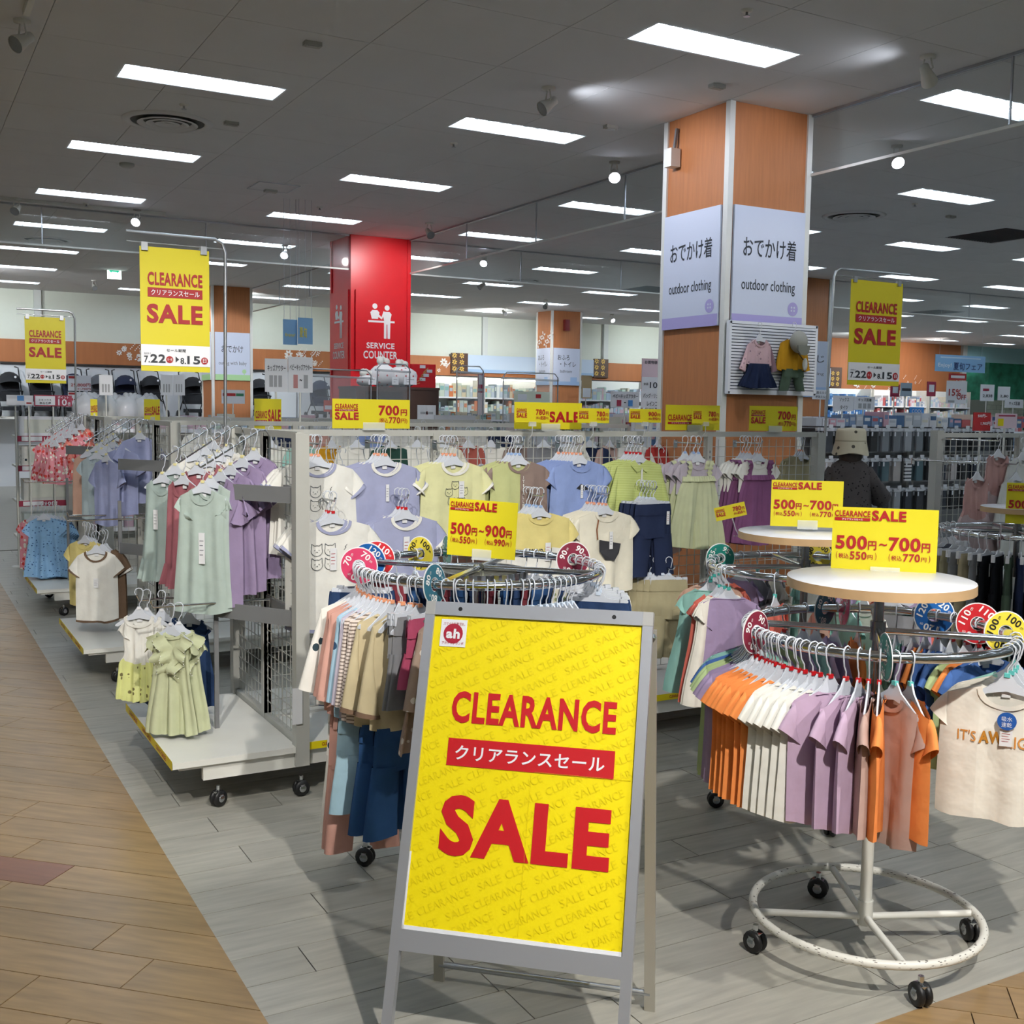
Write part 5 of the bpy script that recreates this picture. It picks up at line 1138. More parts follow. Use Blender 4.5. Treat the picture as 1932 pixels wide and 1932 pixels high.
romp = tee('bodysuit', 'x', F['dusty'], W=.12, L=.46, Wh=.1, slv=.08, wr=.08, nw=.045, nd=.035, seed=70, curve=0) if 0 else tee('bodysuit', 'x', F['dusty'], W=.108, L=.425, Wh=.108, slv=.09, sang=58, wr=.085, nw=.045, nd=.035, seed=70)
radial('R1', 230, romp, 'dusty pink ribbed bodysuit at the front of the front right rack', None, dot='66c4c0', yaw=31, hl='clear hanger with a teal marker holding the dusty pink bodysuit')
radial('R1', 236, T1['orange'], 'orange top peeping out behind the dusty pink bodysuit', None, dot='66c4c0', yaw=8, hl='clear hanger of the orange top behind the bodysuit')
def deco_awr(t, c):
    deco_text("IT'S", -.125, -.272, -.075, -.24, INKO, .01)(t, c); deco_text('AW', -.068, -.275, .0, -.238, mat('print_gold', 'b87a1e', .8), .05)(t, c); deco_text('RIGHT!', .004, -.28, .125, -.246, INKO, .01)(t, c)
    mb = MB(); q = c.front(.0, -.2, .02); flat(mb, disc_pts(.005, -.2, .026, 24), q[1]); mb.add([(x, y + .001, z) for x, y, z in mb.v], [tuple(range(24))[::-1]]); mb.build('blue_sticker', mat('blue_sticker', '2458a8', .4), t)
    g = MB(); put_text(g, '吸水', -.009, -.2, .019, -.186, y=q[1] - .001, bold=.0); put_text(g, '速乾', -.009, -.217, .019, -.203, y=q[1] - .001, bold=.0); g.build('sticker_lettering', PAPER, t)
awr = tee('t_shirt', 'x', F['cream'], W=.172, L=.4, slv=.075, wr=.085, nw=.065, nd=.055, seed=71, deco=deco_awr, tag_at=(.005, -.226, .034, .05, True))
radial('R1', 287, awr, "cream tee reading IT'S AWRIGHT with a round blue sticker, front right rack", None, dot='66c4c0', yaw=21, hl='clear hanger with a teal marker holding the cream lettered tee', rr=.0)
for k, dg in enumerate((293, 299, 306, 316)): radial('R1', dg, T1['teal'] if k == 3 else awr, 'cream tee behind the lettered cream tee' if k < 3 else 'pale teal top at the right end of the front right rack', 'cream tees behind the lettered one' if k < 3 else None, dot='66c4c0', hl='clear hanger with a teal marker at the right end of the front right rail', hg='teal-marker hangers')
for dg, c_ in ((344, 'blue'), (351, 'orange'), (358, 'green'), (6, 'blue'), (14, 'blue'), (20, 'orange'), (26, 'lavender'), (34, 'teal'), (52, 'orange'), (63, 'lavender'), (73, 'mauve'), (80, 'teal'), (92, 'lavender'), (104, 'green')):
    radial('R1', dg, T1[c_], nm[c_] + ' top on the far side of the front right round rack', 'far-side ' + nm[c_] + ' tops of the front right rack', hl='clear hanger on the far side of the front right rail', hg='far-side hangers of the front right rack', dot='c31820')

# ---- round rack behind the floor sign
lsw = dict(slv=.29, sang=76, wr=.065, va=.3, W=.135, L=.38, nw=.045, nd=.035, T=.02)
def set2(name, tm, bm_, seed, Lb=.34, flare=.9, cuff=None, **k):
    q = dict(lsw); q.update(k); t = tee(name, 'x', tm, seed=seed, cat='outfit', cuff=cuff, **q)
    c2_ = trousers('tmp', 'x', bm_, W=.115, L=Lb, crotch=.35, flare=flare, seed=seed, top=-.108 - q['L'] + .012)
    for ch in list(c2_.children): ch.parent = t
    bpy.data.objects.remove(c2_); return t
nv0 = trousers('jeans', 'x', F['indigo'], W=.13, L=.42, crotch=.4, seed=21)
wt = set2('two_piece_outfit', F['whitedots'], F['whitedots'], 22, Lb=.46, W=.14, sang=74); pk = set2('two_piece_outfit', F['pink'], F['pink'], 23, Lb=.5, cuff=F['pink'], W=.122, sang=80); lb = set2('two_piece_outfit', F['bluedots'], F['lightblue'], 24, W=.115, sang=82)
sb = tee('long_sleeved_shirt', 'x', F['stripeb'], seed=25, **{**lsw, 'W': .115, 'sang': 82}); cr_ = set2('two_piece_outfit', F['beige'], F['denim'], 26, Lb=.37, flare=1.3, cuff=mat('fabric_brown_cuff', '7d6350', .9), wr=.085, W=.118, sang=78)
gr = trousers('trousers', 'x', F['grey'], W=.11, L=.3, seed=27); mg = trousers('shorts', 'x', fab('raspberry', 'a84a66'), W=.12, L=.22, crotch=.5, flare=1.4, seed=28); ht = tee('long_sleeved_dress', 'x', F['heart'], seed=29, cat='dress', slv=.25, sang=75, wr=.06, W=.12, Wh=.2, L=.42, gather=.008, nw=.045, nd=.035); dn = trousers('jeans', 'x', F['denim'], W=.13, L=.34, crotch=.42, flare=1.2, seed=31)
mauvet = tee('long_sleeved_shirt', 'x', fab('soft_lilac', 'c6bfd0'), seed=33, **{**lsw, 'W': .113, 'sang': 82})
HR0 = 'clear hanger with an orange marker packed on the rail behind the floor sign'
lst = [(140, nv0, 'dark indigo jeans at the left end behind the pink size disc', 'clear_clip'), (148, nv0, 'dark indigo jeans left of the white printed outfit', 'clear_clip'), (163, wt, 'white two-piece outfit with dark tree print, leftmost of the round rack', 'clear'), (170, pk, 'salmon pink two-piece outfit hanging lowest with a white price tag', 'clear'), (175, pk, 'salmon pink two-piece outfit just behind the lowest one', 'clear'),
       (181, lb, 'pale blue printed outfit between the pink and the striped clothes', 'clear'), (185, mauvet, 'soft lilac long-sleeved top beside the pale blue outfit', 'clear'), (189, sb, 'cream top with thin dark stripes beside the beige jackets', 'clear'), (193, sb, 'cream striped top closest to the beige jackets', 'clear'), (199, cr_, 'left beige outfit with brown cuffs and blue denim shorts', 'clear'), (207, cr_, 'right beige outfit with brown cuffs and blue denim shorts', 'clear'),
       (213, gr, 'grey trousers beside the raspberry shorts', 'clear_clip'), (216, gr, 'grey trousers next to the beige outfit', 'clear_clip'), (222, mg, 'raspberry pink shorts on a clip hanger beside the floor sign', 'clear_clip'), (228, ht, 'taupe heart print dress half hidden by the floor sign', 'clear'), (234, ht, 'taupe heart print dress behind the floor sign', 'clear')]
for dg, rt, lab, hk in lst: radial('R0', dg, rt, lab, None, hk, 'f0a47c', yaw=RN.uniform(-4, 4) - .45 * max(0, dg - 168) + (-6 if rt is cr_ else 0), hl=HR0, hg='orange-marker hangers behind the floor sign')
for k in range(12): a_ = math.radians(153 + 5.3 * k); hang('clear', 'f0a47c', (1.826 + .43 * math.cos(a_), 3.522 + .43 * math.sin(a_), 1.14), (0, 0, a_), HR0, 'orange-marker hangers behind the floor sign')
jn = trousers('jeans', 'x', F['indigo'], W=.125, L=.26, crotch=.45, flare=1.2, seed=32); fw = trousers('shorts', 'x', F['floralw'], W=.13, L=.26, crotch=.5, flare=1.3, seed=34); bg = trousers('trousers', 'x', F['burgundy'], W=.11, L=.3, seed=35)
for k, dg in enumerate((232, 237, 240, 246, 249, 254, 256, 261, 264, 266, 270, 273, 276, 279, 282, 285, 288)):
    radial('R0', dg, (jn, dn, bg)[k % 3], ('indigo jeans', 'blue denim shorts', 'burgundy trousers')[k % 3] + ' hanging directly behind the floor sign', ('indigo jeans', 'denim shorts', 'burgundy trousers')[k % 3] + ' behind the floor sign', 'clear_clip', 'd4e2f4', hl='clear clip hanger standing above the floor sign', hg='clip hangers above the floor sign')
for k, dg in enumerate((318, 326, 333, 340, 347, 355, 2, 8)):
    radial('R0', dg, fw if k in (2, 4, 6) else jn, 'cream floral shorts at the right end of the rack behind the floor sign' if k in (2, 4, 6) else 'navy shorts at the right end of the rack behind the floor sign', 'right-end floral shorts' if k in (2, 4, 6) else 'right-end navy shorts', 'clear_clip', 'd4e2f4', hl='clear clip hanger at the right end of the rail behind the floor sign', hg='right-end clip hangers')
for k, dg in enumerate((24, 32, 38, 46, 56, 66, 74, 84, 98, 110, 118)): radial('R0', dg, (dn, bg, nv0)[k % 3], ('denim shorts', 'burgundy trousers', 'indigo jeans')[k % 3] + ' on the far side of the rack behind the floor sign', 'far-side ' + ('denim shorts', 'burgundy trousers', 'indigo jeans')[k % 3], 'clear_clip', 'd4e2f4', hl='clip hanger on the far side of the rail behind the floor sign', hg='far-side clip hangers')
# big white hang tag standing beside the white outfit
_p = on_y(552, 1368, 4.592)
t = tag(MB().box(0, 0, 0, .045, .004, .16).build('hang_tag', TAGW, None, tuple(_p)), 'blank white hang tag beside the grey end post', 'tag')

# ---- round rack behind the front right one
def flut(cn, seed): return tee('flutter_sleeve_blouse', 'x', F[cn] if isinstance(cn, str) else cn, W=.13, L=.46, Wh=.19, slv=.055, sang=55, wr=.11, flutter=.012, seed=seed, nw=.06, nd=.025, gather=.004, gfreq=4)
FL = {c_: flut(c_, 80 + i) for i, c_ in enumerate(('teal', 'coral', 'cream', 'lavender', 'peach', 'grey'))}
for dg, c_, l in ((114, 'coral', 'coral flutter-sleeved top behind the teal one'), (147, 'teal', 'teal flutter-sleeved top at the left of the middle round rack'), (122, 'peach', 'peach long dress hanging low behind the teal top'), (132, 'peach', 'peach flutter-sleeved top just behind the teal top'), (166, 'coral', 'coral ruffled top between the teal and lavender tops'), (171, 'cream', 'cream ruffled top beside the lavender one'), (177, 'lavender', 'lavender ruffled top behind the maroon 90 disc'), (172.5, 'cream', 'cream ruffled top behind the lavender one')):
    radial('R2', dg, FL[c_], l, None, dot='4db8b0', yaw={'lavender': -24, 'teal': 4, 'coral': 8, 'cream': 4}.get(c_, 0), hl='clear hanger with a teal marker on the middle round rack', hg='teal-marker hangers of the middle rack')
for k, dg in enumerate((10, 20, 30, 50, 64, 78, 92, 210, 235, 250, 262, 285, 300, 315, 330, 345)):
    c_ = ('lavender', 'coral', 'peach', 'teal', 'cream', 'grey')[k % 6]; radial('R2', dg, FL[c_], c_ + ' ruffled top around the back of the middle round rack', 'back ' + c_ + ' ruffled tops', dot='4db8b0', hl='clear hanger around the back of the middle rack', hg='back hangers of the middle rack')
# ---- far right round rack: dark trousers
tr = {c_: trousers('trousers', 'x', F[c_], W=.1, L=.62, crotch=.32, flare=.95, seed=90 + i, tagx=.06 if c_ == 'black' else None) for i, c_ in enumerate(('black', 'navy', 'olive', 'sand', 'grey', 'khaki'))}
for k, dg in enumerate((140, 150, 158, 166, 174, 182, 190, 196, 204, 212, 220, 228, 236, 244, 252, 262, 272, 282)):
    c_ = ('khaki', 'grey', 'sand', 'khaki', 'grey', 'sand', 'grey', 'black', 'black', 'olive', 'navy', 'black', 'navy', 'black', 'navy', 'black', 'navy', 'black')[k]
    radial('R3', dg, tr[c_], c_ + ' long trousers on the far right round rack', c_ + ' trousers on the far right rack', 'white_clip', None, hl='white clip hanger on the far right round rack', hg='white hangers of the far right rack')
for k in range(8): a_ = math.radians(95 + 9 * k); hang('white_clip', None, (5.57 + .41 * math.cos(a_), 4.13 + .41 * math.sin(a_), 1.06), (0, 0, a_), 'white clip hanger on the far right round rack', 'white hangers of the far right rack')

# ---- clothes on the sloping arms at the aisle
def on_arm(A, i, f_, root, label, yawd=20, group=None, dot='e6dca0', hk='clear', yo=0):
    lo, hi = A[i]; p = lo + (hi - lo) * f_; return put(root, (p.x, p.y + yo, p.z + .004), math.radians(-yawd), label, group, hk, dot, 'clear hanger on the sloping arms of the ' + {id(A1): 'nearest', id(A2): 'second', id(A3): 'third'}[id(A)] + ' stand', 'hangers on the ' + {id(A1): 'nearest', id(A2): 'second', id(A3): 'third'}[id(A)] + ' sloping arms')
def frock(cn, seed, label='x', frl=True, **k):
    q = dict(W=.105, L=.5, Wh=.13, slv=0, nw=.05, nd=.07, gather=.003, gfreq=3); q.update(k)
    def dec(t, c):
        if frl: frill(t, F[cn], c, .82, 1.04, .014, 1.12, 22, 'hem_frill')
    return tee('sleeveless_dress', 'x', F[cn], seed=seed, cat='dress', deco=dec, **q)
sgd = frock('sage', 101, tag_at=(-.03, -.26, .026, .1)); rsd = frock('rose', 102, deco=None) if 0 else frock('rose', 102); mnt = tee('tunic', 'x', F['mint'], W=.115, L=.56, Wh=.14, slv=.06, sang=62, wr=.12, flutter=.014, seed=103, nw=.045, nd=.06, gather=.003, gfreq=3, cat='dress', tag_at=(.0, -.3, .028, .14)); lav = tee('flutter_dress', 'x', F['lavender'], W=.12, L=.58, Wh=.13, slv=.15, sang=62, wr=.16, flutter=.036, seed=104, nw=.045, nd=.05, cat='dress')
lav2 = tee('flutter_dress', 'x', F['lavender'], W=.12, L=.56, Wh=.15, slv=.14, sang=58, wr=.16, flutter=.038, seed=114, nw=.045, nd=.05, cat='dress')
on_arm(A1, 0, .02, sgd, 'sage green sleeveless dress with a frilled hem and white tag', 46); on_arm(A1, 0, .25, sgd, 'sage green dress half hidden behind the tagged sage dress', 40)
on_arm(A1, 1, .08, rsd, 'rose pink sleeveless dress with a frilled hem, between sage and mint', 55); on_arm(A1, 1, .35, rsd, 'rose pink dress behind the front rose pink dress', 45, yo=.02); on_arm(A1, 1, .55, rsd, 'deepest rose pink dress near the mesh panel', 50)
on_arm(A1, 2, .03, mnt, 'mint green ruffle-sleeved tunic, lowest on the nearest sloping arms', 34); on_arm(A1, 2, .16, mnt, 'mint green tunic directly behind the lowest one', 38)
for f_, l, r_ in ((.33, 'leftmost lavender flutter-sleeved dress', lav), (.5, 'second lavender flutter-sleeved dress from the left', lav2), (.7, 'third lavender flutter-sleeved dress from the left', lav), (.9, 'rightmost lavender flutter-sleeved dress near the grey end post', lav2)): on_arm(A1, 2, f_, r_, l, 62 - 14 * f_)
wh9 = tee('plain_shirt', 'x', F['white'], W=.13, L=.3, slv=.08, seed=105, nw=.05)
for k in range(5): on_arm(A1, k % 2, .62 + .08 * k, wh9, 'white top high on the nearest sloping arms', 30 + 8 * k, 'white tops high on the nearest arms')
pch = tee('sleeveless_shirt', 'x', F['peach'], W=.105, L=.44, slv=0, nw=.05, nd=.07, seed=106, hem=F['white'], tag_at=(0, -.26, .03, .11)); pbl = tee('long_shirt', 'x', F['sage'] if 0 else fab('pale_blue_grey', 'b4c4ca'), W=.12, L=.44, slv=.08, seed=107); per = tee('collared_shirt', 'x', F['periwinkle'], W=.125, L=.44, slv=.13, sang=58, wr=.1, seed=108, nw=.035, nd=.06)
on_arm(A2, 0, .05, pch, 'peach sleeveless top with a white tag on the second stand', 28)
for k in range(3): on_arm(A2, 1, .05 + .14 * k, pbl, 'pale blue-grey top behind the peach top', 40, 'pale blue-grey tops on the second stand')
on_arm(A2, 1, .5, per, 'periwinkle top seen edge-on left of the tagged one', 55); on_arm(A2, 2, .05, per, 'periwinkle top hanging lowest on the second stand', 60); on_arm(A2, 2, .45, per, 'periwinkle top in the middle of the second stand arms', 45); on_arm(A2, 2, .93, per, 'periwinkle buttoned top with a brown tag, rightmost on the second stand', -8)
for k in range(4): on_arm(A2, 0, .3 + .15 * k, pch if k % 2 else pbl, ('peach' if k % 2 else 'pale blue-grey') + ' top high on the second sloping arms', 40, ('peach' if k % 2 else 'pale blue-grey') + ' tops high on the second arms')
pkp = tee('frilled_blouse', 'x', F['pinkprint'], W=.12, L=.34, Wh=.18, slv=.05, flutter=.015, wr=.1, seed=109, gather=.008, gfreq=6); rdp = tee('frilled_blouse', 'x', F['redprint'], W=.12, L=.34, Wh=.18, slv=.05, flutter=.015, wr=.1, seed=110, gather=.008, gfreq=6)
for i in range(3):
    for k in range(5): on_arm(A3, i, .02 + .22 * k, pkp if (k + i) % 3 or k < 1 else rdp, ('pink' if (k + i) % 3 or k < 1 else 'salmon') + ' floral frilled top on the third stand', 35 + 8 * i, ('pink' if (k + i) % 3 or k < 1 else 'salmon') + ' floral tops on the third stand', dot=None)
# lower bars
def deco_ruff(t, c):
    pr = MB()
    for sx in (-1, 1):
        pts = [c.front(sx * (.068 - .0045 * k + .01 * math.sin(k)), -.118 - .013 * k, .012) for k in range(14)]; mb = MB(); frill_line(mb, pts, .045, (sx * .9, 0, -.35), .016, 1.5); mb.build('ruffle', F['pgreen'], t)
        for k, p in enumerate(pts[1:]): pr.ball((p[0] + sx * .04, p[1] - .008 + .016 * math.sin(1.5 * (k + 1)), p[2] - .016), .0028, n=5, m=3)
    pr.build('pearl_trim', WHITEP, t)
ivy = tee('frilled_dress', 'x', F['white'], W=.085, L=.4, Wh=.11, slv=.05, flutter=.014, wr=.1, seed=111, gather=.005, yoke=.42, lower=F['ydots'], lv=.5, cat='dress'); ivg = tee('ruffled_dress', 'x', F['pgreen'], W=.09, L=.46, Wh=.13, slv=.07, sang=55, flutter=.024, wr=.14, seed=112, gather=.007, gfreq=4, cat='dress', nd=.02, deco=deco_ruff); nvd = tee('navy_dress', 'x', F['indigo'], W=.09, L=.42, Wh=.13, slv=.03, seed=113, cat='dress')
def lowput(px, py, Y, root, label, yawd, group=None):
    p = on_y(px, py, Y); put(root, tuple(p), math.radians(-yawd), label, group, dot='e8e8ec', hlabel='clear hanger on the lower bar of the nearest stand', hgroup='hangers on the nearest lower bar')
lowput(262, 1118, 5.3, ivy, 'white and yellow frilled dress, leftmost on the lower bar', 20); lowput(277, 1120, 5.3, ivy, 'white and yellow frilled dress behind the leftmost one', 30)
lowput(305, 1122, 5.3, nvd, 'navy dress showing behind the pale green ruffled dresses', 35); lowput(356, 1128, 5.25, nvd, 'navy dress at the right of the pale green ruffled dresses', 20)
lowput(322, 1147, 4.98, ivg, 'left pale green dress with pearl-edged ruffles', 42); lowput(337, 1145, 4.98, ivg, 'right pale green dress with pearl-edged ruffles', 14)
wbt = tee('ringer_tee', 'x', F['white'], collar=F['brown'], cuff=F['brown'], hem=F['brown'], W=.125, L=.46, Wh=.13, slv=.11, sang=55, wr=.1, seed=115, nw=.06, nd=.06, tag_at=(.0, -.28, .03, .06)); brt = tee('ringer_tee', 'x', F['brown'], cuff=F['white'], hem=F['white'], W=.14, L=.46, slv=.11, sang=58, wr=.1, seed=116, nw=.06, nd=.05); yet = tee('yellow_tee', 'x', F['yellow'], W=.14, L=.44, slv=.09, seed=117)
def low2(px, py, Y, root, label, yawd, group=None, st='second'):
    p = on_y(px, py, Y); put(root, tuple(p), math.radians(-yawd), label, group, dot=None, hlabel='clear hanger on the lower bar of the %s stand' % st, hgroup='hangers on the %s lower bar' % st)
for k in range(4): low2(160 + 6 * k, 990 + 2 * k, 7.75, yet, 'yellow tee behind the white and brown ringer tees', 50, 'yellow tees on the second lower bar')
low2(181, 1008, 7.45, wbt, 'white ringer tee with brown edges above the second base shelf', 22); low2(193, 1006, 7.5, brt, 'brown ringer tee just right of the white one', 30); low2(199, 1005, 7.6, brt, 'brown ringer tee behind the first brown one', 40)
shk = tee('printed_tee', 'x', F['shark'], W=.12, L=.5, Wh=.17, slv=.1, wr=.11, seed=118, gather=.008, gfreq=5); pk2 = tee('printed_tee', 'x', F['pinkprint'], W=.12, L=.45, slv=.08, seed=119)
for k in range(7): low2(82 + 7 * k, 953 + 1.2 * k, 10.0 + .04 * k, shk, 'blue shark print top above the third base shelf', 10 + 9 * k, 'blue shark print tops on the third stand', 'third')
for k in range(3): low2(60 + 8 * k, 957, 10.5, pk2, 'pink printed top left of the blue shark print tops', 40, 'pink printed tops on the third stand', 'third')

# ---- outfits on the slatted board of the big column and at the right edge
sb_ = thing('slatwall_board', 'white slatted display board on the big wood column', 'display board', (5.5, 6.63, 0))
p0 = on_y(1377, 605, 6.6); p1 = on_y(1537, 745, 6.6); W_ = p1.x - p0.x; zt_, zb_ = p0.z, on_y(1377, 742, 6.6).z
sb_.location = (p0.x, 6.63, 0)
MB().box(0, -.02, zb_, W_, 0, zt_).build('back_panel', mat('slat_groove', '6f7488', .6), sb_)
n = 22
for k in range(n): z = zb_ + .015 + (zt_ - zb_ - .03) * k / n; MB().box(.015, -.034, z, W_ - .015, -.018, z + (zt_ - zb_) / n * .66).build('slat', PAPER, sb_)
f_ = MB(); f_.box(-.004, -.036, zb_, .018, 0, zt_); f_.box(W_ - .018, -.036, zb_, W_ + .004, 0, zt_); f_.box(0, -.036, zt_ - .018, W_, 0, zt_ + .004); f_.box(0, -.036, zb_ - .004, W_, 0, zb_ + .015); f_.build('frame', PAPER, sb_)
def skirtset(name, tm, sl2, m2, seed):
    t = tee(name, 'x', tm, W=.12, L=.2, slv=.2, sang=68, wr=.06, seed=seed, cat='outfit', nw=.05, nd=.05, va=.4, drop=.04); ch = [o for o in t.children if o.name.startswith('sleeve')]; ch[1].data.materials[0] = sl2
    c = Cloth([(0, .1), (.2, .11), (1, .17)], top=-.29, L=.185, nw=0, nd=0, drop=0, T=.03, t0=1, gather=.014, gfreq=9, seed=seed); c.body().build('pleated_skirt', m2, t); return t
o1 = skirtset('girls_outfit', fab('pink_pattern', 'dcb8bd', pat='dots', c2='a88890', ps=28), fab('mauve_sleeve', '8f737b'), F['navy'], 121)
put(o1, tuple(on_y(1434, 613, 6.555)), 0, 'pink top with navy pleated skirt on the slatted board', hanger='white', dot=None, hlabel='white hanger of the pink top and navy skirt outfit')
o2 = set2('boys_outfit', F['mustard'], F['olive'], 122, Lb=.17, flare=.8, L=.24, slv=.21, wr=.065)
mb = MB(); mb.bar((-.07, -.035, -.13), (.07, -.04, -.27), .012, .004); mb.build('bag_strap', mat('brown_strap', '5c3a26', .7), o2)
mb = MB(); mb.ball((.08, -.045, -.3), .026, .012, .05, 10, 7); mb.build('pouch', WHITEP, o2)
put(o2, tuple(on_y(1499, 613, 6.555)), 0, 'mustard top with dark green trousers on the slatted board', hanger='white', dot=None, hlabel='white hanger of the mustard outfit')
cp = thing('cap', 'grey bucket-like cap hung over the mustard top', 'hat', tuple(on_y(1507, 645, 6.5))); MB().ball((0, 0, 0), .075, .06, .085, 16, 10).build('crown', mat('fabric_grey_cap', 'a5a49a', .9), cp); MB().prism([(-.06, -.03), (.06, -.03), (.05, -.085), (.02, -.105), (-.03, -.1), (-.055, -.07)], -.062, -.05).build('brim', mat('fabric_grey_cap_brim', '7d7d73', .9), cp)
pp = tee('sleeveless_pink_dress', 'x', fab('dusty_rose', 'c79c96'), W=.13, L=.62, Wh=.24, slv=0, nw=.06, nd=.06, seed=123, yoke=.3, lower=fab('tulle', 'c9b4b4'), lv=.36, gather=.012, gfreq=5, cat='dress', deco=lambda t, c: bow(t, fab('bow_rose', 'a8807a'), 0, -.04, -.3))
put(pp, tuple(on_y(1845, 868, 4.62)), .0, 'dusty pink sleeveless dress with tulle skirt and bow', hanger='white', dot=None, hlabel='white hanger of the lower dusty pink dress')
put(pp, tuple(on_y(1885, 826, 4.66)), .0, 'dusty pink sleeveless dress hung higher behind the other', hanger='white', dot=None, hlabel='white hanger of the higher dusty pink dress')
wb_ = tee('blouse', 'x', F['white'], W=.13, L=.5, slv=.3, sang=76, wr=.06, seed=124, nw=.05, nd=.04)
put(wb_, tuple(on_y(1918, 870, 4.58)), .0, 'white long-sleeved blouse with a round collar at the right edge', hanger='white', dot=None, hlabel='white hanger of the white blouse')
put(wb_, tuple(on_y(1930, 832, 4.62)), .0, 'white blouse hung higher at the right edge', hanger='white', dot=None, hlabel='white hanger of the higher white blouse')
for px, py, Y in ((1845, 868, 4.6), (1885, 826, 4.64), (1918, 870, 4.56)): p = on_y(px, py, Y); peg((p.x, Y, p.z - .02), 5.1 - Y, 'chrome peg on the right edge stand near pixel column of a %s dress' % px if 0 else {1845: 'chrome peg of the lower dusty pink dress', 1885: 'chrome peg of the higher dusty pink dress', 1918: 'chrome peg of the white blouse'}[px], None)
# ---------------------------------------------------------------- the shop behind
def col(n, c, **k): return mat('goods_' + n, c, k.pop('rough', .45), **k)
PAL = {'pastel': ['e6e3ea', 'd7b9c8', 'b9cde0', 'd9d4c4', 'c4dcd0', 'e7e7ea'], 'mixed': ['dfe1e6', 'c4c8cf', '7f95b4', 'b95a5a', 'e6e0cf', '4f6f95', 'd8a9b4', 'ecebec'], 'dark': ['2a2c33', '3c4048', '6f747c', 'c2c4c8', '30405a', 'dcdde0'], 'blue': ['3f74b4', '6f9fd0', 'dfe6ee', '2f5a93', 'e8e8ea'], 'bath': ['e3e8e6', '8db8b4', 'd07a4a', 'c8d2c4', 'b9c4cf', 'e0cfa8', '75828c']}
PM = {k: [col('%s_%d' % (k, i), c) for i, c in enumerate(v)] for k, v in PAL.items()}
def goods(t, x0, x1, y0, y1, z, hmax, pal, seed, wmin=.05, wmax=.13, name='small_goods'):
    r = random.Random(seed); mb = MB(); x = x0
    while x < x1 - wmin:
        w = r.uniform(wmin, wmax); h = r.uniform(.45, 1) * hmax; d = r.uniform(.02, .08)
        mb.box(x, y0 + d * .3, z, min(x1, x + w) - .008, y1, z + h, r.randrange(len(PM[pal]))); rect(mb, x + .01, z + h * .5, min(x1, x + w) - .02, z + h * .8, y=y0 + d * .3 - .002, mi=r.randrange(len(PM[pal]))); x += w
    o = mb.build(name, PM[pal], t); o['kind'] = 'stuff'; return o
def shelf(x0, x1, y, lab, zs=(.25, .6, .95, 1.3), pal='mixed', seed=1, d=.42, name='shelf_unit', top=True, hm=.27, lit=False, back=None, ztop=None, frame=None):
    t = thing(name, lab, 'shelf', (x0, y, 0)); L_ = x1 - x0; zt = ztop or (zs[-1] + (.3 if not top else .02)); fr = frame or WHITEP
    MB().box(0, d - .02, 0, L_, d, zt).build('back_panel', back or WHITEP, t)
    for x in (0, L_ - .02): MB().box(x, 0, 0, x + .02, d, zt).build('side_panel', fr, t)
    for i, z in enumerate(zs):
        MB().box(.02, 0, z - .02, L_ - .02, d - .02, z).build('shelf_board', fr, t)
        rect_ = MB().box(.02, -.006, z - .03, L_ - .02, -.002, z + .005); rect_.build('price_rail', PAPER, t)
        goods(t, .03, L_ - .03, .02, d - .05, z, hm * (1 if i < len(zs) - 1 or not top else .7), pal, seed * 7 + i)
    return t
# lit bathroom wall behind the service counter, and more wall bays
k = 0
for x0, x1, pal, lab in ((10.4, 12.6, 'bath', 'brightly lit wall shelf of bath goods right of the service counter'), (12.7, 15.0, 'bath', 'brightly lit wall shelf of bath goods behind the bathroom column'), (15.2, 17.6, 'pastel', 'wall shelf of pastel goods right of the bathroom column'),
                         (17.8, 20.4, 'mixed', 'wall shelf of mixed goods left of the big wood column'), (23.6, 25.8, 'blue', 'wall shelf of blue and white goods behind the right sale banner'), (25.9, 28.2, 'mixed', 'wall shelf of mixed goods under the far right wood wall'), (28.3, 30.2, 'pastel', 'wall shelf of pastel goods at the end of the wood wall')):
    k += 1; shelf(x0, x1, 24.35, lab, (.3, .75, 1.2, 1.6, 2.0), pal, 40 + k, hm=.34, top=False, ztop=2.5, back=mat('lit_back_panel', 'f2f4f0', .6))
for x in (11.5, 13.8):
    t = thing('shelf_light', 'glowing strip light above the bath shelves at %s' % ('the left' if x < 12 else 'the right'), 'light', (x, 24.4, 2.42)); MB().box(-1.0, -.03, 0, 1.0, .03, .04).build('diffuser', mat('shelf_lamp', 'fff8e6', .5, emit=9), t); MB().box(-1.02, -.04, .04, 1.02, .04, .06).build('housing', WHITEP, t)
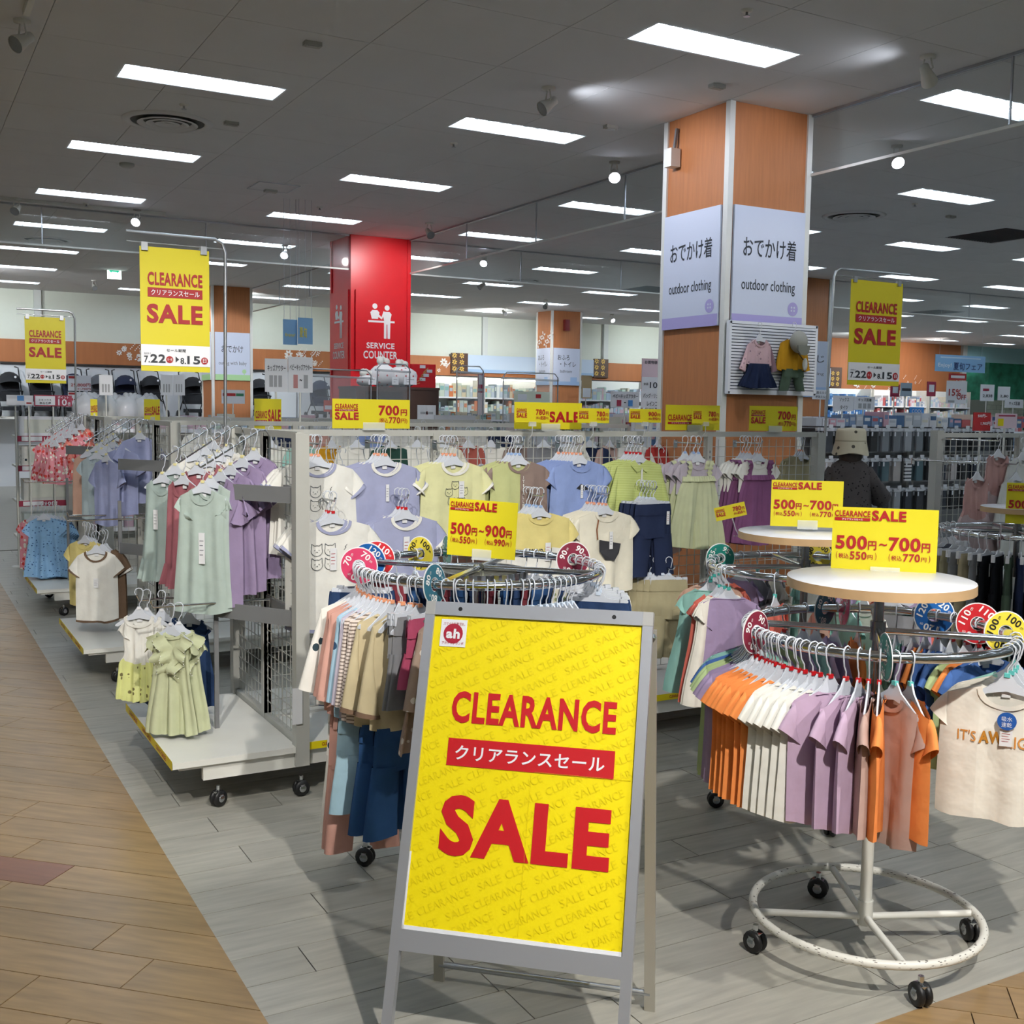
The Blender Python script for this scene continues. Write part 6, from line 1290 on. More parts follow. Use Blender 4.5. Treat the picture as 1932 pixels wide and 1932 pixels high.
# island stands
sets = [(1.6, 3.3, 12.0, 'pastel', 'low island shelf of pastel goods behind the third mesh stand'), (3.5, 5.2, 12.0, 'mixed', 'low island shelf left of the service counter'), (6.6, 8.6, 9.6, 'mixed', 'island shelf right behind the big wood column'), (8.8, 10.8, 9.6, 'blue', 'island shelf behind the sock display'), (11.0, 13.0, 9.6, 'mixed', 'island shelf far right behind the sock display'),
        (7.0, 9.2, 12.4, 'pastel', 'island shelf of pastel goods left of the big wood column'), (9.4, 11.6, 12.4, 'mixed', 'second island shelf row behind the big wood column'), (11.8, 14.0, 12.4, 'blue', 'second island shelf row right of the banner'), (14.2, 16.6, 12.4, 'pastel', 'island shelf at the far right second row'),
        (8.2, 10.6, 18.4, 'bath', 'island shelf of bath goods behind the vinyl screens'), (10.8, 13.2, 18.4, 'mixed', 'island shelf in front of the bathroom column'), (13.4, 15.8, 18.4, 'pastel', 'island shelf right of the bathroom column'), (16.2, 18.6, 16.0, 'blue', 'distant island shelf left of the orange half hidden column'), (18.8, 21.2, 16.0, 'mixed', 'distant island shelf behind the right sale banner'), (21.4, 24.0, 18.0, 'pastel', 'distant island shelf below the blue fair banner')]
for k, (x0, x1, y, pal, lab) in enumerate(sets): shelf(x0, x1, y, lab, (.25, .6, .95, 1.3, 1.52 if k > 1 else 1.45), pal, 60 + k, hm=.24)
# mesh stands with rows of hanging clothes behind the front stand
for k, (x0, x1, y0, lab) in enumerate(((1.7, 5.3, 0, ''),)): pass
def rail_of(x0, x1, y, z, n, cols, lab, seed):
    r = random.Random(seed); peg((x0 + .01, y, z), .05, 'end bracket of the ' + short(lab, 9), None) if 0 else None
    for k in range(n):
        x = x0 + (x1 - x0) * (k + .5) / n + r.uniform(-.02, .02); cn = cols[k % len(cols)]
        if cn not in _bt: _bt[cn] = tee('hanging_blouse', 'x', F[cn], W=.15, L=.5, slv=.16, sang=65, wr=.07, seed=30 + k, neck_label=False)
        put(_bt[cn], (x, y, z), r.uniform(-.5, .5), cn + ' top on the ' + lab, cn + ' tops on the ' + lab, dot=None, hlabel='hanger on the ' + lab, hgroup='hangers on the ' + lab)
rail_of(2.0, 5.2, 6.95, 1.56, 16, ['white', 'teal', 'mustard', 'white', 'darkgreen', 'white', 'ivory', 'brick', 'white', 'taupe', 'grey', 'white', 'navy', 'dusty', 'white', 'red'], 'front of the second mesh stand', 5)
rail_of(2.1, 5.2, 9.42, 1.58, 12, ['white', 'stripeb', 'white', 'navy', 'pink', 'white', 'skyblue', 'white'], 'front of the third mesh stand', 6)

# ---- strollers on the high wall shelf at the left
STF = mat('stroller_frame', '2b2d32', .4, .3); STB = mat('fabric_stroller_black', '1c1e24', .85); STN = mat('fabric_stroller_navy', '1d2540', .85); STG = mat('fabric_stroller_grey', '53565e', .85)
struct(MB().box(-4, 24.2, 1.38, 10.2, 24.9, 1.43).build('trim_7', WHITEP))
def stroller(m, lab):
    t = thing('stroller', lab, 'stroller'); cn = MB(); nn = 9
    for j in range(nn + 1):                                             # canopy arch swept forward
        b = math.radians(15 + 120 * j / nn)
        for i in range(9): a_ = PI * i / 8; cn.v.append((-.21 * math.cos(a_), .02 - .27 * math.cos(b) * (.35 + .65 * math.sin(a_)) , .62 + (.27 * math.sin(b)) * (.25 + .75 * math.sin(a_))))
    for j in range(nn):
        for i in range(8): cn.f.append((j * 9 + i, j * 9 + i + 1, (j + 1) * 9 + i + 1, (j + 1) * 9 + i)); cn.m.append(0); cn.s.append(True)
    cn.build('canopy', m, t)
    MB().prism([(-.05, .35), (.12, .3), (.2, .75), (.14, .78)], -.19, .19, axis='x').build('backrest', m, t); MB().box(-.19, -.22, .3, .19, .08, .36).build('seat', m, t); MB().box(-.17, -.2, .12, .17, .14, .2).build('basket', STB, t)
    for s in (-1, 1):
        MB().tube([(s * .22, -.3, .1), (s * .22, .0, .45), (s * .22, .2, .8), (s * .22, .3, .98), (s * .16, .34, 1.0)], .012, 6).build('frame_tube', STF, t); MB().tube([(s * .22, .28, .1), (s * .22, -.1, .5)], .011, 6).build('rear_tube', STF, t)
        for y in (-.3, .28): MB().lathe([(.001, -.015), (.08, -.015), (.085, 0), (.08, .015), (.001, .015)], 16).xf(Matrix.Translation((s * .24, y, .085)) @ Matrix.Rotation(PI / 2, 4, 'Y')).build('wheel', BLACKR, t)
    MB().tube([(-.2, -.2, .5), (-.1, -.27, .52), (.1, -.27, .52), (.2, -.2, .5)], .014, 6).build('bumper_bar', STB, t); MB().prism(disc_pts(.06, .78, .022, 12), -.25, -.245).build('round_tag', PAPER, t); return t
st = {'b': stroller(STB, 'x'), 'n': stroller(STN, 'x'), 'g': stroller(STG, 'x')}
seen_ = set()
for px, c_, lab in ((20, 'b', 'black stroller at the far left end of the wall shelf'), (80, 'b', 'second black stroller left, mostly behind the far sale banner'), (140, 'n', 'navy stroller with a white tag behind the far banner pole'), (190, 'g', 'grey stroller behind the price board on the wall shelf'), (238, 'n', 'navy stroller left of the large sale banner'), (287, 'b', 'black hooded stroller just left of the large sale banner pole'), (365, 'b', 'black stroller right of the large sale banner'), (490, 'b', 'black stroller right of the left wood column'), (605, 'n', 'navy stroller beside the red column')):
    p = on_y(px, 790, 24.5); o = place(st[c_], (p.x, 24.5, 1.43), .1 * (px % 3 - 1), first=c_ not in seen_, label=lab); o['label'] = lab; seen_.add(c_)

# ---- signs and posters in the background
def card(px0, py0, px1, py1, Y, lab, m=PAPER, texts=(), rects=(), pole=None, name='sign_board', cat='sign', th=.008, foot=None):
    p = on_y(px0, py0, Y); q = on_y(px1, py1, Y); w, h = q.x - p.x, p.z - q.z
    t = thing(name, lab, cat, (p.x, Y, q.z)); MB().box(0, 0, 0, w, th, h).build('board', m, t); B = Board(w, h, 0, h)
    for (a, b, c, d, mm) in rects: B.rect(a, b, c, d, mm)
    for (s, a, b, c, d, mm) in texts: B.text(s, a, b, c, d, mm, .02, y=-.004)
    B.done(t, 'print')
    if pole is not None: MB().tube([(w * .5, th + .006, h * (1 if pole < 2 else .98)), (w * .5, th + .006, .012 - q.z)], .008, 7).build('pole', WHITEP, t); MB().lathe([(.001, .014), (.07, .01), (.075, 0)], 16, (w * .5, th + .006, -q.z)).build('pole_base', WHITEP, t)
    if foot: MB().box(w * .3, -.02, -.01, w * .7, .04, 0).build('foot', CLEARP, t)
    return t
MAR = mat('maroon_card', '9c2745', .5); BLC = mat('blue_card', '4f8fcf', .5); LPK = mat('pale_pink_card', 'ecd3dc', .5); GRY2 = mat('grey_print', 'a9abb0', .6)
card(64, 745, 136, 767, 12.6, 'maroon and white point sign reading 10 above the bedding boxes', MAR, [('ポイント', .62, .06, .92, .3, PAPER), ('10', .63, .34, .86, .92, PAPER), ('倍', .88, .6, .96, .92, PAPER), ('ミキハウス', .12, .35, .45, .55, DARK), ('商品各種', .14, .62, .44, .85, DARK)], [(.03, .08, .55, .9, PAPER)], pole=1.3)
card(12, 745, 46, 765, 12.6, 'small white and blue card left of the maroon point sign', PAPER, rects=[(.6, .05, .98, .55, BLC)], pole=1.3); card(46, 746, 63, 765, 12.62, 'narrow white card beside the maroon point sign', PAPER, rects=[(.2, .7, .8, .85, REDI)], pole=1.3)
card(128, 708, 172, 738, 14.5, 'upper white price board reading 29,800 yen', PAPER, [('29,800円', .12, .5, .97, .74, REDI), ('31,780円', .4, .8, .97, .94, REDI)], [(.03, .05, .3, .2, REDI)], pole=1.2); card(128, 739, 172, 764, 14.5, 'lower white price board reading 44,800 yen', PAPER, [('44,800円', .12, .45, .97, .75, REDI)], [(.03, .06, .3, .22, REDI)], pole=1.2)
for a_, b_, l in ((187, 213, 'small white category sign seen at an angle, on a pole near the left'), (303, 326, 'left white category sign below the large sale banner'), (327, 349, 'right white category sign below the large sale banner')): card(a_, 707, b_, 746, 11.0 if a_ < 200 else 10.2, l, PAPER, rects=[(.2, .45, .32, .85, GRY2), (.42, .45, .54, .85, GRY2), (.64, .45, .76, .85, GRY2)], pole=1.58)
card(500, 676, 543, 740, 8.2, 'white category sign reading kids outer, left of a pair', PAPER, [('キッズアウター', .1, .18, .9, .38, DARK)], [(.18, .5, .34, .85, GRY2), (.38, .5, .52, .85, GRY2), (.58, .5, .74, .85, GRY2)], name='category_sign', pole=1.6)
card(544, 673, 590, 741, 8.2, 'white category sign reading baby kids outer, right of a pair', PAPER, [('ベビーキッズアウター', .05, .2, .95, .38, DARK), ('~', .45, .62, .55, .68, DARK)], [(.2, .5, .38, .88, mat('red_grey', 'c58a8a', .5)), (.62, .5, .8, .88, GRY2)], name='category_sign', pole=1.6)
card(1153, 738, 1206, 770, 9.0, 'white sign reading baby kids outer left of the big wood column', PAPER, [('ベビーキッズアウター', .06, .15, .94, .42, DARK), ('-', .45, .65, .52, .7, DARK)], [(.2, .52, .36, .9, MAR), (.6, .52, .76, .9, BLC)], name='category_sign', pole=1.55); card(1210, 738, 1252, 770, 9.0, 'white sign reading bag rain, touching the big wood column', PAPER, [('バッグ・リュック', .08, .12, .95, .4, DARK), ('レインコート', .25, .6, .95, .88, DARK)], name='category_sign', pole=1.55)
card(1212, 676, 1240, 740, 9.4, 'tall pink and white shopping sign with 10, left of the big column', LPK, [('お買物袋', .15, .06, .95, .16, DARK), ('10', .5, .7, .98, .88, DARK), ('全品', .1, .72, .4, .8, DARK)], [(0, .55, 1, 1, PAPER)], pole=1.55)
card(1534, 735, 1565, 754, 9.0, 'small white sign reading milk right of the big column', PAPER, [('粉ミルク', .2, .15, .8, .42, GREYI), ('液体ミルク', .15, .58, .85, .85, GREYI)], name='category_sign', pole=1.5)
card(1573, 746, 1610, 776, 7.6, 'white sign reading socks and tights', PAPER, [('ソックス', .28, .12, .75, .38, DARK), ('タイツ', .32, .62, .7, .9, DARK)], name='category_sign', pole=1.55); card(1612, 748, 1650, 774, 7.6, 'white sign reading kids underwear with three small pictures', PAPER, [('キッズ肌着', .18, .12, .82, .36, DARK)], [(.2, .5, .36, .88, GRY2), (.42, .5, .58, .88, GRY2), (.64, .5, .8, .88, GRY2)], name='category_sign', pole=1.55)
card(1787, 718, 1823, 762, 11.0, 'white 15 percent off poster under a red strip', PAPER, [('15%', .1, .36, .7, .66, REDI), ('OFF', .5, .6, .96, .82, REDI)], [(.08, .86, .4, .96, GRY2)], pole=1.5); card(1791, 704, 1823, 718, 11.0, 'red strip sign above the 15 percent off poster', REDI, rects=[(.1, .3, .9, .7, PAPER)], pole=1.5)
card(1717, 768, 1742, 800, 7.7, 'small blue COOL sign above the packed socks', mat('cool_blue', '3b8fdc', .5), [('COOL', .12, .12, .88, .36, PAPER)], [(0, .6, 1, 1, mat('cool_pale', 'dcebf6', .5))], pole=1.5)
card(1838, 778, 1868, 813, 5.3, 'red price sign reading 500 and 1,900 yen on the right stand', mat('deep_red_card', 'a51c22', .5), [('500円~', .2, .1, .75, .28, PAPER), ('1,900円', .4, .5, .96, .7, PAPER)], pole=1.5); card(1880, 780, 1918, 808, 5.4, 'pale pink card with a yellow square on the right stand', LPK, rects=[(.08, .35, .35, .85, YELLOW), (.1, .1, .9, .2, MAR)], pole=1.5)
card(1851, 725, 1875, 757, 9.5, 'white price tag sign reading 2,838 right of the 15 percent poster', PAPER, [('2,838', .15, .6, .85, .8, DARK)], [(.15, .25, .6, .4, MAR)], pole=1.5); card(1884, 729, 1905, 756, 9.5, 'white price tag sign at the far right', PAPER, [('2,80', .15, .6, .85, .8, DARK)], pole=1.5); card(1897, 753, 1930, 770, 8.5, 'white kids underwear sign at the right edge', PAPER, [('キッズ肌着', .2, .25, .8, .7, DARK)], pole=1.5)
card(1700, 722, 1720, 748, 9.6, 'grey-blue price card right of the sale banner', mat('greyblue_card', '9db0c0', .5), rects=[(.1, .4, .9, .6, DARK)], pole=1.5); card(1681, 725, 1697, 749, 9.7, 'dark red ribbon-print card right of the sale banner', MAR, rects=[(.2, .2, .8, .7, PAPER)], pole=1.5); card(1750, 720, 1765, 748, 9.7, 'second dark red ribbon-print card', MAR, rects=[(.2, .2, .8, .7, PAPER)], pole=1.5)
card(1098, 708, 1116, 752, 12.0, 'brown and white leaflet board beside the bathroom column', mat('kraft_card', 'b49a72', .6), rects=[(.1, .55, .9, .95, PAPER)], pole=1.5); card(970, 738, 1037, 764, 12.0, 'pale green picture board above the wide SALE sign', mat('pale_green_card', 'dfe6d4', .5), rects=[(.6, .2, .75, .5, REDI), (.1, .2, .35, .7, PAPER)], pole=1.4)
card(902, 706, 913, 783, 12.3, 'tall narrow red and white leaflet strip hanging on a vinyl screen frame', MAR, rects=[(.1, .02, .9, .25, PAPER), (.0, .35, 1, .42, GRY2), (0, .45, 1, 1, mat('pale_red_card', 'e9dbdd', .5))], pole=1.3)
card(788, 764, 822, 793, 10.6, 'white printed card in front of the service counter', PAPER, rects=[(.15, .45, .85, .6, GRY2), (.47, .42, .55, .62, REDI)], pole=1.3); card(820, 783, 897, 802, 10.5, 'long grey white board in front of the service counter', mat('grey_white', 'c9cacf', .6), pole=1.3)
card(418, 735, 462, 762, 12.2, 'white notice with red and green bars in front of the left wood column', PAPER, rects=[(.05, .25, .6, .45, REDI), (.62, .25, .95, .45, mat('green_bar', '2f7a55', .5))], pole=1.5)
card(611, 755, 627, 777, 12.2, 'small red and yellow picture card left of the service counter', mat('orange_red', 'd2452c', .5), rects=[(.1, .45, .9, .8, PAPER)], pole=1.4)
# hanging banners
def hanging(px0, py0, px1, py1, Y, lab, m, texts, rects=()):
    t = card(px0, py0, px1, py1, Y, lab, m, texts, rects, name='hanging_banner', cat='banner', th=.004); z = t.location.z; p = on_y(px0, py0, Y); q = on_y(px1, py1, Y); h = p.z - q.z; w = q.x - p.x
    mb = MB()
    for x in (.08, .5, .92): MB().tube([(w * x, 0, h), (w * x, 0, CEIL - z)], .0025, 4).build('string', mat('string', 'c9ccd2', .6), t)
BB = mat('blue_banner', '8bb8e0', .5)
hanging(1765, 668, 1858, 704, 17.0, 'wide blue fair banner hanging near the green pillar', BB, [('Enjoy!', .06, .5, .32, .8, PAPER), ('夏旬', .36, .42, .58, .9, mat('navy_ink', '1c3468', .5)), ('フェア', .6, .48, .94, .85, mat('navy_ink', '1c3468', .5))], [(.1, .12, .9, .2, mat('pale_blue_ink', 'c8dcf0', .5))])
hanging(534, 602, 561, 651, 12.3, 'left half of the blue hanging banner pair left of the red column', BB, [('Enjoy!', .15, .55, .85, .7, mat('yellow_ink', 'e3d25a', .5))]); hanging(562, 599, 590, 650, 12.25, 'right half of the blue hanging banner pair', BB, [('夏旬', .1, .35, .6, .75, mat('yellow_ink', 'e3d25a', .5))])
t = thing('exit_sign', 'green and white lit exit sign hanging from the ceiling at left', 'exit sign', tuple(on_y(202, 526, 20.5))); MB().box(0, 0, 0, .24, .05, .25).build('box', WHITEP, t); MB().box(.005, -.004, .005, .235, 0, .245).build('lit_face', mat('exit_face', 'e9fff6', .5, emit=3.5), t); g = MB(); flat(g, [(.03, .14), (.08, .18), (.08, .155), (.16, .155), (.16, .18), (.21, .14), (.16, .1), (.16, .125), (.08, .125), (.08, .1)], y=-.006); g.build('arrow', mat('exit_green', '14b88c', .5, emit=1), t); MB().tube([(.12, .025, .25), (.12, .025, CEIL - t.location.z)], .008, 6).build('stem', WHITEP, t)

# ---- bedding shelf at far left with white boxes
t = thing('bedding_shelf', 'white shelf rack of boxed baby bedding with red price strips at far left', 'shelf', (1.15, 12.7, 0))
for x in (-.02, .98, 1.98): MB().box(x, 0, 0, x + .03, .03, 1.6).build('post', GREYP, t)
for i, z in enumerate((.3, .68, 1.05, 1.36)):
    MB().box(-.02, 0, z - .02, 2.0, .45, z).build('shelf_board', WHITEP, t); MB().box(.0, -.008, z - .06, 1.98, -.002, z - .0).build('price_strip', MAR, t)
    B = Board(1.98, .06, 0, z)
    for a_ in (.02, .35, .68): B.rect(a_, .12, a_ + .1, .88, PAPER, y=-.01); B.text('10倍', a_ + .11, .1, a_ + .17, .9, PAPER, .03, y=-.011)
    B.done(t, 'strip_print')
for i, (z, x, w, h) in enumerate(((1.36, .02, .5, .2), (1.36, .56, .5, .2), (1.36, 1.1, .5, .19), (1.05, .04, .46, .2), (1.05, .56, .5, .18), (.68, .05, .5, .22), (.68, .6, .5, .2), (.3, .05, .55, .24), (.3, .7, .5, .22))):
    t = thing('bedding_box', ['white framed bedding box, top left on the bedding shelf', 'white bedding box, second on the top shelf', 'white bedding box, third on the top shelf', 'dotted blanket pack on the second shelf', 'pale blanket pack beside the dotted one', 'grey-green blanket pack on the third shelf', 'pale pack beside the grey-green one', 'flat teal pack on the lowest bedding shelf', 'pale pack on the lowest bedding shelf'][i], 'box', (1.15 + x, 12.72, z))
    MB().box(0, 0, 0, w, .3, h).build('box', PAPER if i < 3 else (F['whitedots'] if i == 3 else col('pack%d' % i, ('d8dcdf', 'c4d2d4', 'cfd0cc')[i % 3])), t); MB().box(.05, -.003, .03, w - .05, 0, h - .03).build('window', mat('box_window', 'd9dcd2', .3, noise=.06), t)
# clear-wrapped bundles on top of the third stand
WRAP = mat('clear_wrap', 'e3e8ee', .12, alpha=.45)
for k in range(11):
    px = 160 + 13 * k; p = on_y(px, 775, 11.4); r = random.Random(k); t = thing('wrapped_bundle', 'clear-wrapped pastel bundle behind the third stand', 'bundle', (p.x, 11.4 + .12 * (k % 3), 1.48), 0, 'wrapped pastel bundles'); mb = MB(); mb.ball((0, 0, .15), .13, .1, .16, 10, 7)
    mb.v = [(x * (1 + r.uniform(-.15, .15)), y * (1 + r.uniform(-.15, .15)), z * (1 + r.uniform(-.1, .1))) for x, y, z in mb.v]; mb.build('wrap', WRAP, t); MB().ball((0, 0, .13), .09, .07, .11, 9, 6).build('contents', PM['pastel'][k % 6], t); MB().ball((.0, .0, .31), .03, .02, .03, 6, 4).build('knot', WRAP, t)
shelf(1.6, 3.6, 11.35, 'low white table shelf under the wrapped bundles', (.5, 1.0, 1.46), 'pastel', 99, hm=.2, name='shelf_unit', top=True, ztop=1.47)

# ---- service counter
p0 = on_y(672, 728, 13.0); p1 = on_y(828, 728, 13.0)
t = thing('counter_cabinet', 'dark brown service counter cabinet in front of the red column', 'counter', (p0.x, 13.0, 0)); Wc = p1.x - p0.x; zc = p0.z
MB().box(0, 0, 0, Wc, .6, zc).build('body', DKWOOD, t); MB().box(-.01, -.01, zc - .03, Wc + .01, .61, zc).build('counter_top', DKWOOD, t); MB().box(.12, -.005, zc - .5, Wc * .55, 0, zc - .06).build('bay_shade_panel', mat('bay_shadow', '2a1f1a', .7), t)  # flat dark panel on the front, the bay's shade painted as colour
for q in range(3): MB().box(.15 + .12 * q, -.03, zc - .5, .24 + .12 * q, -.006, zc - .32 + .04 * q).build('card', PAPER, t)
MB().box(.1, -.12, zc - .56, .62, 0, zc - .53).build('tray', WHITEP, t)
rr = random.Random(3)
for k, (px, w, h, lab) in enumerate(((690, .11, .17, 'small white gift sack with red print at the left of the counter'), (722, .17, .34, 'tall white gift sack with a tied top on the counter'), (757, .22, .31, 'wide white gift sack with a tied top, right on the counter'))):
    p = on_y(px, 726, 13.3); t = thing('gift_sack', lab, 'gift sack', (p.x, 13.3, zc)); mb = MB(); mb.ball((0, 0, h * .42), w, .16, h * .45, 14, 9); mb.v = [(x * (1 + .05 * math.sin(z * 40)), y, max(0, z)) for x, y, z in mb.v]; mb.build('sack', mat('sack_white', 'f3f2f5', .6, pat='dots', c2='c4474a', ps=16), t)
    tp = MB(); [tp.ball((.05 * math.cos(q * 1.3) , .03 * math.sin(q * 2), h * .95 + .02 * (q % 2)), .05, .04, .045, 7, 5) for q in range(5)]; tp.build('tied_top', WHITEP, t); MB().tube([(.035 * math.cos(q), .035 * math.sin(q), h * .87) for q in (i * PI / 4 for i in range(8))], .012, 5, closed=True).build('ribbon', REDI, t)
for k, (a_, b_) in enumerate(((695, 710), (740, 752), (762, 786))): card(a_, 711, b_, 726, 12.98, ['small white card at the left on the counter top', 'small white card in the middle of the counter top', 'small white card at the right on the counter top'][k], PAPER, rects=[(.2, .3, .8, .4, GRY2), (.2, .6, .5, .7, GRY2)])
p = on_y(776, 729, 13.6); q = on_y(822, 688, 13.6); t = thing('gift_sample_panel', 'bright red gift wrapping sample panel right of the sacks', 'panel', (p.x, 13.6, zc)); MB().box(0, 0, 0, q.x - p.x, .05, q.z - zc).build('panel', REDP, t)
for k in range(4): MB().box(.12 + .05 * (k % 3), -.006, .1 + .055 * k, .2 + .05 * (k % 3), 0, .14 + .055 * k).build('label', PAPER, t)
for k in range(5): MB().bar((.05 + .03 * k, -.004, .05 + .04 * k), (.12 + .03 * k, -.004, .07 + .05 * k), .004, .01).build('ribbon', mat('gold_ribbon', 'c9a05a', .4), t)
VIN = mat('clear_vinyl', 'e9eef2', .08, alpha=.16)
def vinyl(px0, px1, py, Y, lab):
    a_ = on_y(px0, py, Y); b_ = on_y(px1, py, Y); t = thing('vinyl_screen', lab, 'screen', (a_.x, Y, 1.0)); w = b_.x - a_.x; h = a_.z - 1.0
    MB().tube([(0, 0, 0), (0, 0, h - .05), (.05, 0, h), (w - .05, 0, h), (w, 0, h - .05), (w, 0, 0)], .008, 7).build('frame', STEEL, t); MB().box(.02, .02, 0, w - .02, .023, h - .08).build('sheet', VIN, t); MB().tube([(-.02, .02, h - .07), (w + .02, .02, h - .085)], .014, 6).build('rolled_edge', mat('rolled_vinyl', 'dfe4e8', .1, alpha=.5), t)
    MB().box(0, -.02, -.04, w, .05, 0).build('base_bar', STEEL, t); MB().box(.0, 0, -1.0, .03, .03, -.04).box(w - .03, 0, -1.0, w, .03, -.04).build('posts', STEEL, t)
vinyl(712, 773, 686, 12.0, 'clear vinyl screen on a metal frame before the service counter'); vinyl(862, 912, 690, 12.2, 'clear vinyl screen right of the service counter'); vinyl(950, 1053, 702, 12.1, 'wide clear vinyl screen in front of the bathroom column'); vinyl(560, 700, 695, 12.0, 'clear vinyl screen left of the service counter')
shelf(5.3, 6.9, 12.3, 'long low white till counter with goods before the red column', (.5, 1.0, 1.3), 'mixed', 120, hm=.16, ztop=1.32)

# ---- green pillar and lights of the neighbouring shop
t = thing('green_pillar', 'green leafy printed pillar of the neighbouring shop', 'pillar', (32.6, 25.6, 0)); MB().box(0, 0, 2.3, 1.9, 1.2, 3.9).build('leaf_print_panel', mat('green_leaf_print', '3fa07c', .5, noise=.4, nscale=3), t)
for r_ in range(15):
    off = (r_ % 2) * .16; x = -off
    while x < 1.9:
        a_, b_ = max(0, x), min(1.9, x + .31)
        if b_ - a_ > .03: MB().box(a_ + .006, -.01, r_ * .152 + .006, b_ - .006, .0, r_ * .152 + .146).build('brick', mat('pale_brick', 'c6cbb9', .7, rnd=.1), t) if r_ > 6 else None
        x += .32
MB().box(0, 0, 0, 1.9, 1.2, 2.3).build('brick_core', mat('mortar', '9aa094', .8), t)
MB().box(3.2, .3, .5, 5.2, 1.0, 2.9).build('green_side_panel', mat('green_side', '2c6b52', .6, noise=.3, nscale=3), t)
for k in range(8): t = thing('round_pendant_light', 'round white lamp in the dark ceiling of the neighbouring shop', 'light', (31.2 + 1.3 * (k % 5), 26.4 + 1.5 * (k // 5), 3.55), 0, 'round lamps of the neighbouring shop'); MB().lathe([(.001, 0), (.22, 0), (.24, .03), (.1, .09), (.001, .1)], 20).build('lamp', mat('pendant_lamp', 'eaf6ff', .5, emit=5), t); MB().tube([(0, 0, .1), (0, 0, .4)], .01, 5).build('rod', STEEL, t)

# ---- wall of packed socks, leggings and underwear on the right
x0 = on_y(1556, 850, 7.45).x; x1 = on_y(1778, 850, 7.45).x
t = thing('packed_clothes_stand', 'pegboard stand of packed children\'s leggings behind the person', 'display stand', (x0, 7.5, 0)); Ls = x1 + 1.4 - x0
MB().box(0, .35, .1, Ls, .38, 1.62).build('back_panel', mat('pegboard', '8b8d90', .6), t); MB().box(0, 0, .1, Ls, .36, .16).build('base', WHITEP, t)
for x in (0, Ls / 2, Ls): MB().box(x - .02, .3, .05, x + .02, .4, 1.66).build('post', GREYP, t)
rows_ = ((812, 'row near the top'), (868, 'middle row'), (925, 'lower row')); PK = ['262b36', '4c6a72', '74787e', 'c2bab8', '1a1d26', 'bdb6b2', '0f1012', '111215', 'a6a9af', '171b2a', '101114', '151d33', '83898f', '1c2538']
BAGM = mat('clear_bag', 'eef2f6', .1, alpha=.05)
def pack(m):
    t = thing('legging_pack', 'x', 'clothing pack'); MB().box(-.043, -.008, -.215, .043, .008, -.03).build('folded_garment', m, t); MB().box(-.05, -.011, -.23, .05, .011, -.012).build('bag', BAGM, t); MB().box(-.05, -.012, -.03, .05, .012, .0).build('header_card', PAPER, t); MB().box(-.04, -.0135, -.075, -.022, -.012, -.035).build('price_sticker', PAPER, t)
    KIDS[t.name] = list(t.children); return t
packs = [pack(col('fold%d' % i, c, rough=.8)) for i, c in enumerate(PK)] + [pack(mat('goods_bw_stripe', 'e6e6e8', .8, pat='hstripe', c2='1c2230', ps=190))]
usedp = set(); ORDX = ORD + ['thirteenth', 'fourteenth', 'fifteenth', 'sixteenth', 'seventeenth']
for j, (py, rn) in enumerate(rows_):
    z = on_y(1700, py, 7.45).z + .02
    for k in range(17):
        px = 1566 + 21.5 * k; p = on_y(px, py, 7.4)
        if p.x > x1 + 1.3: continue
        i = (k * 5 + j * 3 + (k * k) % 4) % len(PK) if not (j == 1 and k == 7) else len(PK); r_ = packs[i]; lab = '%s clear-bagged leggings pack from the left on the %s of the pegboard' % (ORDX[k], rn) if i < len(PK) else 'black and white striped leggings pack on the middle row'
        for q in range(3):
            if i in usedp: o = dup(r_, (p.x, 7.42 + .05 * q, z), rz=RN.uniform(-.08, .08), label=(lab if q == 0 else 'leggings pack tucked behind the front packs on the ' + rn), group='leggings packs, ' + rn)
            else: o = r_; o.location = (p.x, 7.42, z); o['label'] = lab; o['group'] = 'leggings packs, ' + rn; usedp.add(i)
            if i == len(PK): o['label'] = lab; break
        MB().tube([(p.x - x0, -.1, z - .005), (p.x - x0, .35, z - .005)], .003, 5).build('hook', STEEL, t)
        MB().box(p.x - x0 - .025, -.112, z - .0, p.x - x0 + .025, -.108, z + .03).build('price_label', PAPER, t)
for i in range(len(packs)):
    if i not in usedp: [bpy.data.objects.remove(c) for c in list(packs[i].children)]; bpy.data.objects.remove(packs[i])
goods(t, 0, Ls, .05, .3, 1.6, .14, 'mixed', 7)

# ---- the shopper with the bucket hat, seen from behind
def skin(name, joints, edges, m, parent, sub=2):
    me = bpy.data.meshes.new(name); me.from_pydata([j[0] for j in joints], edges, []); me.materials.append(m); o = ob(name, me, parent); sk = o.modifiers.new('skin', 'SKIN'); sk.use_smooth_shade = True
    for i, j in enumerate(joints): r = j[1] if isinstance(j[1], tuple) else (j[1], j[1]); me.skin_vertices[0].data[i].radius = r
    me.skin_vertices[0].data[0].use_root = True; ss = o.modifiers.new('sub', 'SUBSURF'); ss.levels = sub; ss.render_levels = sub; return o
pp_ = at(1606, 815, 8.9); SK = mat('skin', 'd3a284', .55)
P = thing('person', 'person in a beige speckled bucket hat and dark speckled shirt, seen from behind', 'person', (pp_.x, pp_.y, 0)); P.rotation_euler = (0, 0, math.radians(-38))      # local +y = facing direction (away)
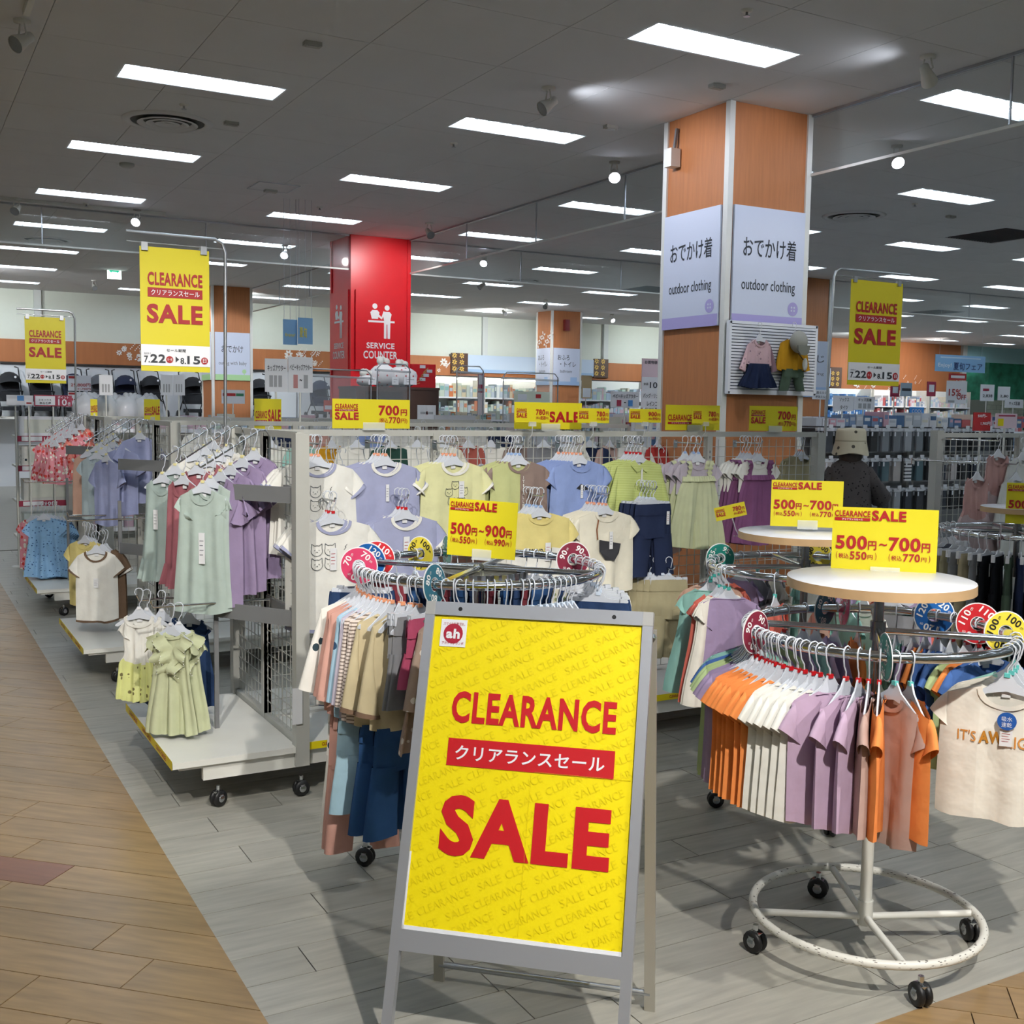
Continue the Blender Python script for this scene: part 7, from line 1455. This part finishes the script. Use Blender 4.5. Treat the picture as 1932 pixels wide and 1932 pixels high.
# joints: pelvis, chest, neck, head, shoulders, elbows, wrists, hips, knees, ankles, toes
J = [((0, 0, .86), (.13, .09)), ((0, .0, 1.08), (.11, .08)), ((0, -.01, 1.25), (.09, .06)), ((0, 0, 1.34), .05), ((0, .015, 1.44), (.07, .08)), ((0, .02, 1.5), (.065, .075)),
     ((-.11, -.01, 1.255), .036), ((-.19, .01, 1.04), .034), ((-.19, .12, .88), .024), ((.11, -.01, 1.255), .036), ((.22, .04, 1.08), .034), ((.2, .26, 1.1), .025),
     ((-.09, 0, .8), .075), ((-.1, .01, .45), .05), ((-.1, -.02, .08), .035), ((-.11, .12, .035), .03), ((.09, 0, .8), .075), ((.1, .02, .45), .05), ((.1, 0, .08), .035), ((.11, .13, .035), .03), ((-.19, .17, .83), (.032, .016)), ((.18, .33, 1.11), (.032, .016))]
E_ = [(0, 1), (1, 2), (2, 3), (3, 4), (4, 5), (2, 6), (6, 7), (7, 8), (2, 9), (9, 10), (10, 11), (0, 12), (12, 13), (13, 14), (14, 15), (0, 16), (16, 17), (17, 18), (18, 19), (8, 20), (11, 21)]
skin('body', J, E_, SK, P)
for sx, bx, by, bz, dz in ((-1, -.19, .18, .82, -.6), (1, .18, .34, 1.11, .1)):
    for f_ in range(4):
        x = bx + (f_ - 1.5) * .015; l = (.06, .07, .066, .052)[f_]; skin('finger', [((x, by, bz), .0075), ((x, by + l * .55, bz + dz * l * .3), .007), ((x, by + l, bz - l * .4 + dz * l * .4), .006)], [(0, 1), (1, 2)], SK, P, 1)
    skin('thumb', [((bx - sx * .028, by - .03, bz), .009), ((bx - sx * .05, by + .0, bz - .01), .008), ((bx - sx * .052, by + .03, bz - .02), .007)], [(0, 1), (1, 2)], SK, P, 1)
hd = MB(); hd.ball((0, .1, 1.455), .012, .02, .018, 8, 6); hd.build('nose', SK, P)
for s in (-1, 1): MB().ball((s * .035, .083, 1.475), .011, .008, .008, 8, 6).build('eye', mat('eye_white', 'eeeae6', .3), P); MB().ball((s * .078, .01, 1.455), .012, .018, .028, 8, 6).build('ear', SK, P)
MB().box(-.022, .088, 1.413, .022, .094, 1.42).build('mouth', mat('lips', 'a8615a', .6), P)
hr = MB(); hr.lathe([(.02, 1.52), (.08, 1.5), (.092, 1.44), (.09, 1.36), (.075, 1.33)], 18, (0, -.005, 0)); hr.v = [(x, y * 1.05 if y < .03 else .03, z) for x, y, z in hr.v]; hr.build('hair', mat('dark_hair', '2a201b', .6), P)
def loft(name, secs, m, n=22, wav=.0):
    vs = []
    for i, (x, y, z, rx, ry) in enumerate(secs): vs += [(x + rx * math.cos(a_) * (1 + wav * i / len(secs) * math.sin(5 * a_)), y + ry * math.sin(a_) * (1 + wav * i / len(secs) * math.sin(4 * a_ + i)), z) for a_ in (2 * PI * k / n for k in range(n))]
    mb = MB().add(vs, [(i * n + k, (i + 1) * n + k, (i + 1) * n + (k + 1) % n, i * n + (k + 1) % n) for i in range(len(secs) - 1) for k in range(n)], 0, True); return mb.build(name, m, P)
loft('shirt', [(0, 0, 1.36, .055, .055), (0, -.005, 1.345, .09, .075), (0, -.005, 1.31, .14, .095), (0, -.005, 1.25, .165, .11), (0, -.005, 1.12, .175, .12), (0, 0, 1.0, .18, .13), (0, 0, .88, .19, .14), (0, 0, .76, .205, .15)], F['darkdots'], wav=.05)
def limb(name, pts, m, n=14):
    MB().tube([p for p, r in pts], [r for p, r in pts], n).build(name, m, P)
limb('left_sleeve', [((-.12, 0, 1.27), .055), ((-.165, 0, 1.18), .06), ((-.195, .01, 1.07), .068), ((-.2, .03, .98), .078)], F['darkdots']); limb('right_sleeve', [((.12, 0, 1.27), .055), ((.175, .01, 1.18), .06), ((.225, .03, 1.1), .07), ((.26, .08, 1.04), .085)], F['darkdots'])
for s in (-1, 1): limb('trouser_leg', [((s * .09, 0, .86), .115), ((s * .1, .01, .6), .09), ((s * .1, .01, .35), .075), ((s * .1, 0, .12), .07)], mat('dark_trousers', '2b2c31', .85)); MB().ball((s * .105, .05, .045), .05, .13, .045, 12, 7).build('shoe', mat('grey_shoe', '55575c', .6), P)
ht_ = MB().lathe([(.14, 1.395), (.128, 1.455), (.12, 1.49), (.118, 1.5), (.113, 1.575), (.1, 1.597), (.001, 1.605)], 28, (0, 0, 0)); ht_.v = [(x * 1.02, y * 1.1, z + .012 * math.sin(3 * math.atan2(y, x)) * (1 if z < 1.47 else 0)) for x, y, z in ht_.v]; ht_.build('bucket_hat', mat('fabric_hat', 'bfb8a2', .9, pat='dots', c2='4c4840', ps=16), P)
ht2 = MB().lathe([(.119, 1.49), (.1195, 1.505)], 28); ht2.v = [(x * 1.02, y * 1.1, z) for x, y, z in ht2.v]; ht2.build('hat_seam', mat('hat_seam', 'a8a18c', .9), P)
